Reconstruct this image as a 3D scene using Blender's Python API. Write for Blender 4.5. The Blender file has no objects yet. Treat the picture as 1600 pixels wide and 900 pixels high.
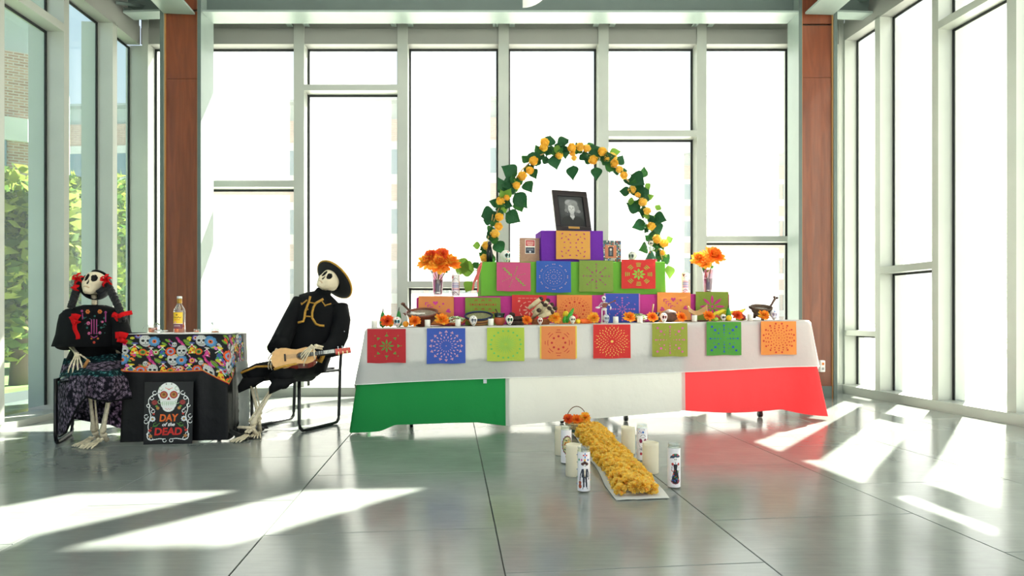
import bpy, math, random
import numpy as np
from mathutils import Vector, Matrix, noise
random.seed(7)
SC = bpy.context.scene
COL = SC.collection
V = Vector

# ---------------- camera, sky, sun, exposure ----------------
H = 0.86            # camera height (m)
F = 960.0           # focal length in pixels of a 1600 x 900 frame
CX, CY = 800.0, 495.0
cam_d = bpy.data.cameras.new('camera')
cam = bpy.data.objects.new('camera', cam_d)
COL.objects.link(cam)
cam.location = (0, 0, H)
cam.rotation_euler = (math.radians(90), 0, 0)
cam_d.sensor_width = 36
cam_d.lens = 36 * F / 1600
cam_d.shift_y = (CY - 450) / 1600
cam_d.clip_end = 400
SC.camera = cam

world = bpy.data.worlds.new('sky'); SC.world = world
world.use_nodes = True
wn = world.node_tree; wn.nodes.clear()
wo = wn.nodes.new('ShaderNodeOutputWorld'); wb = wn.nodes.new('ShaderNodeBackground')
tc = wn.nodes.new('ShaderNodeTexCoord'); sp = wn.nodes.new('ShaderNodeSeparateXYZ'); rp = wn.nodes.new('ShaderNodeValToRGB')
wn.links.new(tc.outputs['Generated'], sp.inputs[0]); wn.links.new(sp.outputs['Z'], rp.inputs[0])
rp.color_ramp.elements[0].position = 0.0; rp.color_ramp.elements[0].color = (0.93, 0.96, 1.0, 1)
rp.color_ramp.elements[1].position = 0.8; rp.color_ramp.elements[1].color = (0.36, 0.58, 0.92, 1)
wn.links.new(rp.outputs[0], wb.inputs[0]); wn.links.new(wb.outputs[0], wo.inputs[0])
wb.inputs[1].default_value = 1.0

sun_az, sun_el = math.radians(39.5), math.radians(48.0)
sd = bpy.data.lights.new('sun', 'SUN'); sd.energy = 40.0; sd.angle = math.radians(0.55); sd.color = (1.0, 0.97, 0.90)
sun = bpy.data.objects.new('sun', sd); COL.objects.link(sun)
sdir = V((math.sin(sun_az)*math.cos(sun_el), math.cos(sun_az)*math.cos(sun_el), math.sin(sun_el)))
sun.rotation_euler = sdir.to_track_quat('Z', 'Y').to_euler()
sun.location = (8, 9, 12)

SC.view_settings.view_transform = 'Standard'
SC.view_settings.look = 'None'
SC.view_settings.exposure = 0.36
SC.view_settings.gamma = 1
SC.view_settings.use_curve_mapping = False

# ---------------- helpers ----------------
def W(px, py, D): return V(((px-CX)*D/F, D, H-(py-CY)*D/F))       # a point seen at (px, py), D metres away
def G(px, py):                                                     # a point of the floor seen at (px, py)
    D = H*F/(py-CY); return V(((px-CX)*D/F, D, 0))
def lin(h):
    h = h.lstrip('#'); o = []
    for i in (0, 2, 4):
        c = int(h[i:i+2], 16)/255
        o.append(c/12.92 if c <= 0.04045 else ((c+0.055)/1.055)**2.4)
    return tuple(o)
MATS = {}
def mat(name, col, rough=0.6, metal=0.0, var=0.0, scale=20, bump=0.0, trans=0.0, emit=0.0, spec=None, coat=0.0, alpha=1.0):
    if name in MATS: return MATS[name]
    m = bpy.data.materials.new(name); m.use_nodes = True; nt = m.node_tree
    b = nt.nodes['Principled BSDF']
    c = lin(col) if isinstance(col, str) else col
    b.inputs['Base Color'].default_value = (*c, 1)
    b.inputs['Roughness'].default_value = rough
    b.inputs['Metallic'].default_value = metal
    b.inputs['Transmission Weight'].default_value = trans
    b.inputs['Coat Weight'].default_value = coat
    b.inputs['Alpha'].default_value = alpha
    if spec is not None: b.inputs['Specular IOR Level'].default_value = spec
    if var or bump:
        t = nt.nodes.new('ShaderNodeTexCoord'); n = nt.nodes.new('ShaderNodeTexNoise')
        n.inputs['Scale'].default_value = scale; n.inputs['Detail'].default_value = 5
        nt.links.new(t.outputs['Object'], n.inputs['Vector'])
        if var:
            r = nt.nodes.new('ShaderNodeValToRGB')
            r.color_ramp.elements[0].position = 0.3; r.color_ramp.elements[1].position = 0.7
            r.color_ramp.elements[0].color = (*[max(0, x*(1-var)) for x in c], 1)
            r.color_ramp.elements[1].color = (*[min(1, x*(1+var)) for x in c], 1)
            nt.links.new(n.outputs['Fac'], r.inputs[0]); nt.links.new(r.outputs[0], b.inputs['Base Color'])
        if bump:
            bp = nt.nodes.new('ShaderNodeBump'); bp.inputs['Strength'].default_value = bump; bp.inputs['Distance'].default_value = 0.01
            nt.links.new(n.outputs['Fac'], bp.inputs['Height']); nt.links.new(bp.outputs[0], b.inputs['Normal'])
    MATS[name] = m
    return m
def cloth_mat(name, col, tl=0.35, rough=0.85, scale=300, var=0.0):
    # thin cloth: diffuse front plus light let through from behind
    if name in MATS: return MATS[name]
    if name.startswith('paper_') or name.startswith('tissue_'):
        c = lin(col); l = 0.3*c[0]+0.59*c[1]+0.11*c[2]; col = tuple((x*0.86+l*0.14)*0.92 for x in c)
    m = mat(name, col, rough, var=var, scale=scale, spec=0.15)
    nt = m.node_tree; b = nt.nodes['Principled BSDF']; out = nt.nodes['Material Output']
    t = nt.nodes.new('ShaderNodeBsdfTranslucent'); mx = nt.nodes.new('ShaderNodeMixShader'); mx.inputs[0].default_value = tl
    c = lin(col) if isinstance(col, str) else col
    t.inputs[0].default_value = (*c, 1)
    nt.links.new(b.outputs[0], mx.inputs[1]); nt.links.new(t.outputs[0], mx.inputs[2]); nt.links.new(mx.outputs[0], out.inputs['Surface'])
    tc_ = nt.nodes.new('ShaderNodeTexCoord'); w = nt.nodes.new('ShaderNodeTexNoise'); w.inputs['Scale'].default_value = 9; w.inputs['Detail'].default_value = 6
    bp = nt.nodes.new('ShaderNodeBump'); bp.inputs['Strength'].default_value = 0.35; bp.inputs['Distance'].default_value = 0.02
    nt.links.new(tc_.outputs['Object'], w.inputs['Vector']); nt.links.new(w.outputs['Fac'], bp.inputs['Height']); nt.links.new(bp.outputs[0], b.inputs['Normal'])
    return m
def attr_mat(name, rough=0.7, tl=0.0, coat=0.0):
    if name in MATS: return MATS[name]
    m = mat(name, (1, 1, 1), rough, coat=coat); nt = m.node_tree; b = nt.nodes['Principled BSDF']
    a = nt.nodes.new('ShaderNodeAttribute'); a.attribute_name = 'print'
    nt.links.new(a.outputs['Color'], b.inputs['Base Color'])
    if tl:
        out = nt.nodes['Material Output']
        t = nt.nodes.new('ShaderNodeBsdfTranslucent'); mx = nt.nodes.new('ShaderNodeMixShader'); mx.inputs[0].default_value = tl
        nt.links.new(a.outputs['Color'], t.inputs[0])
        nt.links.new(b.outputs[0], mx.inputs[1]); nt.links.new(t.outputs[0], mx.inputs[2]); nt.links.new(mx.outputs[0], out.inputs['Surface'])
    return m
def glass_mat(name, tint=(1, 1, 1), gloss=0.10, rough=0.02, frit=0.0, fritcol=(1, 1, 1)):
    if name in MATS: return MATS[name]
    m = bpy.data.materials.new(name); m.use_nodes = True; nt = m.node_tree; nt.nodes.clear()
    out = nt.nodes.new('ShaderNodeOutputMaterial'); tr = nt.nodes.new('ShaderNodeBsdfTransparent'); gl = nt.nodes.new('ShaderNodeBsdfGlossy')
    tr.inputs[0].default_value = (*tint, 1); gl.inputs['Roughness'].default_value = rough
    fr = nt.nodes.new('ShaderNodeLayerWeight'); fr.inputs[0].default_value = 0.5
    pw = nt.nodes.new('ShaderNodeMath'); pw.operation = 'POWER'; pw.inputs[1].default_value = 4.0; nt.links.new(fr.outputs['Facing'], pw.inputs[0])
    mu = nt.nodes.new('ShaderNodeMath'); mu.operation = 'MULTIPLY_ADD'; mu.inputs[1].default_value = 0.5; mu.inputs[2].default_value = gloss*0.3
    nt.links.new(pw.outputs[0], mu.inputs[0])
    mx = nt.nodes.new('ShaderNodeMixShader'); nt.links.new(mu.outputs[0], mx.inputs[0])
    base = tr
    if frit:
        tl = nt.nodes.new('ShaderNodeBsdfTranslucent'); tl.inputs[0].default_value = (*fritcol, 1)
        m2 = nt.nodes.new('ShaderNodeMixShader'); m2.inputs[0].default_value = frit
        nt.links.new(tr.outputs[0], m2.inputs[1]); nt.links.new(tl.outputs[0], m2.inputs[2]); base = m2
    nt.links.new(base.outputs[0], mx.inputs[1]); nt.links.new(gl.outputs[0], mx.inputs[2]); nt.links.new(mx.outputs[0], out.inputs['Surface'])
    MATS[name] = m
    return m

class MB:
    """collects shapes, then links them as one mesh object"""
    def __init__(s): s.v = []; s.f = []; s.m = []; s.sm = []; s.M = Matrix.Identity(4)
    def _add(s, vs, fs, mi=0, smooth=False):
        o = len(s.v); M = s.M
        s.v += [tuple(M @ V(p)) for p in vs]
        for f in fs: s.f.append([o+i for i in f]); s.m.append(mi); s.sm.append(smooth)
    def hexa(s, p, mi=0):            # 8 corners: bottom 4 ccw, top 4 ccw
        s._add(p, [(0,3,2,1),(4,5,6,7),(0,1,5,4),(1,2,6,5),(2,3,7,6),(3,0,4,7)], mi)
    def box(s, c, d, mi=0, bevel=0.0):
        x, y, z = c; a, b, e = d[0]/2, d[1]/2, d[2]/2
        if bevel <= 0:
            s.hexa([(x-a,y-b,z-e),(x+a,y-b,z-e),(x+a,y+b,z-e),(x-a,y+b,z-e),(x-a,y-b,z+e),(x+a,y-b,z+e),(x+a,y+b,z+e),(x-a,y+b,z+e)], mi)
        else:
            r = bevel; loops = []
            for zz, ins in ((z-e, r), (z-e+r, 0), (z+e-r, 0), (z+e, r)):
                A, B = a-ins, b-ins
                loops.append([(x-A+r,y-B,zz),(x+A-r,y-B,zz),(x+A,y-B+r,zz),(x+A,y+B-r,zz),(x+A-r,y+B,zz),(x-A+r,y+B,zz),(x-A,y+B-r,zz),(x-A,y-B+r,zz)])
            vs = sum(loops, []); fs = [tuple(range(7,-1,-1)), tuple(range(24, 32))]
            for k in range(3):
                for i in range(8): fs.append((k*8+i, k*8+(i+1)%8, (k+1)*8+(i+1)%8, (k+1)*8+i))
            s._add(vs, fs, mi)
    def tube(s, path, r, n=8, mi=0, closed=False, flat=1.0, smooth=True, up=None):
        path = [V(p) for p in path]; N = len(path)
        if not hasattr(r, '__len__'): r = [r]*N
        vs, fs = [], []
        ref = V((0, 0, 1)) if up is None else V(up)
        for i, p in enumerate(path):
            if closed: t = (path[(i+1) % N]-path[i-1])
            else: t = path[min(i+1, N-1)]-path[max(i-1, 0)]
            t.normalize() if t.length > 1e-9 else None
            a = ref if abs(t.dot(ref)) < 0.97 else V((1, 0, 0))
            u = t.cross(a).normalized(); w = u.cross(t).normalized()
            for k in range(n):
                th = 2*math.pi*k/n
                vs.append(p+u*math.cos(th)*r[i]+w*math.sin(th)*r[i]*flat)
        segs = N if closed else N-1
        for i in range(segs):
            j = (i+1) % N
            for k in range(n): fs.append((i*n+k, i*n+(k+1)%n, j*n+(k+1)%n, j*n+k))
        if not closed: fs.append(tuple(range(n-1, -1, -1))); fs.append(tuple((N-1)*n+k for k in range(n)))
        s._add(vs, fs, mi, smooth)
    def lathe(s, prof, n=20, c=(0,0,0), mi=0, smooth=True, cap=True, wob=None, sx=1, sy=1):
        vs, fs = [], []
        for (r, z) in prof:
            for k in range(n):
                th = 2*math.pi*k/n; rr = r*(wob(th, z) if wob else 1)
                vs.append((c[0]+rr*math.cos(th)*sx, c[1]+rr*math.sin(th)*sy, c[2]+z))
        for i in range(len(prof)-1):
            for k in range(n): fs.append((i*n+k, i*n+(k+1)%n, (i+1)*n+(k+1)%n, (i+1)*n+k))
        if cap:
            fs.append(tuple(range(n-1, -1, -1))); fs.append(tuple((len(prof)-1)*n+k for k in range(n)))
        s._add(vs, fs, mi, smooth)
    def ell(s, c, r, nu=12, nv=8, mi=0, fn=None):
        c = V(c); vs = [c+V((0,0,-r[2]))]; fs = []
        for j in range(1, nv):
            ph = -math.pi/2+math.pi*j/nv
            for i in range(nu):
                th = 2*math.pi*i/nu; d = V((math.cos(th)*math.cos(ph), math.sin(th)*math.cos(ph), math.sin(ph)))
                q = fn(d) if fn else 1.0
                vs.append(c+V((d.x*r[0]*q, d.y*r[1]*q, d.z*r[2]*q)))
        vs.append(c+V((0,0,r[2]))); L = len(vs)-1
        for i in range(nu):
            fs.append((0, 1+(i+1)%nu, 1+i)); fs.append((L, L-nu+i, L-nu+(i+1)%nu))
            for j in range(nv-2): fs.append((1+j*nu+i, 1+j*nu+(i+1)%nu, 1+(j+1)*nu+(i+1)%nu, 1+(j+1)*nu+i))
        s._add(vs, fs, mi, True)
    def prism(s, pts, d, mi=0, mi_side=None):   # polygon (list of 3D points) pushed along vector d
        n = len(pts); d = V(d); vs = [V(p) for p in pts]+[V(p)+d for p in pts]
        s._add(vs, [tuple(range(n-1, -1, -1)), tuple(range(n, 2*n))], mi)
        s._add(vs, [(i, (i+1)%n, n+(i+1)%n, n+i) for i in range(n)], mi if mi_side is None else mi_side)
    def grid(s, nu, nv, fn, mi=0, smooth=True, closed=False):
        vs = [fn(i/(nu-1) if not closed else i/nu, j/(nv-1)) for j in range(nv) for i in range(nu)]
        fs = []
        for j in range(nv-1):
            for i in range(nu if closed else nu-1):
                fs.append((j*nu+i, j*nu+(i+1)%nu, (j+1)*nu+(i+1)%nu, (j+1)*nu+i))
        s._add(vs, fs, mi, smooth)
    def loft(s, rings, n=20, mi=0, wob=None):   # rings: (centre, half-width vector, half-depth vector)
        vs, fs = [], []
        for q, (c, a, b) in enumerate(rings):
            for k in range(n):
                th = 2*math.pi*k/n; w = wob(th, q) if wob else 1
                vs.append(V(c)+V(a)*math.cos(th)*w+V(b)*math.sin(th)*w)
        for i in range(len(rings)-1):
            for k in range(n): fs.append((i*n+k, i*n+(k+1)%n, (i+1)*n+(k+1)%n, (i+1)*n+k))
        s._add(vs, fs, mi, True)
    def build(s, name, mats, parent=None, loc=(0,0,0), rot=(0,0,0), scale=1.0, world=False):
        me = bpy.data.meshes.new(name); me.from_pydata(s.v, [], s.f)
        for m in (mats if isinstance(mats, (list, tuple)) else [mats]): me.materials.append(m)
        me.polygons.foreach_set('material_index', s.m); me.polygons.foreach_set('use_smooth', s.sm); me.update()
        return link(name, me, parent, loc, rot, scale)
def link(name, me, parent=None, loc=(0,0,0), rot=(0,0,0), scale=1.0):
    o = bpy.data.objects.new(name, me); COL.objects.link(o)
    o.location = loc; o.rotation_euler = rot; o.scale = (scale,)*3 if not hasattr(scale, '__len__') else scale
    if parent: o.parent = parent
    return o
def tag(o, label=None, cat=None, group=None, kind=None):
    for k, v in (('label', label), ('category', cat), ('group', group), ('kind', kind)):
        if v: o[k] = v
    return o
def empty(name, loc=(0,0,0), rz=0.0, label=None, cat=None, group=None, kind=None, scale=1.0):
    o = bpy.data.objects.new(name, None); COL.objects.link(o); o.location = loc; o.rotation_euler = (0,0,rz); o.scale = (scale,)*3
    o.empty_display_size = 0.05
    return tag(o, label, cat, group, kind)
def copy_tree(o, parent=None):
    c = o.copy(); COL.objects.link(c); c.parent = parent
    for ch in list(o.children): copy_tree(ch, c)
    return c
def solid(o, t=0.003, off=0.0):
    m = o.modifiers.new('thickness', 'SOLIDIFY'); m.thickness = t; m.offset = off; return o
def frame_from(f, up):
    """rotation whose -Y looks along f and whose Z is up"""
    f = V(f).normalized(); y = -f; z = (V(up)-y*V(up).dot(y)).normalized(); x = y.cross(z)
    return Matrix((x, y, z)).transposed()

class Canvas:
    """a small painted print, turned into coloured faces of a real surface"""
    def __init__(s, w, h, bg): s.w, s.h = w, h; s.a = np.zeros((h, w, 3)); s.a[:] = lin(bg); s.yy, s.xx = np.mgrid[0:h, 0:w]+0.5
    def put(s, mask, col, al=1.0):
        c = np.array(lin(col) if isinstance(col, str) else col); s.a[mask] = s.a[mask]*(1-al)+c*al
    def ell(s, x, y, rx, ry, col, ang=0, al=1.0):
        c, n = math.cos(ang), math.sin(ang); dx, dy = s.xx-x, s.yy-y
        s.put(((dx*c+dy*n)/rx)**2+((-dx*n+dy*c)/ry)**2 <= 1, col, al)
    def soft(s, x, y, rx, ry, col, ang=0, al=1.0):
        c, n = math.cos(ang), math.sin(ang); dx, dy = s.xx-x, s.yy-y
        d = ((dx*c+dy*n)/rx)**2+((-dx*n+dy*c)/ry)**2
        k = (np.clip(1.25-d, 0, 0.5)/0.5*al)[..., None]
        s.a = s.a*(1-k)+np.array(lin(col))*k
    def poly(s, pts, col):
        m = np.zeros((s.h, s.w), bool); n = len(pts)
        for i in range(n):
            x0, y0 = pts[i]; x1, y1 = pts[(i+1) % n]
            if y0 == y1: continue
            cond = ((y0 > s.yy) != (y1 > s.yy)) & (s.xx < (x1-x0)*(s.yy-y0)/(y1-y0)+x0); m ^= cond
        s.put(m, col)
    def rect(s, x0, y0, x1, y1, col): s.put((s.xx >= x0) & (s.xx <= x1) & (s.yy >= y0) & (s.yy <= y1), col)
    def line(s, pts, w, col):
        for (x0, y0), (x1, y1) in zip(pts[:-1], pts[1:]):
            dx, dy = x1-x0, y1-y0; L = dx*dx+dy*dy+1e-9
            t = np.clip(((s.xx-x0)*dx+(s.yy-y0)*dy)/L, 0, 1)
            s.put((s.xx-x0-t*dx)**2+(s.yy-y0-t*dy)**2 <= (w/2)**2, col)
    def arc(s, x, y, r, a0, a1, w, col, n=10): s.line([(x+r*math.cos(a0+(a1-a0)*i/n), y+r*math.sin(a0+(a1-a0)*i/n)) for i in range(n+1)], w, col)
    def build(s, name, fn, m, parent=None, smooth=False, loc=(0,0,0), rot=(0,0,0)):   # fn(u, v): u 0..1 left to right, v 0..1 top to bottom
        nu, nv = s.w+1, s.h+1
        vs = [tuple(fn(i/s.w, j/s.h)) for j in range(nv) for i in range(nu)]
        fs = [(j*nu+i, (j+1)*nu+i, (j+1)*nu+i+1, j*nu+i+1) for j in range(s.h) for i in range(s.w)]
        me = bpy.data.meshes.new(name); me.from_pydata(vs, [], fs); me.materials.append(m)
        ca = me.color_attributes.new('print', 'FLOAT_COLOR', 'CORNER')
        px = np.ones((s.h*s.w, 4, 4), np.float32); px[:, :, :3] = s.a.reshape(-1, 1, 3)
        ca.data.foreach_set('color', px.ravel())
        if smooth: me.polygons.foreach_set('use_smooth', [True]*len(fs))
        me.update()
        return link(name, me, parent, loc, rot)

def text_obj(body, size, m, name, parent, loc, rot=(math.pi/2, 0, 0), off=0.0, ext=0.0008, shear=0.0, sx=1.0):
    cu = bpy.data.curves.new('t', 'FONT'); cu.body = body; cu.size = size; cu.align_x = 'CENTER'; cu.align_y = 'CENTER'
    cu.extrude = ext; cu.offset = off; cu.shear = shear; cu.resolution_u = 3
    to = bpy.data.objects.new('t', cu); COL.objects.link(to); bpy.context.view_layer.update()
    me = bpy.data.meshes.new_from_object(to.evaluated_get(bpy.context.evaluated_depsgraph_get()))
    bpy.data.objects.remove(to); bpy.data.curves.remove(cu)
    me.materials.clear(); me.materials.append(m); me.name = name
    return link(name, me, parent, loc, rot, (sx, 1, 1))

# ---------------- materials ----------------
ALU = mat('pale_aluminium', '#a9ada5', 0.38, 0.25, var=0.04, scale=3)
PANEL = mat('spandrel_grey', '#8b8c87', 0.5, 0.1, var=0.05, scale=2)
STEEL = mat('painted_grey_steel', '#8e9c96', 0.35, 0.1, var=0.06, scale=4)
STEELD = mat('dark_steel_edge', '#56635f', 0.45, 0.1, var=0.06, scale=4)
GASK = mat('black_gasket', '#151a1b', 0.6)
GLASS = glass_mat('window_glass_frosted_dots', (0.94, 0.95, 0.92), 0.12, 0.01, frit=0.12, fritcol=(1.0, 0.99, 0.95))
GLASSL = glass_mat('window_glass_clear', (0.80, 0.88, 0.86), 0.10, 0.01, frit=0.06)
WHITE = mat('white_paint', '#e9eae6', 0.6)
CEIL = mat('ceiling_white', '#e4e4e0', 0.8)
BLACKM = mat('black_metal', '#0d0f11', 0.3, 0.2)
BLACKP = mat('black_plastic', '#15171a', 0.35)
CHROME = mat('chrome', '#c9cdd0', 0.15, 1.0)
BONE = mat('bone', '#d9ccae', 0.6, var=0.22, scale=40, bump=0.2)
BONED = mat('bone_dark', '#0c0a09', 0.9)
BONE2 = mat('bone_brown', '#b79f7c', 0.6, var=0.3, scale=60)
BLACKC = mat('black_cloth', '#08090b', 0.85, spec=0.2, bump=0.3, scale=18)
GOLD = mat('gold_braid', '#b98a2f', 0.45, 0.3, var=0.4, scale=150, bump=0.6)
RED = cloth_mat('red_ribbon', '#e01d22', 0.3)
WOODC = None

def wood_mat(name, c1, c2, sc=(8, 8, 0.7), rough=0.35, coat=0.2):
    m = mat(name, c1, rough, coat=coat); nt = m.node_tree; b = nt.nodes['Principled BSDF']
    t = nt.nodes.new('ShaderNodeTexCoord'); mp = nt.nodes.new('ShaderNodeMapping'); mp.inputs['Scale'].default_value = sc
    n = nt.nodes.new('ShaderNodeTexNoise'); n.inputs['Scale'].default_value = 2.2; n.inputs['Detail'].default_value = 8; n.inputs['Distortion'].default_value = 1.2
    r = nt.nodes.new('ShaderNodeValToRGB'); r.color_ramp.elements[0].color = (*lin(c1), 1); r.color_ramp.elements[1].color = (*lin(c2), 1)
    r.color_ramp.elements[0].position = 0.3; r.color_ramp.elements[1].position = 0.75
    nt.links.new(t.outputs['Object'], mp.inputs[0]); nt.links.new(mp.outputs[0], n.inputs['Vector']); nt.links.new(n.outputs['Fac'], r.inputs[0]); nt.links.new(r.outputs[0], b.inputs['Base Color'])
    return m
WOODC = wood_mat('cherry_veneer', '#63301c', '#7f4227')
WOODE = mat('wood_edge_band', '#a87a45', 0.5)

# ---------------- walls ----------------
class Wall:
    def __init__(s, p0, p1, out):
        s.o = V((p0[0], p0[1])); d = V((p1[0]-p0[0], p1[1]-p0[1])); s.L = d.length; s.d = d.normalized()
        n = V((-s.d.y, s.d.x)); s.n = n if n.dot(V(out)) > 0 else -n
    def P(s, t, d, z): q = s.o+s.d*t+s.n*d; return V((q.x, q.y, z))
    def t_at(s, px, d=0.0):
        k = (px-CX)/F; q = s.o+s.n*d
        return (k*q.y-q.x)/(s.d.x-k*s.d.y)
    def z_at(s, t, py, d=0.0): return H-(py-CY)*s.P(t, d, 0).y/F
    def piece(s, mb, t0, t1, z0, z1, d0, d1, mi=0):   # z0, z1 may be pairs (value at t0, value at t1)
        a0, b0 = z0 if hasattr(z0, '__len__') else (z0, z0); a1, b1 = z1 if hasattr(z1, '__len__') else (z1, z1)
        mb.hexa([s.P(t0,d0,a0), s.P(t1,d0,b0), s.P(t1,d1,b0), s.P(t0,d1,a0), s.P(t0,d0,a1), s.P(t1,d0,b1), s.P(t1,d1,b1), s.P(t0,d1,a1)], mi)
TOP = 7.25
C0, C1 = 5.60, 6.95     # clerestory sill and head
MW, MD, FIN = 0.06, 0.155, 0.16      # mullion width, mullion depth, outside fin depth
backw = Wall((-3.994, 6.60), (3.777, 7.0), (0, 1))
leftw = Wall((-3.994, 6.60), (-3.994+0.053*7.6, -1.0), (-1, 0))
rightw = Wall((3.777, 7.0), (3.777+0.123*8.0, -1.0), (1, 0))
win_n = [0]
def window(wall, t0, t1, z0, z1, transoms=(), glass=GLASS, gask_far=True):
    """one glazed bay between mullion faces t0..t1; z0, z1 sill and head; transoms: (zlo, zhi)"""
    win_n[0] += 1
    w = empty('window_%d' % win_n[0], wall.P((t0+t1)/2, MD, 0.0), kind='structure')
    inv = -V(w.location)
    def bld(mb, name, m):
        o = mb.build(name, m, w); o.location = inv; return o
    zs = [(z0, z0)]+[tuple(t) for t in transoms]+[(z1, z1)]
    def lo(z): return z if hasattr(z, '__len__') else (z, z)
    for a, b in transoms:
        mb = MB(); wall.piece(mb, t0, t1, a, b, 0.0, MD+0.05); bld(mb, 'transom', ALU)
    for (a, b), (c, d) in zip(zs[:-1], zs[1:]):
        mb = MB(); wall.piece(mb, t0+0.004, t1-0.004, b, c, MD, MD+0.012); bld(mb, 'pane', glass)
        mb = MB(); b_, c_ = lo(b), lo(c); g = 0.022
        wall.piece(mb, t0, t0+g, b_, c_, MD-0.012, MD-0.001); wall.piece(mb, t1-g, t1, b_, c_, MD-0.012, MD-0.001)
        wall.piece(mb, t0, t1, (c_[0]-g, c_[1]-g), c_, MD-0.012, MD-0.001)
        bld(mb, 'gasket', GASK)
    return w
mull_n = [0]
def mullion(wall, t0, t1, z0, z1, fin=True):
    mull_n[0] += 1
    mb = MB(); wall.piece(mb, t0, t1, z0, z1, 0, MD+0.03)
    m = mb.build('trim_%d' % mull_n[0], ALU); tag(m, kind='structure')
    if fin:
        mb = MB(); c = (t0+t1)/2; wall.piece(mb, c-0.014, c+0.014, z0, z1, MD+0.03, MD+FIN); f = mb.build('sunshade_fin', ALU, m)
    return m

# back wall: mullion faces in pixels
HEADPX = 68
SILL = 0.09
def bz(px, py, d=0): return backw.z_at(backw.t_at(px, d), py, d)
bm_ = [(222, 231), (459, 475), (621, 637), (779, 795), (935, 951), (1089, 1104), (1311, 1319)]
bt = [(backw.t_at(a), backw.t_at(b)) for a, b in bm_]
# hidden members behind the columns
for i, (a, b) in enumerate(bt):
    mullion(backw, a, b, 0.0, 4.3)
extra = [(backw.t_at(300), backw.t_at(316)), (backw.t_at(1240), backw.t_at(1256))]
for a, b in extra: mullion(backw, a, b, 0.0, 4.3)
allt = sorted(bt+extra)
tr = {2: (292, 282), 3: (141, 132), 4: (449.5, 439.5), 6: (213, 203.5), 7: (377.5, 369)}   # bay: transom bottom, top in pixels
for i in range(len(allt)-1):
    t0, t1 = allt[i][1], allt[i+1][0]
    zh = (backw.z_at(t0, HEADPX), backw.z_at(t1, HEADPX))
    ts = []
    if i+1 in (2, 3, 4, 6, 7):
        lo_, hi_ = tr[i+1]
        ts.append(((backw.z_at(t0, lo_), backw.z_at(t1, lo_)), (backw.z_at(t0, hi_), backw.z_at(t1, hi_))))
    window(backw, t0, t1, SILL, zh, ts)
zl, zr = backw.z_at(0, HEADPX), backw.z_at(backw.L, HEADPX)
mb = MB()
backw.piece(mb, 0, backw.L, (zl, zr), (zl+0.17, zr+0.17), 0.012, MD+0.03)
backw.piece(mb, 0, backw.L, (zl+0.175, zr+0.175), (C0, C0), 0.02, MD+0.03)
backw.piece(mb, 0, backw.L, C1, TOP, 0.02, MD+0.03)
backw.piece(mb, -0.2, backw.L+0.2, 0.0, SILL, -0.05, MD+0.1)
backw.piece(mb, 6.92, backw.L, C0, C1, 0.02, MD+0.03)      # unseen solid panel added to cut the sun at the clerestory's right end
for (a, b) in allt:    # clerestory posts high above the beam
    c = (a+b)/2; backw.piece(mb, c-0.03, c+0.03, C0, C1, 0.0, MD+FIN)
wb_ = mb.build('wall_back', [PANEL]); tag(wb_, kind='structure')
mb = MB(); backw.piece(mb, -0.2, backw.L+0.2, 0.0, SILL+0.001, -0.055, -0.02); backw.piece(mb, -0.2, backw.L+0.2, SILL, SILL+0.004, -0.055, MD)
tag(mb.build('baseboard_back', ALU), kind='structure')
for i in range(len(allt)-1):
    mb = MB(); backw.piece(mb, allt[i][1], allt[i+1][0], C0, C1, MD, MD+0.012); win_n[0] += 1
    tag(mb.build('window_%d' % win_n[0], GLASS), kind='structure')

# side walls
def side(wall, name, faces_px, head, bays, glass, curb=0.09, more=6):
    ts = [(wall.t_at(a), wall.t_at(b)) for a, b in faces_px]
    ts = [tuple(sorted(p)) for p in ts]
    ts[0] = (-0.2, ts[0][1])
    step = 0.66 if name == 'left' else 0.88
    while ts[-1][1] < wall.L-step: ts.append((ts[-1][0]+step, ts[-1][0]+step+MW))
    for k, (a, b) in enumerate(ts): mullion(wall, a, b, 0.0, head+0.02, fin=(k > 0 or name == 'right'))
    for i in range(len(ts)-1):
        t0, t1 = ts[i][1], ts[i+1][0]
        window(wall, t0, t1, SILL, head, bays.get(i, ()), glass)
    mb = MB()
    wall.piece(mb, 0, wall.L, head, head+0.2, 0.0, MD+0.03)
    wall.piece(mb, 0, wall.L, head+0.205, TOP, 0.01, MD+0.03)
    tag(mb.build('wall_'+name, PANEL), kind='structure')
    mb = MB(); wall.piece(mb, 0.05, wall.L, 0.0, curb, -0.05, MD+0.08)
    tag(mb.build('baseboard_'+name, ALU), kind='structure')
    return ts
lts = side(leftw, 'left', [(231, 224), (183, 176), (108, 100), (7, -3)], 3.78, {2: [(3.36, 3.43)]}, GLASSL, curb=0.05)
rts = side(rightw, 'right', [(1312, 1320), (1367, 1375), (1456, 1466), (1573, 1588)], 4.00,
           {0: [(0.65, 0.71)], 1: [(1.31, 1.38)], 2: [(3.52, 3.59)]}, GLASS)

# ceiling
mb = MB(); mb.box((0, 1.5, TOP+0.05), (10.5, 11.5, 0.1)); tag(mb.build('ceiling', CEIL), kind='structure')

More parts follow.
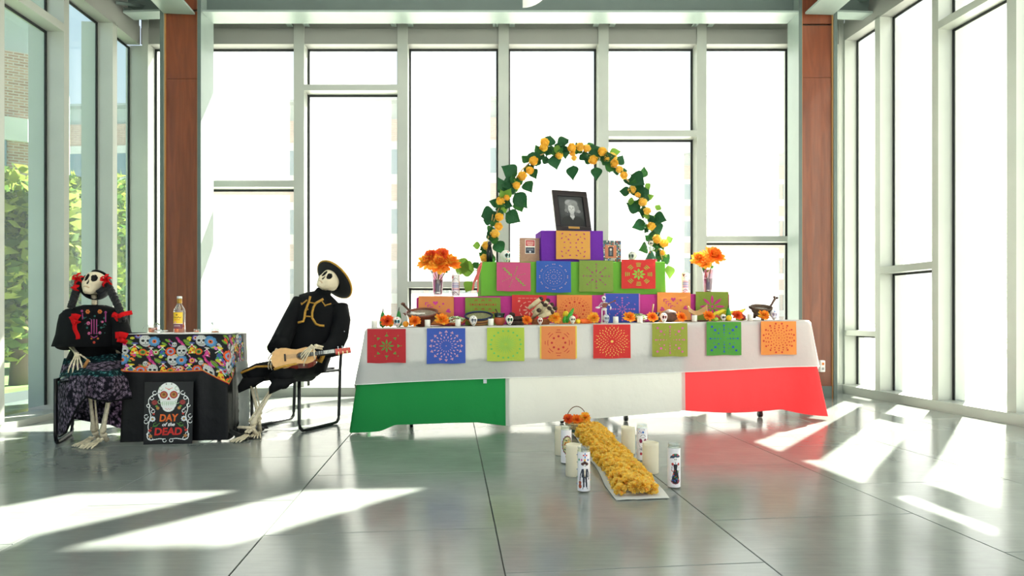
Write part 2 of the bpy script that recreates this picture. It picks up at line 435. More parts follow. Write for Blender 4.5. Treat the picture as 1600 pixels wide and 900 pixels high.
# ---------------- floor of square tiles in running bond ----------------
def floor_mat():
    m = mat('polished_grey_tile', '#6d736c', 0.16, coat=0.0, spec=0.6); nt = m.node_tree; b = nt.nodes['Principled BSDF']
    t = nt.nodes.new('ShaderNodeNewGeometry'); oi = nt.nodes.new('ShaderNodeObjectInfo')
    n1 = nt.nodes.new('ShaderNodeTexNoise'); n1.inputs['Scale'].default_value = 1.6; n1.inputs['Detail'].default_value = 8; n1.inputs['Roughness'].default_value = 0.6
    mp = nt.nodes.new('ShaderNodeMapping'); mp.inputs['Scale'].default_value = (3, 26, 3)
    n2 = nt.nodes.new('ShaderNodeTexNoise'); n2.inputs['Scale'].default_value = 2.0; n2.inputs['Detail'].default_value = 5
    nt.links.new(t.outputs['Position'], n1.inputs['Vector']); nt.links.new(t.outputs['Position'], mp.inputs[0]); nt.links.new(mp.outputs[0], n2.inputs['Vector'])
    ad = nt.nodes.new('ShaderNodeMath'); ad.operation = 'ADD'; nt.links.new(n1.outputs['Fac'], ad.inputs[0])
    mu = nt.nodes.new('ShaderNodeMath'); mu.operation = 'MULTIPLY'; mu.inputs[1].default_value = 0.35; nt.links.new(n2.outputs['Fac'], mu.inputs[0]); nt.links.new(mu.outputs[0], ad.inputs[1])
    a2 = nt.nodes.new('ShaderNodeMath'); a2.operation = 'MULTIPLY_ADD'; a2.inputs[1].default_value = 0.16; nt.links.new(oi.outputs['Random'], a2.inputs[0]); nt.links.new(ad.outputs[0], a2.inputs[2])
    r = nt.nodes.new('ShaderNodeValToRGB'); r.color_ramp.elements[0].position = 0.45; r.color_ramp.elements[1].position = 1.0
    r.color_ramp.elements[0].color = (*lin('#6b706c'), 1); r.color_ramp.elements[1].color = (*lin('#868c87'), 1)
    nt.links.new(a2.outputs[0], r.inputs[0]); nt.links.new(r.outputs[0], b.inputs['Base Color'])
    r2 = nt.nodes.new('ShaderNodeMapRange'); r2.inputs['To Min'].default_value = 0.10; r2.inputs['To Max'].default_value = 0.24
    nt.links.new(n1.outputs['Fac'], r2.inputs['Value']); nt.links.new(r2.outputs[0], b.inputs['Roughness'])
    return m
TILE = floor_mat()
mb = MB(); mb.box((0, 1.5, -0.03), (11.5, 12.5, 0.04)); floor = tag(mb.build('floor', mat('grout', '#3f423e', 0.8)), kind='structure')
th = math.atan(0.099); TS = 0.915
ud, vd = V((math.cos(th), math.sin(th), 0)), V((-math.sin(th), math.cos(th), 0))
tm = MB(); g = TS/2-0.0022
lo = [(-g,-g,-0.012),(g,-g,-0.012),(g,g,-0.012),(-g,g,-0.012)]; c_ = 0.0015
tm._add(lo+[(-g,-g,-c_),(g,-g,-c_),(g,g,-c_),(-g,g,-c_)]+[(-g+c_,-g+c_,0),(g-c_,-g+c_,0),(g-c_,g-c_,0),(-g+c_,g-c_,0)],
        [(0,1,5,4),(1,2,6,5),(2,3,7,6),(3,0,4,7),(4,5,9,8),(5,6,10,9),(6,7,11,10),(7,4,8,11),(8,9,10,11)])
tile = tm.build('tile', TILE, floor); first = True
for i in range(-6, 7):
    u = 0.18+TS*(i-0.5); off = 2.50 if i % 2 == 0 else 2.97
    for j in range(-6, 7):
        v = off+TS*(j-0.5); p = ud*u+vd*v
        if abs(p.x) > 5.2 or p.y > 7.4 or p.y < -3: continue
        if first: o = tile; first = False
        else: o = tile.copy(); COL.objects.link(o)
        o.location = p; o.rotation_euler = (0, 0, th)

# ---------------- steel columns and beams ----------------
def column(x0, x1, y0, label, seam):
    dep = 0.26; w = x1-x0; tf = 0.035
    c = empty('steel_column', ((x0+x1)/2, y0+dep/2, 0), label=label, cat='column')
    for s_ in (-1, 1):
        mb = MB(); mb.box((s_*(w/2-tf/2), 0, TOP/2), (tf, dep, TOP)); mb.build('flange', STEEL, c)
        mb = MB(); mb.box((s_*(w/2-tf/2), -dep/2-0.002, TOP/2), (tf, 0.004, TOP)); mb.build('flange_edge', STEELD, c)
        mb = MB(); mb.box((s_*(w/2-tf-0.006), -dep/2+0.02, TOP/2), (0.012, 0.012, TOP)); mb.build('edge_band', WOODE, c)
    for z0, z1 in ((0.13, seam), (seam+0.004, 3.93), (3.95, TOP)):
        mb = MB(); mb.box((0, -dep/2+0.035, (z0+z1)/2), (w-2*tf-0.024, 0.02, z1-z0)); mb.build('wood_panel', WOODC, c)
    mb = MB(); mb.box((0, 0, TOP/2), (w-2*tf, 0.1, TOP)); mb.build('web', STEELD, c)
    mb = MB(); mb.box((0, -dep/2+0.03, 0.065), (w-2*tf, 0.03, 0.13)); mb.build('plinth', STEELD, c)
    return c
YL, YR = 6.15, 6.45
column((250-CX)*YL/F, (314-CX)*YL/F, YL, 'left steel column with reddish wood infill, behind the bottle table', 3.25)
column((1248-CX)*YR/F, (1308-CX)*YR/F, YR, 'right steel column with reddish wood infill, behind the red end of the altar', 3.38)
zbl, zbr = H+477*YL/F, H+476*YR/F
def beam(p0, p1, w, label, h=0.45, tf=0.02):
    p0, p1 = V(p0), V(p1); d = p1-p0; L = d.length; e = empty('steel_beam', (p0+p1)/2, label=label, cat='beam')
    n = V((-d.y, d.x, 0)).normalized()*w/2; inv = -V(e.location)
    def hx(name, a, b, z0, z1, m):
        mb = MB(); mb.hexa([p0+a+V((0,0,z0)), p1+a+V((0,0,z0)), p1+b+V((0,0,z0)), p0+b+V((0,0,z0)), p0+a+V((0,0,z1)), p1+a+V((0,0,z1)), p1+b+V((0,0,z1)), p0+b+V((0,0,z1))]); o = mb.build(name, m, e); o.location = inv
    hx('bottom_flange', -n, n, 0, tf, STEEL); hx('top_flange', -n, n, h-tf, h, STEEL); hx('web', -n*0.1, n*0.1, tf, h-tf, STEELD)
    return e
xl, xr = (314-CX)*YL/F, (1248-CX)*YR/F
beam((xl, YL+0.13, zbl), (xr, YR+0.13, zbr), 0.25, 'main grey steel beam spanning between the two columns above the windows')
for px, Y, zb, sx, lab in ((281, YL, zbl-0.03, -1, 'grey steel beam running forward from the left column'), (1279, YR, zbr-0.03, 1, 'grey steel beam running forward from the right column')):
    x = (px-CX)*Y/F; beam((x, Y-0.01, zb), (x+0.03*0-0.1*0+0.45*(1 if sx < 0 else 0.6), 1.2, zb), 0.30, lab)
beam(((250-CX)*YL/F-0.005, YL+0.13, zbl+0.03), (-3.94, YL+0.16, zbl+0.03), 0.16, 'short grey steel beam from the left column to the left window wall', h=0.3)
beam(((1308-CX)*YR/F+0.005, YR+0.13, zbr+0.03), (3.86, YR+0.16, zbr+0.03), 0.16, 'short grey steel beam from the right column to the right window wall', h=0.3)
for i, (a, b) in enumerate(bt[1:-1]):      # angle brackets on the mullion heads
    for s_ in (-1, 1):
        t = (a if s_ < 0 else b)+s_*0.035; zt = backw.z_at(t, 42)
        mb = MB(); backw.piece(mb, t-0.03, t+0.03, zt, zt+0.006, -0.12, 0.0); backw.piece(mb, t-0.003, t+0.003, zt, zt+0.16, -0.12, 0.0)
        mb.build('angle_bracket', STEEL, wb_)
for wl, t, zz in ((leftw, 0.35, 3.98), (rightw, 0.35, 4.22)):   # diagonal braces in the corners
    mb = MB(); p = wl.P(t, -0.02, zz); q = p+V((0.28 if wl is leftw else -0.28, 0.25, 0.06)); mb.tube([p, q], 0.03, 4, smooth=False); mb.tube([p+V((0,-0.12,0.02)), q+V((0,-0.12,0.03))], 0.02, 4, smooth=False)
    mb.build('corner_brace', STEELD, bpy.data.objects['wall_left' if wl is leftw else 'wall_right'])

# pendant lamp cut by the top of the frame
lamp = empty('pendant_lamp', W(838, -40, 3.4), label='white curved pendant lamp hanging at the top centre, cut off by the frame', cat='lamp')
LW = mat('lamp_white', '#f6f8f6', 0.5, emit=0)
mb = MB(); R_ = 0.165
pts = [(-0.075, 0, 0.20), (-0.075, 0, -0.158)]
for k in range(11):
    a = -math.pi/2+math.pi/2*k/10; pts.append((-0.075+0.165*math.cos(a)*0.97, 0, 0.0+0.155*math.sin(a)))
pts.append((0.085, 0, 0.20)); mb.prism([(x, -0.06, z) for x, y, z in pts], (0, 0.12, 0)); mb.build('shade', LW, lamp)
mb = MB(); mb.ell((-0.16, 0, 0.10), (0.075, 0.075, 0.185), 16, 10); mb.build('diffuser', LW, lamp)
mb = MB(); mb.tube([(0, 0, 0.18), (0, 0, TOP-lamp.location.z)], 0.006, 6); mb.build('cord', STEELD, lamp)
mb = MB(); mb.box((-0.03, 0, 0.21), (0.3, 0.12, 0.03)); mb.build('cap', LW, lamp)

# wall outlet box on the right column
p = W(1284, 572, 6.40); o = empty('outlet_box', p, label='small white outlet box low on the right wood column', cat='outlet')
mb = MB(); mb.box((0, 0, 0), (0.05, 0.05, 0.12), bevel=0.004); mb.build('box', WHITE, o)
mb = MB(); mb.box((0.0, -0.028, 0.025), (0.02, 0.008, 0.025)); mb.build('socket', mat('orange_plastic', '#d8792a', 0.5), o)
mb = MB(); mb.box((0.0, -0.028, -0.025), (0.02, 0.008, 0.025)); mb.build('socket', mat('grey_plastic', '#9a9a96', 0.5), o)

# ---------------- outside ----------------
mb = MB(); mb.box((0, 60, -0.25), (400, 300, 0.1)); g_ = mb.build('ground_outside', mat('outdoor_paving', '#b9bab2', 0.9, var=0.2, scale=0.3)); tag(g_, kind='structure')
mb = MB(); mb.box((-14, 10, -0.18), (14, 26, 0.06)); tag(mb.build('lawn', mat('grass', '#5f7a3c', 0.95, var=0.4, scale=3)), 'green lawn outside the left windows', 'grass', kind='stuff')
def brick_mat():
    m = mat('brick_wall', '#8b6a5c', 0.9); nt = m.node_tree; b = nt.nodes['Principled BSDF']
    t = nt.nodes.new('ShaderNodeTexCoord'); mp = nt.nodes.new('ShaderNodeMapping'); mp.inputs['Rotation'].default_value = (math.pi/2, 0, 0)
    sx = nt.nodes.new('ShaderNodeSeparateXYZ'); cb = nt.nodes.new('ShaderNodeCombineXYZ'); ad = nt.nodes.new('ShaderNodeMath'); ad.operation = 'ADD'
    nt.links.new(t.outputs['Object'], sx.inputs[0]); nt.links.new(sx.outputs['X'], ad.inputs[0]); nt.links.new(sx.outputs['Y'], ad.inputs[1])
    nt.links.new(ad.outputs[0], cb.inputs[0]); nt.links.new(sx.outputs['Z'], cb.inputs[1])
    br = nt.nodes.new('ShaderNodeTexBrick'); br.inputs['Scale'].default_value = 1.0
    br.inputs['Brick Width'].default_value = 0.21; br.inputs['Row Height'].default_value = 0.066; br.inputs['Mortar Size'].default_value = 0.012
    br.inputs['Color1'].default_value = (*lin('#8a6556'), 1); br.inputs['Color2'].default_value = (*lin('#a98674'), 1); br.inputs['Mortar'].default_value = (*lin('#a9a096'), 1)
    nt.links.new(cb.outputs[0], br.inputs['Vector']); nt.links.new(br.outputs['Color'], b.inputs['Base Color'])
    return m
BRICK = brick_mat(); CONC = mat('pale_concrete', '#b9bbb4', 0.9, var=0.1, scale=1); ROOFM = mat('grey_roof_metal', '#8d9796', 0.5)
WGL = mat('dark_window_glass', '#5b7480', 0.1, 0.0, spec=1.0)
def far_building(label, x0, x1, y, top, dep, floors, rz=0.0, wstep=3.2):
    b = empty('brick_building', ((x0+x1)/2, y, 0), rz, label=label, cat='building'); L = x1-x0
    def bx(name, z0, z1, off, m, xa=-L/2, xb=L/2):
        mb = MB(); mb.box(((xa+xb)/2, dep/2+off/2, (z0+z1)/2), (xb-xa, dep-off, z1-z0)); return mb.build(name, m, b)
    bx('wall', 0, top-1.4, 0.0, BRICK); bx('roof_band', top-1.4, top-0.15, 0.4, ROOFM); bx('roof', top-0.15, top, -0.3, ROOFM)
    for k in range(floors):
        zt = top-3.0-4.2*k
        if zt < 2.5: break
        bx('concrete_band', zt-0.55, zt, -0.12, CONC); bx('concrete_band', zt-3.0, zt-2.3, -0.12, CONC)
        n = int(L/wstep)
        for q in range(n):
            xa = -L/2+(q+0.5)*L/n
            if n <= 26:
                mb = MB(); mb.box((xa, -0.02, zt-1.42), (wstep*0.92, 0.12, 1.75)); w = mb.build('window', WGL, b)
                mb = MB(); mb.box((xa, -0.1, zt-1.42), (0.1, 0.08, 1.75)); mb.build('window_bar', CONC, w)
    return b
far_building('long brick office block seen through the back windows, with bands of windows', -46, 4, 44, 16.2, 14, 4, rz=math.radians(-3))
far_building('lower distant brick block seen at the right edge of the back windows', 14, 44, 70, 19.5, 12, 4)
far_building('tall brick building close by, outside the left windows', -22.2, -10.9, 12.0, 8.6, 8, 1, rz=math.radians(30))

def tree(x, y, h, r, c1, c2, label, seed, n=5200):
    rnd = random.Random(seed); t = empty('tree', (x, y, -0.2), label=label, cat='tree', group=None)
    mb = MB(); mb.tube([(0,0,0),(0.05,0,h*0.4),(0,0.05,h*0.85)], [0.13, 0.09, 0.03], 8)
    for k in range(7):
        a = rnd.random()*6.28; z = h*(0.35+0.07*k); mb.tube([(0,0,z),(math.cos(a)*r*0.6, math.sin(a)*r*0.6, z+h*0.14)], [0.04, 0.012], 5)
    mb.build('trunk', mat('bark', '#5b4a39', 0.9), t)
    mb = MB(); blobs = [(V((rnd.gauss(0, 0.38)*r, rnd.gauss(0, 0.38)*r, h*(0.25+0.68*rnd.random()))), r*(0.25+0.3*rnd.random())) for _ in range(26)]
    vs, fs, ms = [], [], []
    for k in range(n):
        c, rr = blobs[k % 26]; d = V((rnd.gauss(0,1), rnd.gauss(0,1), rnd.gauss(0,1))).normalized()*rr*(rnd.random()**0.4); p = c+d
        s_ = 0.09+0.06*rnd.random(); u = V((rnd.gauss(0,1), rnd.gauss(0,1), rnd.gauss(0,0.5))).normalized(); w = u.cross(V((rnd.gauss(0,1), rnd.gauss(0,1), rnd.gauss(0,1)))).normalized()
        o = len(vs); vs += [p-u*s_, p+w*s_*0.5, p+u*s_, p-w*s_*0.5]; fs.append((o, o+1, o+2, o+3)); ms.append(0 if rnd.random() < 0.55 else 1)
    mb.v = [tuple(p) for p in vs]; mb.f = fs; mb.m = ms; mb.sm = [False]*len(fs)
    o = mb.build('foliage', [cloth_mat('leaf_'+c1[1:], c1, 0.45), cloth_mat('leaf_'+c2[1:], c2, 0.45)], t); o['kind'] = 'stuff'
    return t
tree(-7.3, 9.1, 3.2, 0.9, '#97a04c', '#566b34', 'yellow-green young tree outside the far left window', 1)
tree(-8.6, 12.2, 4.0, 1.0, '#8d9a3c', '#4c6a2a', 'tall yellowing tree outside behind the skeleton in the dress', 2)
tree(-9.9, 15.8, 4.7, 1.1, '#a39a35', '#5d7a30', 'small bushy tree outside beside the left corner of the room', 3)
tree(13.5, 11.5, 6.0, 2.4, '#93a34a', '#5d7d34', 'round green tree outside the right windows', 4)
tree(17.5, 19.5, 5.0, 2.6, '#8ba04c', '#567a35', 'lower bushy green tree further out beyond the right windows', 5)

# ================= ALTAR =================
O_ = V((-1.072, 4.574)); ang = math.atan(0.168); A_ = V((math.cos(ang), math.sin(ang))); B_ = V((-math.sin(ang), math.cos(ang)))
TL, TW = 3.61, 0.78
def T(a, b, h=0.0, floor=False):
    q = O_+A_*a+B_*b; return V((q.x, q.y, (0.0 if floor else 0.768+0.0166*a)+h))
def apx(px, b=0.0):
    k = (px-CX)/F; q = O_+B_*b; return (k*q.y-q.x)/(A_.x-k*A_.y)
def hpx(px, py, b=0.0):                     # height above the table top of the point seen at (px, py) on row b
    a = apx(px, b); q = T(a, b); return H-(py-CY)*q.y/F-q.z
def on(px, b, h=0.0): return T(apx(px, b), b, h)

# folding tables (two, end to end), mostly under the cloths
for k in range(2):
    a0, a1 = 0.05+k*1.78, 0.05+k*1.78+1.70
    t = empty('folding_table', T((a0+a1)/2, 0.4, 0, True), ang, ('left' if k == 0 else 'right')+' wheeled table hidden under the '+('green' if k == 0 else 'red')+' half of the altar cloths', 'table')
    c0 = T((a0+a1)/2, 0.4).z
    mb = MB(); mb.box((0, 0, c0-0.02), (a1-a0, 0.70, 0.025), bevel=0.004); mb.build('tabletop', WHITE, t)
    for sx in (-1, 1):
        lx = sx*(0.58 if (k == 0) == (sx < 0) else 0.62)
        mb = MB(); mb.tube([(lx, -0.27, 0.08), (lx, 0.27, 0.08)], 0.02, 8); mb.tube([(lx, 0, 0.08), (lx, 0, c0-0.03)], 0.025, 8); mb.build('leg', STEELD, t)
        for sy in (-1, 1):
            cs = MB(); cs.tube([(lx-0.012, sy*0.26, 0.028), (lx+0.012, sy*0.26, 0.028)], 0.027, 14); cs.tube([(lx, sy*0.26, 0.03), (lx, sy*0.26, 0.08)], 0.012, 8); cs.box((lx, sy*0.26, 0.058), (0.03, 0.035, 0.02)); cs.build('caster', BLACKP, t)

# skirt of cloth around the front and the two ends
def skirt(s, drop, off, flare=0.16, fold=0.012, seed=0.0):
    """s: path length, 0 at the front left corner, TL at the front right corner; negative / > TL run back along the ends"""
    zt = 0.768+0.0166*min(max(s, 0), TL)
    rr = 0.03
    if s < 0: p = O_+B_*(-s); n = -A_; cn = max(0, 1+s/0.30)
    elif s > TL: p = O_+A_*TL+B_*(s-TL); n = A_; cn = max(0, 1-(s-TL)/0.30)
    else: p = O_+A_*s; n = -B_; cn = max(0, 1-min(s, TL-s)/0.22)
    c2 = cn*cn
    if cn > 0:                                    # corner: normals swing out to the diagonal
        dg = ((-A_ if s < TL/2 else A_)-B_*0.5).normalized(); n = (n*(1-0.9*c2)+dg*0.9*c2).normalized()
    w = noise.noise(V((s*2.2+seed, drop*0.9, seed)))*fold*2.0*min(1, drop*3)+noise.noise(V((s*7+seed, drop*1.5, 3.0)))*fold*0.7*min(1, drop*3)
    d = off+w+drop*flare*(0.10+0.95*c2)
    q = p+n*d
    return V((q.x, q.y, zt+0.004-drop+off*0.3))
def skirt_panel(name, s0, s1, off, hem, m, parent, nu, nv=22, top=0.0, seed=0.0, flare=0.16, fold=0.012):
    mb = MB()
    def fn(u, v):
        s = s0+(s1-s0)*u; L = hem(s); dr = top+(L-top)*v
        return skirt(s, dr, off, flare, fold, seed)
    mb.grid(nu, nv, fn); return mb.build(name, m, parent)
flag = empty('flag_cloth', T(TL/2, 0.0, 0, True), label='long green, white and red flag cloth hanging to the floor under the altar', cat='tablecloth')
def attach(o, par): o.location = -V(par.location); return o
zt_ = lambda s: 0.768+0.0166*min(max(s, 0), TL)
sg, sw = apx(795), apx(1064)
def hem_flag(s):
    c = max(0, 1-abs(s)/0.2)+max(0, 1-abs(s-TL)/0.25)
    base = 0.045+0.015*math.sin(s*5)+0.012*math.sin(s*13)
    if s < sg: base = 0.05-0.035*max(0, (s-sg+0.25)/0.25)
    elif s < sw: base = 0.02+0.07*(s-sg)/(sw-sg)
    else: base = 0.10-0.03*math.sin((s-sw)*3)
    return zt_(s)-max(0.012, base-0.08*c)+0.002
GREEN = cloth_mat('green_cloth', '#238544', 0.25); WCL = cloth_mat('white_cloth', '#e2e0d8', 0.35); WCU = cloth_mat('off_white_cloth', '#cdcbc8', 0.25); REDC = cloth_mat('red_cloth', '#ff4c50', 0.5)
attach(skirt_panel('green_panel', -0.62, sg, 0.006, hem_flag, GREEN, flag, 90, 26, top=0.25, seed=2.2, fold=0.010, flare=0.17), flag)
attach(skirt_panel('white_panel', sg-0.03, sw+0.03, 0.012, hem_flag, WCL, flag, 60, 26, top=0.25, seed=2.2, fold=0.010, flare=0.17), flag)
attach(skirt_panel('red_panel', sw, TL+0.62, 0.006, hem_flag, REDC, flag, 80, 26, top=0.03, seed=2.2, fold=0.010, flare=0.17), flag)

wc = empty('white_tablecloth', T(TL/2, 0.4), label='white tablecloth spread over the altar table above the flag cloth', cat='tablecloth')
def hem_white(s):
    h = 0.415-0.005*s
    if s < 0: h += 0.12*min(1, -s/0.14)            # left end: the hem falls away to the corner of the cloth
    elif s > TL: h += 0.16*max(0, 1-abs(s-TL-0.09)/0.09) if s < TL+0.18 else 0.0
    h += -0.006*math.sin(s*2.2)
    return h
mb = MB()
pr = [-0.6+0.6*i/10 for i in range(10)]+[TL*i/110 for i in range(111)]+[TL+0.6*(i+1)/14 for i in range(14)]
rows = 16; vs = []; n = len(pr)
vs += [T(min(max(s, 0.02), TL-0.02), 0.02 if 0 <= s <= TL else abs(s if s < 0 else s-TL)+0.0, 0.006) for s in pr]
for j in range(rows+1):
    for s in pr: vs.append(skirt(s, hem_white(s)*j/rows, 0.022, 0.17, 0.010, 2.2) if j else skirt(s, 0.003, 0.008, 0.1, 0.0))
fs = [(j*n+i, j*n+i+1, (j+1)*n+i+1, (j+1)*n+i) for j in range(rows+1) for i in range(n-1)]
mb._add(vs, fs, 0, True)
attach(mb.build('hanging_skirt', WCU, wc), wc)
mb = MB(); mb.grid(40, 10, lambda u, v: T(-0.01+(TL+0.02)*u, 0.01+0.77*v, 0.006+0.001*math.sin(u*40)*math.sin(v*9))); attach(mb.build('top_sheet', WCL, wc), wc)
mb = MB(); ea = lambda s: hem_white(s)
mb.tube([skirt(s, hem_white(s), 0.0225, 0.17, 0.010, 2.2) for s in pr], 0.0025, 5); attach(mb.build('hem', mat('white_hem', '#f8f8f4', 0.8), wc), wc)
# care label on the hem
mb = MB(); s = apx(757); p = skirt(s, 0.415, 0.03); mb.box(p+V((0, -0.004, -0.012)), (0.025, 0.002, 0.03)); attach(mb.build('care_tag', mat('care_tag', '#c9cbd2', 0.7), wc), wc)

# tiers
TIERS = {}
def tier(name, px0, px1, b0, b1, h0, h1, col, label, seed):
    a0, a1 = apx(px0, b0), apx(px1, b0); L = a1-a0; e = empty('covered_box', T((a0+a1)/2, (b0+b1)/2, h0), ang, label, 'box')
    hh = h1-h0; dd = b1-b0
    mb = MB(); mb.box((0, 0, hh/2+0.001), (L-0.03, dd-0.03, hh-0.012)); mb.build('box', mat('cardboard', '#b08b60', 0.9), e)
    rnd = random.Random(seed); per = []
    nx, ny = 40, 12
    for i in range(nx): per.append((-L/2+L*i/nx, -dd/2, 0, -1))
    for i in range(ny): per.append((L/2, -dd/2+dd*i/ny, 1, 0))
    for i in range(nx): per.append((L/2-L*i/nx, dd/2, 0, 1))
    for i in range(ny): per.append((-L/2, dd/2-dd*i/ny, -1, 0))
    n = len(per); vs = []; R = 6
    sl = 0.0166
    for j in range(R+2):
        for (x, y, nx_, ny_) in per:
            if j == 0: vs.append((x*0.985, y*0.97, hh+0.001+sl*x*0)); continue
            t = (j-1)/R; w = 0.006*noise.noise(V((x*6+seed, y*6, t*2)))*(0.3+t)
            z = hh-0.004-t*(hh-0.008)-0.004*noise.noise(V((x*5, y*5, seed)))*(t > 0.9)
            vs.append((x+nx_*w, y+ny_*w, max(0.002, z)))
    fs = [((j)*n+i, (j)*n+(i+1)%n, (j+1)*n+(i+1)%n, (j+1)*n+i) for j in range(R+1) for i in range(n)]
    fs.append(tuple(range(n)))
    mb = MB(); mb._add(vs, fs, 0, False)
    mb.build('cloth_cover', cloth_mat('tissue_'+col[1:], col, 0.25), e)
    e.rotation_euler = (0, -math.atan(0.0166), ang)
    TIERS[name] = (b0, b1, h0, h1)
    return e
h1_ = 0.245; h2_ = h1_+0.288; h3_ = h2_+0.272
tier('pink', 652, 1140, 0.36, 0.74, 0.008, h1_, '#d8309a', 'long magenta cloth-covered box, lowest step on the altar table', 3)
tier('green', 752, 1040, 0.40, 0.70, h1_, h2_, '#6fc11c', 'lime green cloth-covered box, middle step of the altar', 5)
tier('purple', 846, 943, 0.44, 0.68, h2_, h3_, '#7a2bb5', 'purple cloth-covered box, top step under the portrait', 9)

# ---------------- cut tissue squares ----------------
def petal(r0, r1, w, a, n=6):                   # leaf shape from radius r0 to r1 along angle a
    o = []
    for i in range(n+1): t = i/n; o.append((r0+(r1-r0)*t, w*math.sin(math.pi*t)))
    for i in range(n-1, 0, -1): t = i/n; o.append((r0+(r1-r0)*t, -w*math.sin(math.pi*t)))
    return [(x*math.cos(a)-y*math.sin(a), x*math.sin(a)+y*math.cos(a)) for x, y in o]
def dot(x, y, r, n=7): return [(x+r*math.cos(2*math.pi*i/n), y+r*math.sin(2*math.pi*i/n)) for i in range(n)]
def dia(r, a, l, w): c, s = math.cos(a), math.sin(a); return [(c*(r+x)-s*y, s*(r+x)+c*y) for x, y in ((-l, 0), (0, w), (l, 0), (0, -w))]
def arcs(r, a, half, w, n=6):
    o = [(r*math.cos(a-half+2*half*i/n), r*math.sin(a-half+2*half*i/n)) for i in range(n+1)]
    return o+[((r-w)*math.cos(a+half-2*half*i/n), (r-w)*math.sin(a+half-2*half*i/n)) for i in range(n+1)]
def heart(x, y, s, a=0):
    o = [(0,-1),(0.9,0.1),(0.85,0.7),(0.4,0.85),(0,0.45),(-0.4,0.85),(-0.85,0.7),(-0.9,0.1)]
    return [(x+s*(p*math.cos(a)-q*math.sin(a)), y+s*(p*math.sin(a)+q*math.cos(a))) for p, q in o]
def ring(n, f, ph=0): return [f(ph+2*math.pi*i/n) for i in range(n)]
def chevron(x, y, s, a):
    c, n = math.cos(a), math.sin(a); o = [(-1, -1), (0, 0), (1, -1), (1, -0.4), (0, 0.6), (-1, -0.4)]
    return [(x+s*(p*c-q*n), y+s*(p*n+q*c)) for p, q in o]
pi = math.pi
def PAT(k):
    if k == 'star8': return ring(8, lambda a: petal(0.08, 0.42, 0.055, a))+[dot(0,0,0.05)]+ring(8, lambda a: [(x*math.cos(a)-y*math.sin(a), x*math.sin(a)+y*math.cos(a)) for x, y in ((0.60,-0.11),(0.76,-0.0),(0.60,0.11))], pi/8*0)+ring(4, lambda a: dot(0.86*math.cos(a)*1.05, 0.86*math.sin(a)*1.05, 0.035), pi/4)+ring(4, lambda a: dot(0.82*math.cos(a), 0.82*math.sin(a), 0.03), 0)
    if k == 'rosette': return ring(16, lambda a: dia(0.34, a, 0.06, 0.02))+ring(16, lambda a: dia(0.52, a, 0.085, 0.035), pi/16)+ring(16, lambda a: dia(0.68, a, 0.075, 0.04))+ring(16, lambda a: arcs(0.86, a, 0.10, 0.05))+ring(16, lambda a: dia(0.90, a, 0.04, 0.05))+[dot(0,0,0.03)]
    if k == 'rays': return ring(24, lambda a: petal(0.06, 0.68, 0.012, a))+ring(18, lambda a: dot(0.86*math.cos(a), 0.86*math.sin(a), 0.062))
    if k == 'arches': return ring(8, lambda a: dot(0.42*math.cos(a), 0.42*math.sin(a), 0.075))+ring(8, lambda a: arcs(0.70, a, 0.26, 0.035))+ring(8, lambda a: arcs(0.86, a, 0.13, 0.035))+ring(10, lambda a: dot(0.2*math.cos(a), 0.2*math.sin(a), 0.012, 5))
    if k == 'seeds': return [dot(0,0,0.085)]+sum([ring(n, (lambda r, s_: lambda a: dia(r, a, s_, s_*0.55))(r, s_), ph) for n, r, s_, ph in ((10,0.26,0.035,0),(14,0.38,0.045,0.2),(18,0.5,0.05,0),(20,0.62,0.05,0.15),(24,0.74,0.055,0),(24,0.86,0.06,0.13),(16,0.97,0.035,0))], [])
    if k == 'dots': return sum([[dot(x*math.cos(a)-y*math.sin(a), x*math.sin(a)+y*math.cos(a), r) for x, y, r in ((0.22,0,0.03),(0.38,0,0.045),(0.56,0,0.05),(0.72,0,0.035),(0.84,0,0.06),(0.62,0.28,0.03),(0.62,-0.28,0.03),(0.34,0.34,0.05),(0.54,0.54,0.085),(0.76,0.74,0.075))] for a in (0, pi/2, pi, 3*pi/2)], [])
    if k == 'burst': return sum([ring(n, (lambda r, s_: lambda a: dia(r, a, s_, s_))(r, s_), ph) for n, r, s_, ph in ((8,0.18,0.03,0),(12,0.34,0.035,0),(16,0.5,0.045,0.1),(16,0.66,0.055,0),(20,0.8,0.045,0),(16,0.93,0.07,0.2))], [])+[dot(0,0,0.045)]
    if k == 'hearts': return [heart(-0.05,0.55,0.17), heart(0.72,-0.05,0.17,-1.2), heart(-0.75,-0.15,0.17,1.2), heart(0.15,-0.75,0.16,pi)]+[chevron(-0.62+0.14*i, 0.55-0.16*i, 0.13, pi/4*1.0) for i in range(4)]+[dot(0.42,0.5,0.085,4), dot(0.2,0.28,0.06,4), dot(0.03,0.05,0.045,4), dot(0.38,-0.35,0.05,4)]+[chevron(0.2+0.12*i, -0.42-0.12*i, 0.1, -2.4) for i in range(3)]
    if k == 'arrows': return sum([[dot(x,y,0.075,4)]+[arcs_shift(x, y, s) for s in (-1, 1)] for x in (-0.62,-0.2,0.2,0.62) for y in (-0.1, 0.52)], [])+[chevron(x, y, 0.10, a) for x in (-0.42, 0, 0.42) for y, a in ((0.2, 0), (-0.4, pi), (0.86, 0), (-0.75, 0))]
    if k == 'lines': return [[(x-0.09,y),(x+0.09,y),(x+0.09,y+0.035),(x-0.09,y+0.035)] for x in (-0.6,-0.36,-0.12,0.12,0.36,0.6) for y in (0.82,)]+ring(12, lambda a: arcs(0.62, a, 0.16, 0.05))+ring(8, lambda a: petal(0.12, 0.42, 0.05, a))+ring(4, lambda a: dia(0.9, a, 0.08, 0.1), pi/4)
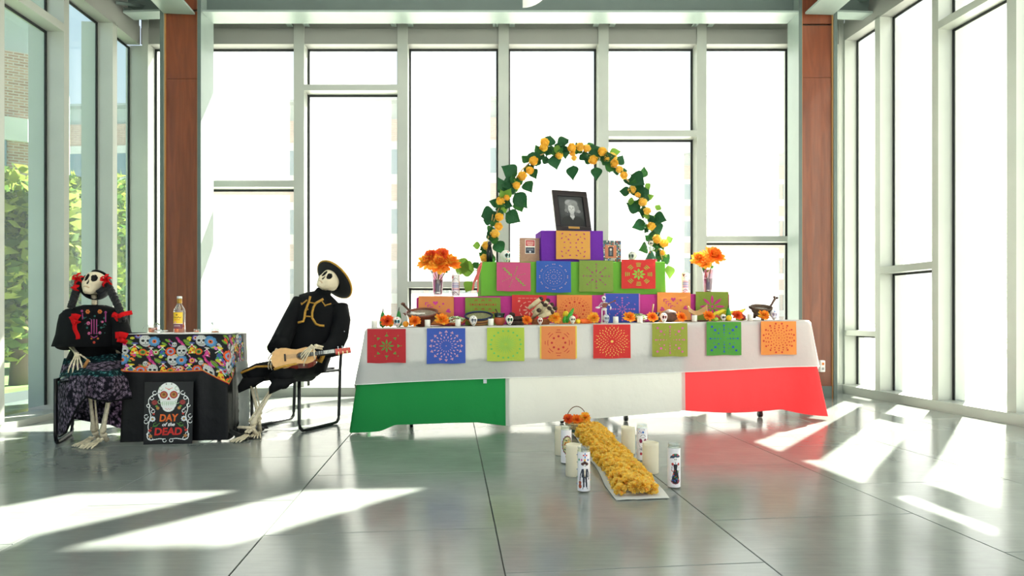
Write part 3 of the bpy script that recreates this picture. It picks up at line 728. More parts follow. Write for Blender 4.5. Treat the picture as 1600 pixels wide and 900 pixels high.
    if k == 'halo': return sum([ring(n, (lambda r, s_: lambda a: dot(r*math.cos(a), r*math.sin(a), s_, 5))(r, s_), 0) for n, r, s_ in ((10,0.18,0.02),(16,0.30,0.025),(20,0.42,0.025),(12,0.58,0.07),(28,0.75,0.03),(28,0.88,0.03))], [])
    if k == 'snow': return ring(8, lambda a: petal(0.08, 0.34, 0.03, a))+ring(8, lambda a: dia(0.44, a, 0.06, 0.06))+ring(8, lambda a: dia(0.60, a, 0.06, 0.06))+ring(4, lambda a: dia(0.76, a, 0.08, 0.08))+ring(8, lambda a: arcs(0.9, a, 0.06, 0.04), pi/8)
    if k == 'daisy': return ring(8, lambda a: petal(0.16, 0.84, 0.095, a))+[dot(0,0,0.10,9)]
    if k == 'cross': return [chevron(0.18+0.14*i, -0.15-0.15*i, 0.12, pi/4*3) for i in range(4)]+[chevron(-0.18-0.13*i, 0.15+0.15*i, 0.12, -pi/4) for i in range(4)]+[dot(0.12*i+0.1, 0.04*i+0.03, 0.028, 4) for i in range(1, 6)]+[dot(-0.12*i-0.1, -0.06*i-0.03, 0.028, 4) for i in range(1, 6)]+[dot(0.04*i+0.02, 0.13*i+0.08, 0.04, 4) for i in range(1, 6)]+[dot(-0.05*i-0.02, -0.13*i-0.08, 0.03, 4) for i in range(1, 6)]
    if k == 'rings': return ring(8, lambda a: dia(0.14, a, 0.03, 0.02))+ring(14, lambda a: dot(0.34*math.cos(a), 0.34*math.sin(a), 0.026, 5))+ring(14, lambda a: dot(0.48*math.cos(a), 0.48*math.sin(a), 0.03, 5), 0.2)+ring(40, lambda a: dot(0.66*math.cos(a), 0.66*math.sin(a), 0.013, 4))+ring(12, lambda a: dia(0.86, a-0.07, 0.03, 0.045))+ring(12, lambda a: dia(0.86, a+0.07, 0.03, 0.045))
    if k == 'spikes': return ring(8, lambda a: dia(0.36, a, 0.12, 0.05))+ring(8, lambda a: dia(0.60, a, 0.07, 0.035))+ring(8, lambda a: dia(0.8, a, 0.045, 0.08))+ring(8, lambda a: dia(0.18, a, 0.05, 0.02))+[dot(0,0,0.04)]
    if k == 'sun8': return ring(8, lambda a: petal(0.09, 0.42, 0.075, a, 6))+[dot(0,0,0.05)]+ring(8, lambda a: arcs(0.62, a, 0.2, 0.045))+ring(8, lambda a: arcs(0.73, a, 0.2, 0.045))+ring(8, lambda a: arcs(0.84, a, 0.19, 0.045))
    if k == 'scatter': return sum([[dia_at(x*sx, y*sy, l, w, a*sx*sy) for x, y, l, w, a in ((0.18,0.16,0.07,0.05,0.7),(0.55,0.2,0.08,0.045,-0.5),(0.3,0.42,0.09,0.06,1.0),(0.72,0.5,0.1,0.045,-0.9),(0.2,0.78,0.09,0.05,0.5),(0.68,0.85,0.1,0.05,-0.9),(0.45,0.62,0.05,0.05,0))] for sx in (-1, 1) for sy in (-1, 1)], [])
def dia_at(x, y, l, w, a): c, s = math.cos(a), math.sin(a); return [(x+c*p-s*q, y+s*p+c*q) for p, q in ((-l, 0), (0, w), (l, 0), (0, -w))]
def arcs_shift(x, y, s): return [(x+px*s, y+py) for px, py in arcs(0.17, 0, 0.6, 0.035)]

def papel(px0, px1, py0, py1, b, col, cut, pat, label, tl=0.1, group=None, off=0.03, bd=None, tilt=0.0):
    if b == 0: off = 0.042
    a0, a1 = apx(px0, b-off), apx(px1, b-off); w = a1-a0; q = T((a0+a1)/2, b-off)
    z1 = H-(py0-CY)*q.y/F; z0 = H-(py1-CY)*q.y/F; h = z1-z0
    m = cloth_mat('paper_'+col[1:], col, tl)
    seed = px0*0.37
    mb = MB(); wv = lambda u, v: 0.0035*noise.noise(V((u*2.5+seed, v*2.5, 1)))+0.002*math.sin(u*pi*2+seed)*(v)
    e = empty('cut_paper_square', (q.x, q.y, (z0+z1)/2), ang+tilt, label, 'decoration', group)
    f = lambda u, v: V(((u-0.5)*w*(1+0.01*v), wv(u, v)-0.004*v, (0.5-v)*h-0.002*math.sin(u*9+seed)*v))
    mb.grid(14, 14, f)
    # the top edge is folded back over the rim
    mb.grid(6, 3, lambda u, v: f(u, 0)+V((0, v*0.026, 0.001)))
    mb.build('tissue_sheet', m, e)
    if bd:
        mb = MB(); mb.grid(8, 8, lambda u, v: V(((u-0.5)*w*1.09, wv(u, v)-0.004*v+0.0025, (0.5-v)*h+0.003))); mb.build('under_sheet', cloth_mat('paper_'+bd[1:], bd, tl), e)
    mb = MB(); s = min(w, h)*0.47
    for poly in PAT(pat):
        p3 = []
        for x, y in poly:
            X, Z = x*w*0.47, y*h*0.47
            u, v = X/w+0.5, 0.5-Z/h; fp = f(u, v); p3.append((X, fp.y-0.0022, Z))
        mb._add(p3, [tuple(range(len(p3)))], 0)
    cp = mb.build('cut_pattern', cloth_mat('paper_'+cut[1:], cut, tl), e); cp['kind'] = 'stuff'
    return e
grpF = None
papel(574, 634, 514, 567, 0, '#c4202a', '#5a9a35', 'star8', 'red cut-paper square with a green eight-pointed star, at the left end of the tablecloth')
papel(667, 727, 513, 568, 0, '#3f5fc0', '#e8aab8', 'rosette', 'blue cut-paper square with a pink rosette on the tablecloth front')
papel(761, 819, 512, 564, 0, '#b4cc18', '#62c95a', 'rays', 'yellow-green cut-paper square with thin rays and mint dots')
papel(846, 899, 510, 561, 0, '#f08a3c', '#cf2a33', 'arches', 'pale orange cut-paper square with yellow edges and red arcs', bd='#f0d020')
papel(927, 985, 507, 560, 0, '#e0201c', '#f5cf50', 'seeds', 'bright red cut-paper square with many small yellow seeds')
papel(1019, 1074, 505, 557, 0, '#9aa024', '#e0609a', 'dots', 'olive cut-paper square with pink dots on the tablecloth front')
papel(1104, 1158, 503, 555, 0, '#4a9a30', '#2f55b5', 'dots', 'green cut-paper square with blue dots on the tablecloth front')
papel(1189, 1244, 502, 554, 0, '#f08a20', '#d42a1a', 'burst', 'orange cut-paper square with red diamonds, at the right end of the tablecloth')
b1, b2, b3 = 0.355, 0.395, 0.435
papel(654, 709, 463, 507, b1, '#e8893a', '#d8309a', 'hearts', 'orange cut-paper square with magenta hearts, left end of the magenta step', off=0.015)
papel(727, 782, 465, 508, b1, '#7f9a22', '#c8202a', 'arrows', 'green cut-paper square with red arrowheads on the magenta step', off=0.015)
papel(800, 854, 461, 508, b1, '#e02a2c', '#f0a888', 'lines', 'red cut-paper square with pale salmon cut-outs, behind the corn husk rolls', off=0.015)
papel(870, 925, 461, 508, b1, '#f0852c', '#d0281c', 'halo', 'orange cut-paper square with rings of small red dots on the magenta step', off=0.015)
papel(946, 998, 459, 507, b1, '#3d55b8', '#d068b0', 'snow', 'blue cut-paper square with a pink snowflake, behind the guitar figurine', off=0.015, bd='#d070b0')
papel(1027, 1079, 457, 503, b1, '#f0902c', '#d03a80', 'hearts', 'orange cut-paper square with magenta hearts, towards the right of the magenta step', off=0.015)
papel(1087, 1138, 456, 502, b1, '#7d9020', '#c8287c', 'daisy', 'olive cut-paper square with a big magenta daisy, right end of the magenta step', off=0.015)
papel(776, 829, 410, 455, b2, '#cf4a7c', '#74c324', 'cross', 'pink cut-paper square with lime chevrons, left end of the lime green step', off=0.015)
papel(838, 892, 408, 457, b2, '#3560b8', '#e8b0a0', 'rings', 'blue cut-paper square with peach rings on the lime green step', off=0.015)
papel(905, 958, 407, 456, b2, '#7f9a34', '#a83a78', 'spikes', 'moss green cut-paper square with purple spikes on the lime green step', off=0.015)
papel(971, 1024, 406, 451, b2, '#d8241e', '#86c42a', 'sun8', 'red cut-paper square with a lime green sun, right end of the lime green step', off=0.015)
papel(869, 922, 361, 405, b3, '#dd9a2c', '#b03078', 'scatter', 'mustard cut-paper square with scattered purple cuts on the purple box', off=0.015)

# ---------------- portrait ----------------
fr = empty('portrait_frame', on(897, 0.56, h3_+0.004), label='dark framed grey portrait of a short-haired woman on top of the altar', cat='picture frame')
fr.rotation_euler = (math.radians(-17), 0, math.radians(17))
fw, fh = 0.335, 0.355; fr.scale = (1.0, 1.0, 1.13)
mb = MB()
for (cx, cz, w, h) in ((0, 0.0225, fw, 0.045), (0, fh-0.0225, fw, 0.045), (-fw/2+0.0225, fh/2, 0.045, fh-0.09), (fw/2-0.0225, fh/2, 0.045, fh-0.09)): mb.box((cx, 0, cz), (w, 0.022, h), bevel=0.003)
mb.build('frame', mat('dark_frame_wood', '#20161a', 0.3, coat=0.3), fr)
mb = MB(); mb.box((0, 0.006, fh/2), (fw-0.06, 0.004, fh-0.06)); mb.build('backing', mat('mat_black', '#17151a', 0.5), fr)
cv = Canvas(96, 100, '#2f3133')
for k in range(26): cv.soft(random.uniform(0,96), random.uniform(0,100), random.uniform(8,22), random.uniform(8,20), random.choice(['#3a3c3e','#28292b','#444648','#333537']), al=0.5)
cv.soft(48, 96, 40, 30, '#151617'); cv.soft(20, 96, 18, 22, '#1b1c1d'); cv.soft(76, 96, 20, 24, '#1a1b1c')      # jacket
cv.poly([(43,54),(56,54),(59,72),(50,84),(40,72)], '#8f8f8f'); cv.soft(50, 72, 7, 7, '#9c9c9c')
cv.soft(50, 32, 23, 22, '#6a6b6c'); cv.soft(40, 22, 15, 11, '#8c8d8e'); cv.soft(60, 24, 16, 12, '#7a7b7c'); cv.soft(70, 42, 10, 15, '#6c6d6e'); cv.soft(31, 40, 8, 13, '#5c5d5e'); cv.soft(78, 52, 7, 6, '#808182'); cv.soft(26, 50, 6, 6, '#6a6b6c')
for k in range(12): cv.arc(50, 36, 13+k*0.8, -2.8+0.1*k, -0.4+0.02*k, 0.6, '#8a8b8c' if k % 2 else '#5d5e5f')
cv.soft(49, 43, 13.5, 17, '#a9a9a9'); cv.soft(49, 53, 10, 9, '#a2a2a2'); cv.soft(48, 35, 10, 6, '#b8b8b8'); cv.soft(40, 27, 10, 5, '#7e7f80'); cv.soft(58, 28, 9, 5, '#707172')
cv.ell(43.5, 41, 2.4, 1.1, '#4c4c4c'); cv.ell(54.5, 41, 2.4, 1.1, '#4c4c4c'); cv.line([(40,38.5),(46,37.5)], 0.9, '#747474'); cv.line([(52,37.5),(58,38.5)], 0.9, '#747474')
cv.soft(49, 46.5, 2, 2.4, '#959595'); cv.arc(49, 48.5, 4.4, 0.5, 2.64, 1.2, '#d0d0d0'); cv.arc(49, 49.6, 5, 0.5, 2.64, 0.7, '#6a6a6a'); cv.soft(42, 46, 3, 3, '#b4b4b4'); cv.soft(56, 46, 3, 3, '#b4b4b4')
cv.arc(49.5, 66, 8, 0.35, 2.8, 1.0, '#dcdcdc'); cv.ell(32, 56, 1.3, 1.6, '#dcdcdc')
cv.build('photograph', lambda u, v: V(((u-0.5)*0.225, 0.0, 0.305-v*0.24)), attr_mat('photo_print', 0.35, coat=0.2), fr)
mb = MB(); mb.box((0, -0.012, 0.033), (0.105, 0.003, 0.018)); mb.build('name_plate', mat('brass', '#b58a4a', 0.35, 0.6), fr)
mb = MB(); mb.box((0, 0.05, 0.12), (0.05, 0.004, 0.22)); mb.build('easel_back', mat('mat_black', '#17151a', 0.5), fr)

# ---------------- sugar skulls / skulls ----------------
def skull_bm(sub=4):
    import bmesh
    bm = bmesh.new(); bmesh.ops.create_icosphere(bm, subdivisions=sub, radius=1.0)
    return bm
def g2(x, y, s): return math.exp(-(x*x+y*y)/(2*s*s))
def skull_mesh(name, mats, sub=4, jaw=1.0, decor=0):
    """face looks along -Y; about 2 units tall. materials: bone, socket, teeth line, ring, accent"""
    bm = skull_bm(sub)
    dirs = [f.calc_center_median().normalized() for f in bm.faces]
    for v in bm.verts:
        d = v.co.normalized(); x, y, z = d
        p = V((x*0.80, y*0.98, z*0.92))
        if z < 0.1:
            k = min(1, (0.1-z)/0.9); fr_ = max(0.0, min(1.0, (-y+0.35)/0.8))
            p.z -= 0.34*k*fr_*jaw; p.x *= 1-0.34*k; p.y = p.y*(1-0.15*k) if y < 0 else p.y*(1-0.45*k)+(-0.10)*k
        if y < 0:
            e = g2(abs(x)-0.36, z+0.05, 0.15); p.y += 0.38*e
            b_ = g2(abs(x)-0.36, z-0.24, 0.16); p.y -= 0.06*b_
            ck = g2(abs(x)-0.52, z+0.36, 0.13); p.y -= 0.10*ck; p.x *= 1+0.10*ck
            nz = g2(x, (z+0.36)*0.8, 0.09); p.y += 0.20*nz
            hl = g2((abs(x)-0.5), z+0.62, 0.10); p.y += 0.08*hl; p.x *= 1-0.08*hl
            ch = g2(x, z+0.92, 0.2); p.y -= 0.10*ch
            tp = g2(abs(x)-0.85, z-0.05, 0.2); p.x *= 1-0.10*tp
        v.co = p
    for f, c in zip(bm.faces, dirs):
        x, y, z = c; f.smooth = True; f.material_index = 0
        if y < -0.25:
            de = math.hypot(abs(x)-0.34, (z+0.03)*1.05)
            if de < 0.235: f.material_index = 1
            elif decor and de < 0.32: f.material_index = 3
            if abs(x) < 0.13*(( -0.20-z)/0.24)+0.02 and -0.44 < z < -0.20: f.material_index = 1
            if -0.67 < z < -0.61 and abs(x) < 0.36: f.material_index = 2
            if -0.78 < z < -0.52 and abs(x) < 0.38 and (int((x+2)*13) % 2 == 0) and decor: f.material_index = 2
            if decor and (math.hypot(x, z-0.50) < 0.12 or (math.hypot(abs(x)-0.14, z-0.62) < 0.07)): f.material_index = 4
            if decor and math.hypot(abs(x)-0.42, z+0.42) < 0.09: f.material_index = 4
            if decor > 1 and math.hypot(abs(x)-0.36, z-0.42) < 0.07: f.material_index = 3
        if decor and c.z > 0.2 and (math.atan2(c.y, c.x)*2.2+20) % 1 < 0.22 and 0.62 < c.z < 0.74: f.material_index = 3
    me = bpy.data.meshes.new(name); bm.to_mesh(me); bm.free()
    for m in mats: me.materials.append(m)
    return me
CH = mat('glazed_white_ceramic', '#eceae4', 0.25, coat=0.5)
def C(hexs, r=0.4): return mat('paint_'+hexs[1:], hexs, r)
def skull_thing(px, b, h, size, ring_, acc, label, rz=0.0, base=C('#ece8df'), sock='#16130f', decor=1, tiltx=-0.1, cat='skull', name='sugar_skull', D=None):
    p = on(px, b, h)
    me = skull_mesh('skull', [base, C(sock), C('#2a2420'), C(ring_), C(acc)], 4, 0.9, decor)
    o = link(name, me, None, p+V((0, 0, size*0.98)), (tiltx, 0, rz), size)
    tag(o, label, cat)
    z0 = min((o.rotation_euler.to_matrix() @ v.co).z for v in me.vertices)*size
    o.location = p+V((0, 0, -z0)); return o
skull_thing(621, 0.10, 0.009, 0.040, '#2aa6b8', '#d23a5a', 'white sugar skull with turquoise eye rings beside the first orange marigold on the left', 0.1)
skull_thing(739.5, 0.06, 0.009, 0.040, '#8d8f92', '#5a5f70', 'grey-patterned sugar skull in front of the woven bowl', 0.2, sock='#5c6068')
skull_thing(796, 0.06, 0.009, 0.040, '#1f8f6a', '#d0342c', 'white sugar skull with green eyes beside the black-rimmed clay pot', 0.15, sock='#0d1a14')
skull_thing(844, 0.05, 0.009, 0.028, '#d03a30', '#c22a2a', 'tiny sugar skull with red cheeks in front of the basket of husk rolls', 0.0)
skull_thing(894.5, 0.05, 0.009, 0.033, '#d9d4c4', '#3a3a3a', 'small plain cream skull among the green and yellow vegetables', 0.1, base=C('#e5dec8'), decor=0)
skull_thing(947, 0.05, 0.009, 0.036, '#9aa4b0', '#5878a8', 'greyish sugar skull at the feet of the guitar figurine', 0.1, base=mat('frosted_ceramic', '#c8ccd0', 0.15, coat=0.6), sock='#6a7480')
skull_thing(1037, 0.06, 0.009, 0.038, '#c8324a', '#2a64c0', 'white sugar skull with pink and blue paint in front of the dark brown bread', 0.0)
skull_thing(1130, 0.05, 0.009, 0.029, '#3a2a2a', '#c02a20', 'tiny white sugar skull with dark eyes among the fruit on the right', 0.0)
skull_thing(1209, 0.08, 0.009, 0.043, '#c8bcd0', '#3a6ac8', 'shiny pale lilac sugar skull at the right end of the table', -0.2, base=mat('shiny_ceramic', '#e8e6ea', 0.08, coat=1.0), sock='#b0a4b8')
skull_thing(790, 0.50, h2_+0.002, 0.054, '#3c9a90', '#c8442c', 'large sugar skull with dark eyes on the left of the lime green step', 0.5, sock='#201c14')
skull_thing(988, 0.50, h2_+0.002, 0.050, '#9aa39a', '#7c7c70', 'off-white skull with green-grey eyes on the right of the lime green step', -0.5, base=C('#d3d0c4'), sock='#2d3a34')

# ---------------- flowers ----------------
def marigold_mesh(name, mats, petals=(12, 14, 15, 13, 9), R=1.0, point=True, seed=0, flat=1.0):
    rnd = random.Random(seed); mb = MB()
    for k, n in enumerate(petals):
        el = math.radians(4+k*19); L = R*(1.0-0.11*k); w = R*0.21*(1-0.05*k)
        for i in range(n):
            a = 2*pi*(i+0.5*(k % 2))/n+rnd.uniform(-0.12, 0.12); e2 = el+rnd.uniform(-0.16, 0.16); l = L*rnd.uniform(0.85, 1.08)
            c, s = math.cos(a), math.sin(a)
            def P(r, side, lift=0.0):
                x = r*math.cos(e2); z = r*math.sin(e2)*flat+lift; return (x*c-side*s, x*s+side*c, z+0.05)
            vs = [P(0.05*R, 0), P(l*0.55, w, 0.03), P(l*0.55, 0, -0.04), P(l*0.55, -w, 0.03), P(l*0.85, w*0.8, 0.02), P(l*0.85, -w*0.8, 0.02), P(l, 0, 0.05)]
            mb._add(vs, [(0, 2, 1), (0, 3, 2), (1, 2, 6, 4), (2, 3, 5, 6)], 0 if rnd.random() < 0.65 else 1)
    me = bpy.data.meshes.new(name); me.from_pydata(mb.v, [], mb.f)
    for m in mats: me.materials.append(m)
    me.polygons.foreach_set('material_index', mb.m); me.update(); return me
PO, PO2, PY, PY2, PR = (cloth_mat('petal_orange', '#ff9a34', 0.35), cloth_mat('petal_deep_orange', '#fa7c2c', 0.35), cloth_mat('petal_golden', '#ffc648', 0.35), cloth_mat('petal_yellow', '#ffc928', 0.35), cloth_mat('petal_red_orange', '#f2643c', 0.35))
SEPAL = cloth_mat('stem_green', '#4c7a2a', 0.25)
MG = {'orange': marigold_mesh('marigold_orange', [PO, PO2], seed=1), 'red': marigold_mesh('marigold_red', [PR, PO2], seed=2), 'gold': marigold_mesh('marigold_gold', [PY, PO], seed=3), 'amber': marigold_mesh('marigold_amber', [PO, PY], seed=4)}
def sepal(par, s=1.0):
    mb = MB(); mb.lathe([(0.02, -0.16), (0.14, -0.10), (0.24, 0.04), (0.05, 0.08)], 8); mb.build('calyx', SEPAL, par)
def marigold(px, b, size, kind, label, rx=1.0, rz=0.0, h=0.0, name='marigold'):
    p = on(px, b, h+0.008+size*0.80); o = link(name, MG[kind], None, p, (rx, 0, rz), size); sepal(o)
    return tag(o, label, 'flower')
marigold(605, 0.06, 0.058, 'red', 'red-orange marigold at the left end of the table front')
marigold(648, 0.05, 0.052, 'orange', 'orange marigold in front of the big clay bowl')
marigold(690, 0.06, 0.062, 'amber', 'large orange-yellow marigold right of the big clay bowl', 0.8, 0.4)
marigold(823, 0.05, 0.044, 'orange', 'orange marigold in front of the dark brown chunks')
marigold(867, 0.05, 0.056, 'gold', 'golden marigold left of the green cactus pads')
marigold(927.5, 0.05, 0.054, 'gold', 'golden marigold left of the guitar figurine', 1.1)
marigold(983, 0.05, 0.055, 'amber', 'amber marigold between two small white candles', 0.9)
marigold(1019, 0.06, 0.050, 'orange', 'orange marigold in front of the black pot')
marigold(1064, 0.06, 0.048, 'orange', 'orange marigold left of the curved wooden scoop', 1.1, 0.2)
marigold(1107, 0.05, 0.052, 'orange', 'orange marigold right of the curved wooden scoop')
marigold(1152, 0.05, 0.052, 'red', 'deep orange marigold in front of the bananas', 0.9)
marigold(1193, 0.06, 0.052, 'amber', 'orange marigold in front of the right stone bowl')

# small fluted candles along the edge
def fluted(px, label, b=0.05):
    mb = MB(); n = 16; r = 0.0205; h = 0.054
    mb.lathe([(r, 0), (r, h*0.96), (r*0.94, h), (r*0.8, h), (r*0.75, h-0.004), (0.001, h-0.004)], 32, wob=lambda t, z: 1+0.05*math.cos(t*n/1.0))
    o = mb.build('fluted_candle', mat('white_wax', '#efece0', 0.5), None, on(px, b, 0.008)); tag(o, label, 'candle', None)
    m2 = MB(); m2.tube([(0,0,h-0.005), (0,0,h+0.006)], 0.0012, 5); m2.build('wick', C('#4a4540'), o)
for px, lab in ((585, 'small white fluted candle at the far left of the table front'), (668, 'small white fluted candle under the big clay bowl'), (715.5, 'small white fluted candle in front of the plate of green salad'),
                (767, 'small white fluted candle right of the woven bowl'), (962, 'small white fluted candle right of the guitar figurine'), (1000, 'small white fluted candle left of the black pot'),
                (1085, 'small white fluted candle in front of the wooden scoop'), (1172, 'small white fluted candle near the right end, by the bananas')): fluted(px, lab)

# bowls, plates and food
CLAY = mat('dark_clay', '#6b2f1a', 0.4, var=0.3, scale=25, coat=0.2); CLAY2 = mat('red_clay', '#b5532f', 0.6, var=0.15, scale=30); STONE = mat('lava_stone', '#5d4a3c', 0.9, var=0.4, scale=60, bump=0.8)
def bowl_prof(r, h, t=0.008, foot=0.5):
    return [(r*foot, 0), (r*foot*1.05, 0.006), (r*0.82, h*0.45), (r*0.97, h*0.85), (r, h), (r-t, h), (r*0.86, h*0.78), (r*0.7, h*0.42), (r*0.3, h*0.25), (0.001, h*0.22)]
big = empty('clay_bowl', on(660, 0.22, 0.008), label='big dark clay bowl of grey stew with a wooden ladle, left part of table', cat='bowl')
mb = MB(); mb.lathe(bowl_prof(0.128, 0.105), 36); mb.build('bowl', CLAY, big)
mb = MB(); mb.lathe([(0.001, 0.093), (0.06, 0.092), (0.115, 0.089)], 28, cap=False); mb.build('stew', mat('grey_stew', '#8d8273', 0.7, var=0.5, scale=70, bump=1.0), big)
for s_ in (-1, 1): mb = MB(); mb.tube([(s_*0.118, -0.02, 0.085), (s_*0.145, 0, 0.09), (s_*0.118, 0.02, 0.085)], 0.008, 6); mb.build('handle', CLAY, big)
mb = MB(); mb.ell((-0.055, -0.05, 0.103), (0.030, 0.016, 0.010), 8, 6); mb.ell((-0.02, -0.06, 0.104), (0.018, 0.012, 0.009), 8, 6); mb.tube([(-0.08, -0.04, 0.112), (-0.03, -0.06, 0.106), (0.03, -0.05, 0.104)], 0.006, 6); mb.build('bone_garnish', C('#e9e5da'), big)
big.rotation_euler = (0.27, 0, 0); big.location.z += 0.016
o = empty('wooden_ladle', on(655, 0.22, 0.10), label='dark wooden ladle with a knobbed handle leaning out of the big clay bowl', cat='spoon')
mb = MB(); mb.tube([(-0.03, -0.02, 0.0), (-0.085, -0.02, 0.045), (-0.118, -0.02, 0.078)], [0.009, 0.009, 0.011], 8); mb.build('handle', mat('dark_wood', '#4c2a1c', 0.45, var=0.3, scale=40), o)
mb = MB(); mb.ell((-0.125, -0.02, 0.086), (0.019, 0.017, 0.014), 10, 7); mb.build('knob', mat('dark_wood', '#4c2a1c', 0.45), o)
rb = empty('stone_bowl', on(1188, 0.2, 0.008), label='stone mortar bowl on three feet at the right end of the table', cat='bowl')
mb = MB(); mb.lathe([(x*1.0, z+0.02) for x, z in bowl_prof(0.092, 0.088, 0.012, 0.4)], 30); mb.build('bowl', STONE, rb)
mb = MB(); mb.lathe([(0.001, 0.085), (0.078, 0.083)], 24, cap=False); mb.build('grey_salsa', mat('grey_salsa', '#8b857c', 0.8, var=0.5, scale=80, bump=1.0), rb)
for k in range(3): mb = MB(); a = 0.5+k*2.1; mb.tube([(0.05*math.cos(a), 0.05*math.sin(a), 0), (0.045*math.cos(a), 0.045*math.sin(a), 0.04)], [0.012, 0.018], 8); mb.build('foot', STONE, rb)
mb = MB(); mb.tube([(-0.088, 0, 0.09), (-0.108, 0, 0.112), (-0.100, 0, 0.095)], 0.009, 6); mb.build('handle', STONE, rb)
rb.rotation_euler = (0.27, 0, 0); rb.location.z += 0.012
o = empty('bone_pestle', on(1200, 0.2, 0.09), label='dark bone-shaped pestle standing up out of the right stone bowl', cat='pestle')
mb = MB(); mb.tube([(-0.01, 0, 0), (0.03, 0, 0.05), (0.062, 0, 0.105)], [0.013, 0.009, 0.011], 8); mb.ell((0.055, 0, 0.117), (0.012, 0.011, 0.011), 8, 6); mb.ell((0.078, 0, 0.110), (0.013, 0.011, 0.011), 8, 6); mb.build('bone', mat('dark_wood', '#4c2a1c', 0.45), o)

def shredded(c, r, n, cols, rnd, name, par, hz=0.02):
    for ci, cc in enumerate(cols):
        mb = MB()
        for k in range(n):
            a = rnd.random()*6.28; q = r*rnd.random()**0.5; x, y = c[0]+q*math.cos(a), c[1]+q*math.sin(a); z = c[2]+hz*(1-(q/r)**2)+rnd.random()*0.008
            th_ = rnd.random()*3.14; l = 0.011+rnd.random()*0.009
            mb.tube([(x-l*math.cos(th_), y-l*math.sin(th_), z), (x, y, z+0.004), (x+l*math.cos(th_), y+l*math.sin(th_), z-0.001)], 0.0022, 4)
        mb.build(name, C(cc), par)['kind'] = 'stuff'
rnd = random.Random(4)
for px, lab, rr in ((712, 'brown plate of shredded green salad near the left, between marigold and woven bowl', 0.085), (998, 'brown plate of shredded green salad near the black pot', 0.075)):
    pl = empty('salad_plate', on(px, 0.18, 0.008), label=lab, cat='plate')
    mb = MB(); mb.lathe([(rr*0.55, 0), (rr*0.9, 0.022), (rr, 0.034), (rr-0.005, 0.036), (rr*0.8, 0.026), (0.001, 0.02)], 28); mb.build('plate', CLAY2 if px < 800 else CLAY, pl)
    shredded((0, 0, 0.03), rr*0.78, 60, ('#7ba43c', '#dfe8cc'), rnd, 'shredded_salad', pl)
    pl.rotation_euler = (0.32, 0, 0); pl.location.z += rr*0.18
# woven bowl
wv = empty('woven_bowl', on(748, 0.2, 0.008), label='woven bowl with a dark blue rim and striped side, left of the clay pot', cat='bowl')
mb = MB()
for k in range(6): mb.tube([((0.072+0.0065*k)*math.cos(2*pi*i/36), (0.072+0.0065*k)*math.sin(2*pi*i/36), 0.006+0.009*k) for i in range(36)], 0.0052, 6, closed=True, mi=k % 3)
mb.build('coiled_side', [C('#a8612c'), C('#c89a5a'), C('#5a3a24')], wv)
mb = MB(); mb.tube([(0.108*math.cos(2*pi*i/40), 0.108*math.sin(2*pi*i/40), 0.062) for i in range(40)], 0.0075, 8, closed=True); mb.build('rim', mat('rim_weave', '#1c2748', 0.7, var=0.5, scale=200), wv)
mb = MB(); mb.lathe([(0.001, 0.048), (0.06, 0.047), (0.10, 0.055)], 26, cap=False); mb.build('grain', mat('grey_green_grain', '#8d8c62', 0.9, var=0.35, scale=90, bump=1.0), wv)['kind'] = 'stuff'
wv.rotation_euler = (0.30, 0, 0); wv.location.z += 0.020
# clay pot with black glaze, with spoon
for px, lab, hh, body, top, spoon in ((780.5, 'small round clay pot with a glazed black-green rim, left of the brown chunks', 0.098, CLAY2, mat('green_black_glaze', '#10201c', 0.12, coat=1.0), '#5a3422'), (1023, 'small shiny black pot with a wooden stick in it', 0.082, BLACKM, mat('black_glaze', '#101012', 0.12, coat=1.0), '#b08a58')):
    po = empty('clay_pot', on(px, 0.15, 0.008), label=lab, cat='pot'); r = 0.043
    mb = MB(); mb.lathe([(r*0.6, 0), (r, hh*0.22), (r*1.06, hh*0.40), (r*0.9, hh*0.62)], 24); mb.build('body', body, po)
    mb = MB(); mb.lathe([(r*0.9, hh*0.6), (r*0.82, hh*0.7), (r*1.02, hh*0.95), (r*1.05, hh), (r*0.92, hh), (r*0.75, hh*0.75), (0.001, hh*0.72)], 24); mb.build('rim', top, po)
    sp_ = MB(); x0 = 0.0; sp_.tube([(0.0, 0, hh*0.72), (-0.02, 0.0, hh*1.1), (-0.032 if px < 900 else -0.012, 0, hh*1.32 if px < 900 else hh*1.85)], [0.006, 0.006, 0.007], 6); o = sp_.build('spoon', mat('wood_'+spoon[1:], spoon, 0.6), None, po.location)
    tag(o, ('dark wooden stick standing in the round clay pot' if px < 900 else 'pale wooden stick standing in the shiny black pot'), 'spoon')
# dark chunks, bread, husk rolls
rnd = random.Random(12)
BRN = mat('dark_brown_food', '#3a261c', 0.7, var=0.5, scale=50, bump=0.8)
for k in range(11):
    x = 800+rnd.random()*14; lay = k//5; sz = 0.022+0.010*rnd.random(); p = on(797+(k % 5)*4.4+lay*1.5, 0.14+0.02*rnd.random()+0.02*lay, 0.022+0.034*lay)
    mb = MB(); mb.ell((0,0,0), (sz, sz*0.9, sz*0.75), 9, 7, fn=lambda d, q=k: 1+0.25*noise.noise(d*2.5+V((q, 0, 0)))); o = mb.build('brown_chunk', BRN, None, p); tag(o, 'one of the dark brown food chunks heaped beside the clay pot', 'food', 'dark brown chunks heaped beside the clay pot')
bk = empty('small_basket', on(845, 0.13, 0.008), label='small reddish-brown basket holding the corn husk rolls', cat='basket')
mb = MB()
for k in range(5): mb.tube([((0.052+0.004*k)*math.cos(2*pi*i/28)*1.25, (0.05+0.003*k)*math.sin(2*pi*i/28), 0.005+0.0085*k) for i in range(28)], 0.005, 6, closed=True)
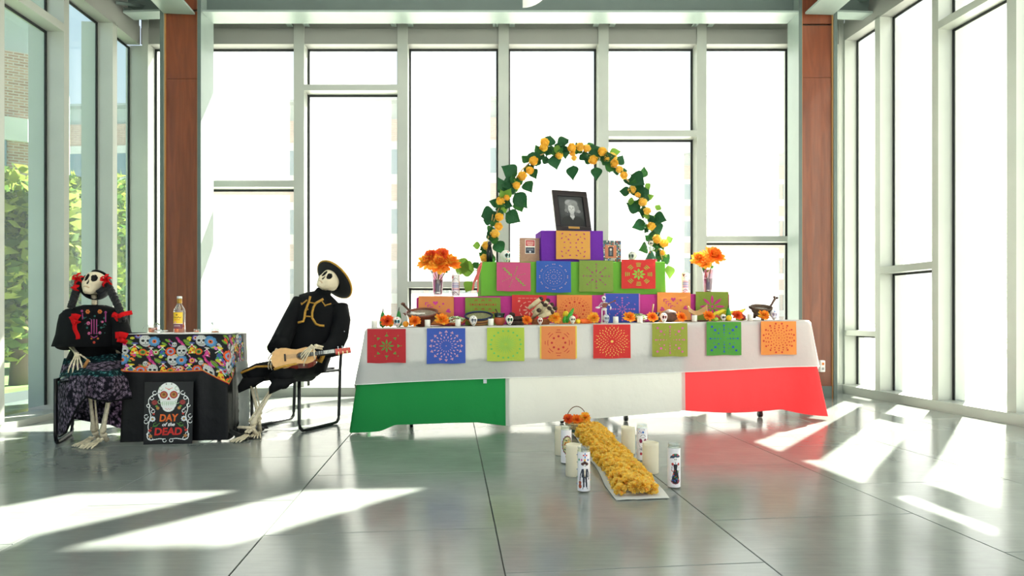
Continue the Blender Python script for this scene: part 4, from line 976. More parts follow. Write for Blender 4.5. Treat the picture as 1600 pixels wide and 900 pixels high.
mb.lathe([(0.001, 0.002), (0.06, 0.004)], 20, cap=False); mb.build('woven_side', mat('basket_brown', '#9a5a34', 0.8, var=0.3, scale=120), bk)
HUSK = mat('corn_husk', '#cdbb95', 0.8, var=0.15, scale=30, bump=0.4)
rolls = [(826, 482, 845, 467), (833, 488, 848, 474), (838, 492, 856, 470), (842, 494, 862, 476), (848, 493, 852, 477), (838, 490, 842, 485), (852, 494, 867, 482), (846, 496, 858, 482), (842, 496, 862, 488)]
for k, (xa, ya, xb, yb) in enumerate(rolls):
    ba = 0.17-0.012*k
    h0, h1 = max(0.058, hpx(xa, ya, ba)), max(0.05, hpx(xb, yb, ba)); p0, p1 = on(xa, ba, h0), on(xb, ba-0.03, h1); d = p1-p0
    if d.length < 0.1: p0 = p1-d.normalized()*0.1+V((0, 0.04, 0))
    e = empty('husk_roll', p1, label='one of the dark-ended corn husk rolls piled in the small brown basket', cat='food', group='corn husk rolls in the small basket'); q = p0-p1
    mb = MB(); mb.tube([(0,0,0), q*0.5, q], [0.018, 0.020, 0.014], 10); mb.build('husk', HUSK, e)
    mb = MB(); mb.ell((0,0,0), (0.020, 0.020, 0.018), 10, 7); mb.build('filling', BRN, e)
br = empty('dark_bread', on(1046, 0.16, 0.008), label='dark brown rough loaf behind the pink and blue painted skull', cat='bread')
mb = MB(); mb.ell((0, 0, 0.05), (0.075, 0.05, 0.052), 18, 12, fn=lambda d: 1+0.14*noise.noise(d*2.2)); mb.build('loaf', mat('bread_brown', '#4a2c1e', 0.7, var=0.45, scale=25, bump=0.6), br)
mb = MB()
for k in range(4): mb.tube([(0.06*math.cos(a)*0.9, -0.045*math.sin(a)*0.4-0.028, 0.055+0.042*math.sin(a)) for a in [0.3+k*0.5+j*0.12 for j in range(4)]], 0.006, 5)
br.rotation_euler = (0, 0, 0.2)
# wooden scoop (curled tortilla shape)
sc_ = empty('wooden_scoop', on(1088, 0.17, 0.035), label='curled light wooden scoop on a dark board, right part of the table', cat='scoop')
mb = MB(); mb.grid(20, 8, lambda u, v: V(((u-0.5)*0.155, (v-0.5)*0.08, 0.028+0.055*(abs(u-0.42)*2)**1.6*(0.6+0.4*v)+0.02*(v-0.5)**2*4))); o = mb.build('scoop', mat('pale_wood', '#c79a66', 0.5, var=0.12, scale=20), sc_); solid(o, 0.005)
mb = MB(); mb.box((0, 0, 0.006), (0.17, 0.1, 0.012), bevel=0.003); o = mb.build('dark_board', mat('dark_wood', '#4c2a1c', 0.45), None, on(1088, 0.17, 0.008), (0, 0, ang)); tag(o, 'dark wooden board under the curled wooden scoop', 'board')
sc_.rotation_euler = (0.45, 0.08, 0)
# vegetables and fruit
def pepper(px, b, h, col, label, rot=(0,0,0), tall=0.0, name='green_chili'):
    e = empty(name, on(px, b, 0.008), label=label, cat='vegetable'); e.rotation_euler = rot
    mb = MB(); mb.lathe([(0.006, 0), (0.022, 0.012), (0.026, h*0.25), (0.020, h*0.5), (0.013, h*0.72), (0.006, h*0.82)], 12); mb.build('fruit', C(col, 0.3), e)
    mb = MB(); mb.tube([(0,0,h*0.8), (0.001,0,h*0.9), (0.004,0,h)], [0.006, 0.004, 0.003], 6); mb.build('stem', C('#2a2016'), e); return e
pepper(598, 0.13, 0.145, '#1f7a2c', 'tall green chili with a dark stem at the left end of the table')
pepper(623, 0.2, 0.155, '#1f7a2c', 'green chili with a dark stem behind the turquoise-eyed skull')
pepper(1138, 0.14, 0.135, '#2d8a2a', 'green chili standing among the bananas on the right')
def fruit(px, b, r, col, label, name, h=0.0, sx=1.0, sz=1.0, stem=True):
    e = empty(name, on(px, b, 0.008+h), label=label, cat='fruit')
    mb = MB(); mb.ell((0,0,r*sz), (r*sx, r, r*sz), 14, 10, fn=lambda d: 1-0.10*max(0, abs(d.z)-0.75)*4*0.5); mb.build('flesh', mat('skin_'+col[1:], col, 0.35, var=0.12, scale=40), e)
    if stem: mb = MB(); mb.tube([(0,0,r*sz*1.85), (0.003,0,r*sz*2.15)], 0.0025, 5); mb.build('stem', C('#3a2a1a'), e)
    return e
fruit(610, 0.17, 0.026, '#e8b020', 'yellow pear-like fruit behind the red-orange marigold', 'yellow_fruit', 0.0, 1, 1.5)
fruit(634, 0.10, 0.024, '#f09a1c', 'small orange lemon right of the turquoise-eyed skull', 'lemon')
fruit(903, 0.07, 0.021, '#f0c818', 'yellow lemon right of the small plain cream skull', 'lemon')
fruit(884, 0.16, 0.026, '#e8c820', 'yellow pepper behind the green cactus pad', 'yellow_pepper', 0.04, 1.0, 1.3)
fruit(897, 0.15, 0.034, '#c8282a', 'red apple with a green top behind the small plain cream skull', 'red_apple', 0.015, 1, 1)
fruit(1120, 0.13, 0.027, '#a01e22', 'dark red apple left of the tiny dark-eyed skull', 'red_apple')
fruit(1160, 0.12, 0.028, '#8a1a20', 'dark red plum right of the deep orange marigold', 'plum')
fruit(1139, 0.07, 0.025, '#ecc21c', 'yellow lemon right of the tiny dark-eyed skull', 'lemon')
fruit(1118, 0.055, 0.017, '#8cb83a', 'small green lime left of the tiny dark-eyed skull', 'lime', 0, 1.5)
for xa, ya, xb, yb, lab in ((885, 506, 896, 482, 'green cactus pad leaning right, beside the golden marigold'), (881, 506, 884, 494, 'short green cactus pad beside the golden marigold')):
    p0, p1 = on(xa, 0.09, 0.02), on(xb, 0.11, max(0.03, hpx(xb, yb, 0.11))); e = empty('cactus_pad', p0, label=lab, cat='vegetable'); d = p1-p0
    mb = MB(); mb.tube([(0,0,0), d*0.3, d*0.7, d], [0.010, 0.019, 0.016, 0.007], 10); mb.build('pad', mat('cactus_green', '#2f9a22', 0.4, var=0.15, scale=40), e)
    mb = MB()
    for k in range(6): mb.ell(d*(0.15+0.13*k)+V((0.008*(-1)**k, -0.014, 0)), (0.002, 0.002, 0.002), 5, 4)
    mb.build('spines', C('#d8e0a0'), e)['kind'] = 'stuff'
mb = MB(); p0 = on(906, 0.08, 0.030); d = on(926, 0.08, 0.028)-p0; mb.tube([V((0,0,0)), d*0.2, d*0.7, d], [0.014, 0.021, 0.020, 0.012], 12); o = mb.build('carrot', mat('carrot_orange', '#f06a1a', 0.5), None, p0); tag(o, 'short orange carrot lying left of the golden marigold by the figurine', 'vegetable')
for k, (pts, lab) in enumerate((([(1112, 500), (1125, 493), (1142, 489), (1158, 487), (1164, 483)], 'long yellow banana at the back, tip pointing right'), ([(1110, 498), (1118, 490), (1130, 486), (1140, 486)], 'yellow banana in front of the olive daisy paper'), ([(1150, 500), (1158, 499), (1166, 500)], 'small yellow-green banana end by the right fluted candle'))):
    b_ = 0.2-0.03*k; P = [on(x, b_, max(0.03, hpx(x, y, b_))) for x, y in pts]; P = P if k < 2 else [on(x, 0.12, 0.022) for x, y in pts]
    e = empty('banana', P[0], label=lab, cat='fruit'); Q = [p-P[0] for p in P]; n = len(Q)
    mb = MB(); mb.tube(Q, [0.008]+[0.017]*(n-2)+[0.006], 10); mb.build('flesh', mat('banana_yellow' if k < 2 else 'banana_green', '#d9c41c' if k < 2 else '#9aac2a', 0.45, var=0.1, scale=30), e)
    mb = MB(); mb.ell(Q[-1], (0.006, 0.006, 0.006), 6, 5); mb.build('tip', C('#4a3c1a'), e)
# figurine with guitar
fg = empty('skeleton_figurine', on(944, 0.13, 0.008), label='small white skeleton figurine playing a tiny guitar, middle of the table', cat='figurine')
mb = MB(); Wt = C('#e9e7e2')
z0 = hpx(944, 462, 0.13); s_ = z0/1.0
mb.tube([(-0.018,0,0), (-0.018,0,0.11)], [0.006,0.005], 7); mb.tube([(0.018,0,0), (0.014,0,0.11)], [0.006,0.005], 7)
mb.box((0,0,0.004), (0.06,0.03,0.008)); mb.ell((0,0,0.115), (0.024,0.012,0.012), 10, 7)
mb.tube([(0,0,0.115), (0,0,0.175)], 0.005, 6)
for k in range(4): mb.tube([(0.022*math.cos(a)-0.002, 0.012*math.sin(a), 0.138+0.010*k) for a in [2*pi*i/12 for i in range(12)]], 0.0028, 5, closed=True)
mb.tube([(-0.02,0,0.17), (-0.045,-0.01,0.14), (-0.02,-0.03,0.135)], 0.0045, 6); mb.tube([(0.02,0,0.17), (0.046,-0.01,0.145), (0.03,-0.03,0.15)], 0.0045, 6); mb.ell((-0.055,-0.02,0.128), (0.02,0.01,0.009), 8, 6); mb.ell((0.05, -0.02, 0.125), (0.006,0.006,0.014), 8, 6)
mb.build('body', Wt, fg)
me = skull_mesh('figurine_skull', [Wt, C('#16130f'), C('#2a2420'), Wt, Wt], 3, 0.9); link('head', me, fg, (-0.004, 0, 0.203), (0, 0.15, 0.1), 0.023)
gm = MB(); gm.prism([(0.045*math.cos(a)*0.5-0.004, 0, 0.02*math.sin(a)) for a in [2*pi*i/12 for i in range(12)]], (0, -0.012, 0)); gm.box((0.045, -0.006, 0.0), (0.07, 0.008, 0.008)); gm.box((0.085, -0.006, 0.0), (0.018, 0.008, 0.013)); gm.build('guitar', C('#7a3a20'), fg, (0.004, -0.02, 0.148), (0, -0.42, 0))
# printed signs on the lime step
bo = empty('clipboard_sign', on(827.5, 0.50, h2_), ang, 'brown board with a small red and black printed card, left of the purple box', 'sign')
hh = hpx(827, 372, 0.50)-h2_; ww = apx(843, 0.5)-apx(812, 0.5)
mb = MB(); mb.box((0, 0, hh/2), (ww, 0.012, hh), bevel=0.002); mb.build('board', mat('kraft_board', '#a27c66', 0.8, var=0.1, scale=40), bo)
cv = Canvas(40, 60, '#e6ddd2'); cv.rect(2, 2, 38, 27, '#b3202a'); cv.rect(2, 33, 38, 58, '#1d2536')
for y in (8, 13, 18): cv.rect(6, y, 34, y+1.5, '#e8c8b8')
for y in (39, 44): cv.rect(6, y, 34, y+1.3, '#c8ccd4')
cv.ell(20, 52, 4, 4, '#c8ccd4'); cv.rect(10, 22, 30, 24, '#e8c8b8')
cv.build('printed_card', lambda u, v: V(((u-0.46)*ww*0.50, -0.0075, hh*(0.93-v*0.56))), attr_mat('card_print', 0.5), bo)
mb = MB()
for k in range(9): mb.tube([(-ww/2-0.004, 0, hh*(0.08+0.1*k)), (-ww/2-0.008, -0.003, hh*(0.13+0.1*k))], 0.004, 5); mb.tube([(ww/2+0.004, 0, hh*(0.08+0.1*k)), (ww/2+0.008, -0.003, hh*(0.13+0.1*k))], 0.004, 5)
mb.build('raffia_edge', mat('raffia', '#d6cf98', 0.8), bo)
lf = empty('mosaic_frame', on(954, 0.50, h2_), ang, 'small mosaic picture frame right of the purple box', 'picture frame')
hh = hpx(954, 376, 0.50)-h2_; ww = apx(970, 0.5)-apx(938, 0.5)
mb = MB(); mb.box((0, 0, hh/2), (ww, 0.012, hh)); mb.build('frame', C('#3a4040'), lf)
cv = Canvas(56, 54, '#343a3c'); rnd = random.Random(3)
for i in range(14):
    for j in range(13):
        if 3 <= i <= 10 and 3 <= j <= 9: continue
        cv.rect(i*4+0.4, j*4.15+0.4, i*4+3.4, j*4.15+3.6, rnd.choice(['#c9c6b8', '#b8b8a8', '#8a9aa0', '#d8d4c4', '#384858', '#a8402c', '#2f6a58', '#3a68a8']))
cv.rect(12, 11, 44, 43, '#b86a44'); cv.rect(21, 15, 35, 39, '#1c1c20'); cv.ell(28, 22, 3, 3.5, '#c8c0b4'); cv.rect(25, 26, 31, 36, '#5a6068'); cv.ell(22, 15, 1.5, 1.5, '#e8e0b0'); cv.ell(35, 15, 1.5, 1.5, '#b8c8e0')
cv.build('picture', lambda u, v: V(((u-0.5)*ww*0.98, -0.0075, hh*(0.99-v*0.98))), attr_mat('card_print', 0.5), lf)
# doll figurine
dl = empty('doll_figurine', on(1017, 0.50, h2_), label='small doll in a green dress with red hem, right end of the lime step', cat='figurine')
mb = MB(); mb.lathe([(0.052, 0), (0.056, 0.012), (0.050, 0.022)], 24); mb.build('base', C('#d98a90'), dl)
mb = MB(); mb.lathe([(0.050, 0.020), (0.047, 0.032), (0.036, 0.055), (0.022, 0.085), (0.012, 0.105)], 24, wob=lambda t, z: 1+0.06*math.cos(t*9)); mb.build('dress', mat('doll_green', '#1f5a3a', 0.5, var=0.5, scale=60), dl)
mb = MB(); mb.tube([(0.051*math.cos(2*pi*i/30), 0.051*math.sin(2*pi*i/30), 0.024) for i in range(30)], 0.005, 6, closed=True); mb.build('hem', C('#c02a44'), dl)
mb = MB(); mb.lathe([(0.012, 0.10), (0.017, 0.118), (0.019, 0.135), (0.008, 0.15)], 14); mb.tube([(-0.016,0,0.14), (-0.034,0,0.125), (-0.02,-0.015,0.112)], 0.004, 6); mb.tube([(0.016,0,0.14), (0.034,0,0.125), (0.02,-0.015,0.112)], 0.004, 6); mb.build('torso', C('#d8dcd8'), dl)
me = skull_mesh('doll_skull', [C('#e0dcc8'), C('#16130f'), C('#2a2420'), C('#3a3a30'), C('#c02a2a')], 3, 0.5, 1); link('head', me, dl, (0, 0, 0.172), (0, 0, 0), 0.027)
mb = MB(); mb.ell((0, 0.008, 0.178), (0.027, 0.022, 0.026), 12, 8); mb.build('hair', C('#2a2a1c'), dl)
mb = MB(); mb.ell((0, -0.016, 0.075), (0.009, 0.006, 0.009), 8, 6); mb.ell((-0.012, -0.014, 0.09), (0.008, 0.006, 0.007), 8, 6); mb.build('bouquet', C('#e0762a'), dl)
# dark figurine with ribbons at the left foot of the arch
df = empty('dark_robed_figurine', on(765, 0.50, h2_), label='thin dark ribboned figurine at the left end of the lime green step', cat='figurine')
mb = MB(); mb.lathe([(0.028, 0), (0.028, 0.008)], 16); mb.build('base', C('#3a2a2a'), df)
mb = MB()
for k in range(6): a = k*1.05; mb.tube([(0.02*math.cos(a), 0.015*math.sin(a), 0.006), (0.024*math.cos(a+0.3), 0.018*math.sin(a), 0.08), (0.008*math.cos(a), 0.008*math.sin(a), 0.15)], 0.0055, 6)
mb.build('robe', C('#10151a'), df)
mb = MB(); mb.ell((0, 0, 0.165), (0.018, 0.018, 0.022), 10, 8); mb.build('hood', C('#10151a'), df)
# coloured ribbons hanging at the left of the lime step
rbn = empty('hanging_ribbons', on(748, 0.40, h2_-0.02), label='pink ribbons hanging from the left end of the lime green step', cat='ribbon')
for k, (dx, dz, w) in enumerate(((-0.075, -0.235, 0.016), (-0.035, -0.25, 0.012), (-0.05, -0.16, 0.014))):
    mb = MB(); mb.grid(3, 10, lambda u, v: V((0.02+dx*v+(u-0.5)*w+0.006*math.sin(v*7+k), 0.004*math.sin(v*9+k), 0.02+dz*v))); solid(mb.build('ribbon', cloth_mat('ribbon_pink', '#f08a80', 0.4), rbn), 0.0008)
# big leaves beside the lime step
def leaf_mesh(name, m, seed=0):
    mb = MB(); n = 9
    prof = [0.02, 0.30, 0.46, 0.5, 0.46, 0.36, 0.23, 0.10, 0.0]
    vs = []
    for i in range(n):
        t = i/(n-1); z = 0.10*math.sin(t*pi)-0.12*t*t
        for s in (-1, -0.5, 0, 0.5, 1): vs.append((s*prof[i], t*1.15, z+0.16*abs(s)*prof[i]*(1.0)-0.02*(s == 0)))
    fs = [(i*5+j, i*5+j+1, (i+1)*5+j+1, (i+1)*5+j) for i in range(n-1) for j in range(4)]
    mb._add(vs, fs, 0, True); mb.tube([(0, -0.3, 0.02), (0, 0, 0)], 0.02, 4)
    me = bpy.data.meshes.new(name); me.from_pydata(mb.v, [], mb.f); me.materials.append(m); me.polygons.foreach_set('use_smooth', mb.sm); me.update(); return me
def leaf_mat(name, c1, c2):
    return cloth_mat(name, c1, 0.3, 0.35)
LM = [leaf_mesh('leaf', cloth_mat('leaf_dark', '#1f4a2a', 0.15, 0.35)), leaf_mesh('leaf', cloth_mat('leaf_mid', '#2f5f2c', 0.22, 0.35)), leaf_mesh('leaf', cloth_mat('leaf_light', '#6a9038', 0.4, 0.4))]
def rose_mesh(name, m1, m2, seed):
    rnd = random.Random(seed); mb = MB()
    mb.ell((0,0,0), (0.62,0.62,0.55), 12, 8, mi=1)
    for k, (n, r, w, up) in enumerate(((6, 0.80, 0.58, -0.05), (5, 0.66, 0.5, 0.18), (5, 0.48, 0.4, 0.34), (4, 0.28, 0.3, 0.46))):
        for i in range(n):
            a = 2*pi*i/n+k*0.5+rnd.uniform(-.1,.1)
            def fn(u, v): 
                b_ = (u-0.5)*w*2.0; rr = r*(1-0.16*(2*u-1)**2)*(0.75+0.35*v); z = up-0.35+0.75*v-0.14*(2*u-1)**2*v
                return V((rr*math.cos(a+b_), rr*math.sin(a+b_), z))
            mb.grid(5, 4, fn, mi=0)
    me = bpy.data.meshes.new(name); me.from_pydata(mb.v, [], mb.f); me.materials.append(m1); me.materials.append(m2)
    me.polygons.foreach_set('material_index', mb.m); me.polygons.foreach_set('use_smooth', mb.sm); me.update(); return me
RS = [rose_mesh('rose', cloth_mat('rose_yellow', '#ffd458', 0.3), cloth_mat('rose_amber', '#f8c450', 0.3), 1), rose_mesh('rose', cloth_mat('rose_pale', '#ffe07a', 0.3), cloth_mat('rose_amber', '#f8c450', 0.3), 2)]
# garland arch
ar = empty('flower_arch', on(897, 0.60, h2_), label='arch of yellow roses and green leaves curving over the portrait', cat='garland')
BA = 0.60
def arp(px, py, dy=0.0): a = apx(px, BA); q = T(a, BA); D = q.y; return V(((px-CX)*D/F, D+dy, H-(py-CY)*D/F))-V(ar.location)
ctl = [(757, 408), (763, 380), (770, 350), (782, 318), (798, 290), (816, 265), (838, 245), (862, 235), (888, 233), (915, 240), (942, 248), (966, 266), (985, 286), (999, 310), (1010, 335), (1019, 362), (1029, 388), (1036, 408)]
mb = MB(); mb.tube([arp(x, y) for x, y in ctl], 0.006, 6); mb.build('wire_arch', mat('bamboo_hoop', '#b59a60', 0.6), ar)
mb = MB(); mb.tube([arp(755, 415), arp(762, 375), arp(770, 335)], 0.005, 6); mb.build('stake', mat('bamboo_hoop', '#b59a60', 0.6), ar)
rs = [(510,98),(508,130),(602,178),(446,213),(420,270),(376,303),(342,360),(280,435),(240,455),(236,553),(232,607),(208,655),(155,722),(145,800),(672,130),(727,128),(765,137),(690,195),(680,165),(808,205),(860,157),(893,200),(920,190),(937,227),(963,262),(993,300),(1045,385),(1075,418),(1106,460),(1133,515),(1158,608),(1190,686),(1235,710),(1228,766)]
rnd = random.Random(21)
for x, y in rs:
    p = arp(720+x/3.914, 200+y/3.914, -0.03-0.02*rnd.random()); s_ = rnd.uniform(0.043, 0.052)
    if (x, y) in ((280,435), (1228,766), (690,195), (680,165), (1075,418)): s_ = 0.032
    link('rose', RS[rnd.random() < 0.4], ar, p, (1.2+rnd.uniform(-.4,.4), rnd.uniform(-.4,.4), rnd.uniform(-0.5,0.5)), s_)
def leaf(px, py, L, angd, k, dy=0.0, tw=0.0):
    L *= 1.25
    # angd: direction the tip points to in the picture plane, 0 = right, 90 = up
    a = math.radians(angd); R = Matrix.Rotation(-(a-pi/2), 4, 'Y') @ Matrix.Rotation(math.radians(90+tw), 4, 'X')
    R = Matrix.Rotation(rnd.uniform(-0.5, 0.5), 4, 'Z') @ R
    o = link('leaf', LM[k], ar, arp(px, py, dy)); o.rotation_euler = R.to_euler(); o.scale = (L*rnd.uniform(0.9, 1.15), L, L); return o
big_l = [(535,110,0.09,75,0),(590,95,0.08,20,0),(465,150,0.10,250,0),(600,130,0.08,-20,0),(560,170,0.09,-70,0),(480,185,0.07,230,0),(340,290,0.11,150,0),(330,330,0.10,200,0),(395,330,0.085,-60,0),(262,400,0.11,120,0),(330,400,0.12,-50,0),(345,440,0.08,-70,1),(205,515,0.10,190,0),(275,520,0.105,-30,0),(235,470,0.07,160,0),(270,465,0.06,-20,0),(190,580,0.06,160,0),(215,690,0.09,-60,0),(180,760,0.10,-100,1),(120,720,0.05,180,2),(690,225,0.095,-90,0),(780,160,0.09,30,0),(850,200,0.10,10,0),(830,240,0.09,-90,0),(910,155,0.075,10,2),(880,230,0.08,-20,1),(960,220,0.07,60,0),(1040,290,0.11,-40,0),(1060,340,0.12,-60,0),(1090,370,0.10,-45,0),(1040,390,0.075,170,0),(1110,305,0.075,80,1),(1130,340,0.05,-60,2),(1060,450,0.055,170,2),(1140,430,0.05,20,2),(1100,500,0.10,150,0),(1180,540,0.09,-20,0),(1195,505,0.05,60,2),(1130,580,0.09,200,0),(1180,580,0.09,-70,0),(1170,640,0.08,-10,0),(1140,725,0.09,200,1),(1210,690,0.07,-60,0),(1255,690,0.05,20,2),(1220,740,0.09,-90,0),(1245,790,0.08,-20,1),(1270,840,0.09,-85,2),(50,870,0.12,150,2),(200,640,0.05,190,0),(440,250,0.07,-70,0),(410,215,0.06,120,1),(730,160,0.06,-40,0),(755,190,0.06,-20,0)]
for x, y, L, a_, k in big_l: leaf(720+x/3.914, 200+y/3.914, L, a_, k, rnd.uniform(-0.02, 0.03), rnd.uniform(-20, 20))
for k in range(170):      # small leaves and sprigs along the hoop
    t = rnd.random()*(len(ctl)-1); i = int(t); f = t-i; x = ctl[i][0]*(1-f)+ctl[i+1][0]*f; y = ctl[i][1]*(1-f)+ctl[i+1][1]*f
    leaf(x+rnd.gauss(0, 3.2), y+rnd.gauss(0, 3.2), rnd.uniform(0.035, 0.062), rnd.uniform(0, 360), rnd.choice([0, 0, 0, 1, 1, 2]), rnd.uniform(-0.03, 0.04), rnd.uniform(-40, 40))
leaf(741, 422, 0.105, 170, 2); leaf(737, 440, 0.075, 240, 2); leaf(739, 418, 0.05, 40, 1)

# prayer candles and vases on the magenta step
def label_canvas(kind):
    cv = Canvas(64, 110, '#efeaea'); r = random.Random(kind)
    if kind == 'mariachi':
        cv.line([(32,4),(32,16)], 3.5, '#2b6fb8'); cv.line([(26,9),(38,9)], 3.5, '#c83a3a'); cv.ell(32, 9, 2, 2, '#e8e8e8')
        for x, c in ((10,'#2a8a5a'),(20,'#e05a9a'),(31,'#e8a020'),(43,'#2a4aa0'),(54,'#b0d0e8')): cv.ell(x, 22, 3.4, 3.2, c)
        cv.ell(31, 33, 13, 5.5, '#4a2218'); cv.ell(31, 30, 6, 5, '#3a1810'); cv.ell(31, 39, 5, 5, '#f4f0e8'); cv.ell(29, 38, 1.2, 1.5, '#101010'); cv.ell(33.5, 38, 1.2, 1.5, '#101010')
        cv.poly([(22,47),(40,47),(43,70),(38,72),(24,72),(20,70)], '#2b2d38'); cv.poly([(28,47),(35,47),(33,68),(30,68)], '#efe6d8'); cv.line([(31.5,50),(31.5,68)], 1.8, '#d8b040')
        cv.line([(22,49),(16,64),(14,78)], 3.6, '#2b2d38'); cv.line([(41,49),(47,66),(46,76)], 3.6, '#2b2d38'); cv.poly([(24,71),(31,71),(30,98),(25,98)], '#1c1f2a'); cv.poly([(32,71),(39,71),(40,98),(35,98)], '#1c1f2a')
        cv.line([(26,98),(24,103)], 2, '#2a2a2a'); cv.line([(38,98),(41,103)], 2, '#2a2a2a'); cv.ell(14, 96, 6.5, 6, '#b04a26'); cv.ell(14, 86, 5, 5, '#b04a26'); cv.line([(14,70),(14,84)], 1.6, '#5a2a1a'); cv.ell(14, 91, 2, 2, '#3a1a10')
    if kind == 'catrina':
        cv.poly([(18,20),(48,18),(54,24),(14,28)], '#26364e'); cv.ell(34, 19, 12, 5, '#26364e'); cv.ell(26, 18, 3, 2.5, '#e0622a'); cv.ell(34, 16, 3, 2.5, '#3a8a3a'); cv.ell(42, 18, 3, 2.5, '#c83a3a')
        cv.ell(34, 31, 6, 7, '#f6f2ea'); cv.ell(31.5, 30, 1.4, 1.6, '#101010'); cv.ell(36.5, 30, 1.4, 1.6, '#101010'); cv.arc(34, 32, 3, 0.3, 2.8, 0.8, '#303030')
        cv.line([(34,38),(34,43)], 1.2, '#303030'); cv.poly([(26,44),(42,44),(39,60),(29,60)], '#18181c'); cv.ell(24, 44, 4, 4, '#c0342c'); cv.ell(45, 44, 4, 4, '#c0342c'); cv.line([(23,46),(21,62),(27,66)], 1.6, '#2a2a2a'); cv.line([(46,46),(48,62),(42,66)], 1.6, '#2a2a2a')
        cv.poly([(28,60),(41,60),(50,94),(40,100),(28,100),(19,94)], '#17161a')
        for k in range(26): cv.ell(22+r.random()*26, 62+r.random()*36, 1.6, 1.6, r.choice(['#d8402c','#e8a020','#3a9a4a','#d8509a','#3a6ac8']))
        cv.arc(34, 78, 22, 0.5, 2.6, 1.4, '#a82a3a')
    if kind == 'rose_skull':
        for k in range(12): cv.ell(r.random()*60+2, r.random()*20+2, 1.8, 1.8, r.choice(['#3a7ac8','#8a8a90','#e0902a','#7a3a6a']))
        cv.ell(32, 14, 4, 4, '#2a68b8'); cv.arc(32, 50, 18, 0, 6.28, 1.2, '#6a6a70', 30); cv.ell(23, 44, 6, 7.5, '#8a1f4a'); cv.ell(41, 44, 6, 7.5, '#8a1f4a'); cv.poly([(32,52),(28,60),(36,60)], '#1a1a1a')
        cv.arc(32, 30, 8, 3.3, 6.1, 1, '#55555c'); cv.arc(32, 34, 12, 3.4, 6.0, 1, '#55555c')
        for k in range(6): cv.line([(22+k*4, 68),(22+k*4, 74)], 1, '#55555c')
        cv.ell(24, 88, 5, 5, '#b0283a'); cv.ell(34, 92, 4, 4, '#8a2a3a')
        for k in range(14): cv.line([(14+r.random()*36, 64+r.random()*24), (14+r.random()*36, 66+r.random()*22)], 0.7, '#77777e')
        cv.ell(56, 40, 3, 3, '#e0782a')
    if kind == 'frida':
        cv.ell(32, 50, 22, 31, '#3d4a34'); cv.ell(32, 50, 18, 27, '#c9c08a')
        for k in range(40): a = r.random()*6.28; q = r.random()**0.5; cv.ell(32+17*q*math.cos(a), 50+26*q*math.sin(a), 2.4, 2.4, r.choice(['#3f5a3a','#d8a040','#a83a4a','#e8e0b8','#8a9a5a']))
        cv.ell(25, 44, 5, 5, '#d08a2a'); cv.ell(39, 44, 5, 5, '#d08a2a'); cv.ell(25, 44, 2, 2, '#2a1a10'); cv.ell(39, 44, 2, 2, '#2a1a10'); cv.ell(32, 88, 8, 6, '#b8923a')
        for k in range(16): a = k*0.39; cv.ell(32+22*math.cos(a), 50+31*math.sin(a), 2, 2, '#b02a4a')
    if kind in ('shelf_a', 'shelf_b'):
        cv.rect(0, 0, 64, 110, '#e9e2e0'); cv.poly([(4,8),(24,8),(14,24)], '#c8342c'); cv.ell(14, 12, 4, 4, '#3a3a3a'); cv.arc(32, 34, 16, 3.3, 6.1, 1.6, '#3a3a40')
        for k in range(8): cv.rect(6, 42+k*5, 58, 45+k*5, r.choice(['#b03a6a','#7a4aa0','#c8585a','#3a5aa0','#d0a0b0']))
        cv.line([(8,96),(30,88),(52,106)], 3, '#3a3a4a'); cv.line([(12,104),(40,90)], 3, '#8a3a4a')
        cv.rect(58, 0, 64, 110, '#e0643c')
        for k in range(30): cv.ell(r.random()*64, r.random()*110, 1.4, 1.4, r.choice(['#c83a3a','#3a8a5a','#3a5ac8','#e0a02a']))
    return cv
GL = glass_mat('candle_glass', (0.93, 0.96, 0.95), 0.35, 0.03)
WAX = cloth_mat('ivory_wax', '#f2ead2', 0.3, 0.5)
def glass_candle(p, r, h, kind, label, spin=0.0, crown=False):
    e = empty('printed_glass_candle', p, 0, label, 'candle')
    mb = MB(); mb.lathe([(0.001, 0), (r*0.95, 0.0), (r, 0.006), (r, h*0.91), (r*0.90, h*0.945), (r*0.96, h*0.965), (r*0.96, h), (r*0.88, h), (r*0.88, h*0.96), (r*0.84, h*0.94), (r*0.94, h*0.90), (r*0.94, 0.012), (0.001, 0.010)], 32, cap=False); mb.build('glass_jar', GL, e)
    mb = MB(); mb.lathe([(0.001, 0.013), (r*0.92, 0.014), (r*0.92, h*0.84), (r*0.4, h*0.835), (0.001, h*0.83)], 28, cap=False); mb.build('wax', WAX, e)
    mb = MB(); mb.tube([(0,0,h*0.83), (0.001,0,h*0.87)], 0.001, 5); mb.build('wick', C('#3a3530'), e)
    cv = label_canvas(kind); s0 = -pi/2+spin
    cv.build('printed_label', lambda u, v: V(((r+0.0008)*math.cos(s0-1.45+2.9*u), (r+0.0008)*math.sin(s0-1.45+2.9*u), h*(0.90-0.86*v))), attr_mat('label_print', 0.3, coat=0.4), e, smooth=True)
    r_ = random.Random(kind); jm = MB()
    for k in range(10): a = s0+1.55+r_.uniform(-0.05, 0.05)+(pi if k % 2 else 0); z = h*(0.1+0.08*k); jm.ell(((r+0.001)*math.cos(a), (r+0.001)*math.sin(a), z), (0.0028,0.0028,0.0028), 6, 4, mi=k % 4)
    if kind in ('mariachi', 'rose_skull', 'shelf_a', 'shelf_b'): jm.build('glued_beads', [C('#c83a5a', 0.15), C('#2a58b0', 0.15), C('#e09a2a', 0.15), C('#2a8a5a', 0.15)], e)['kind'] = 'stuff'
    return e
glass_candle(on(712, 0.50, h1_+0.003), 0.032, 0.205, 'shelf_a', 'printed glass candle beside the left flower vase', 0.0)
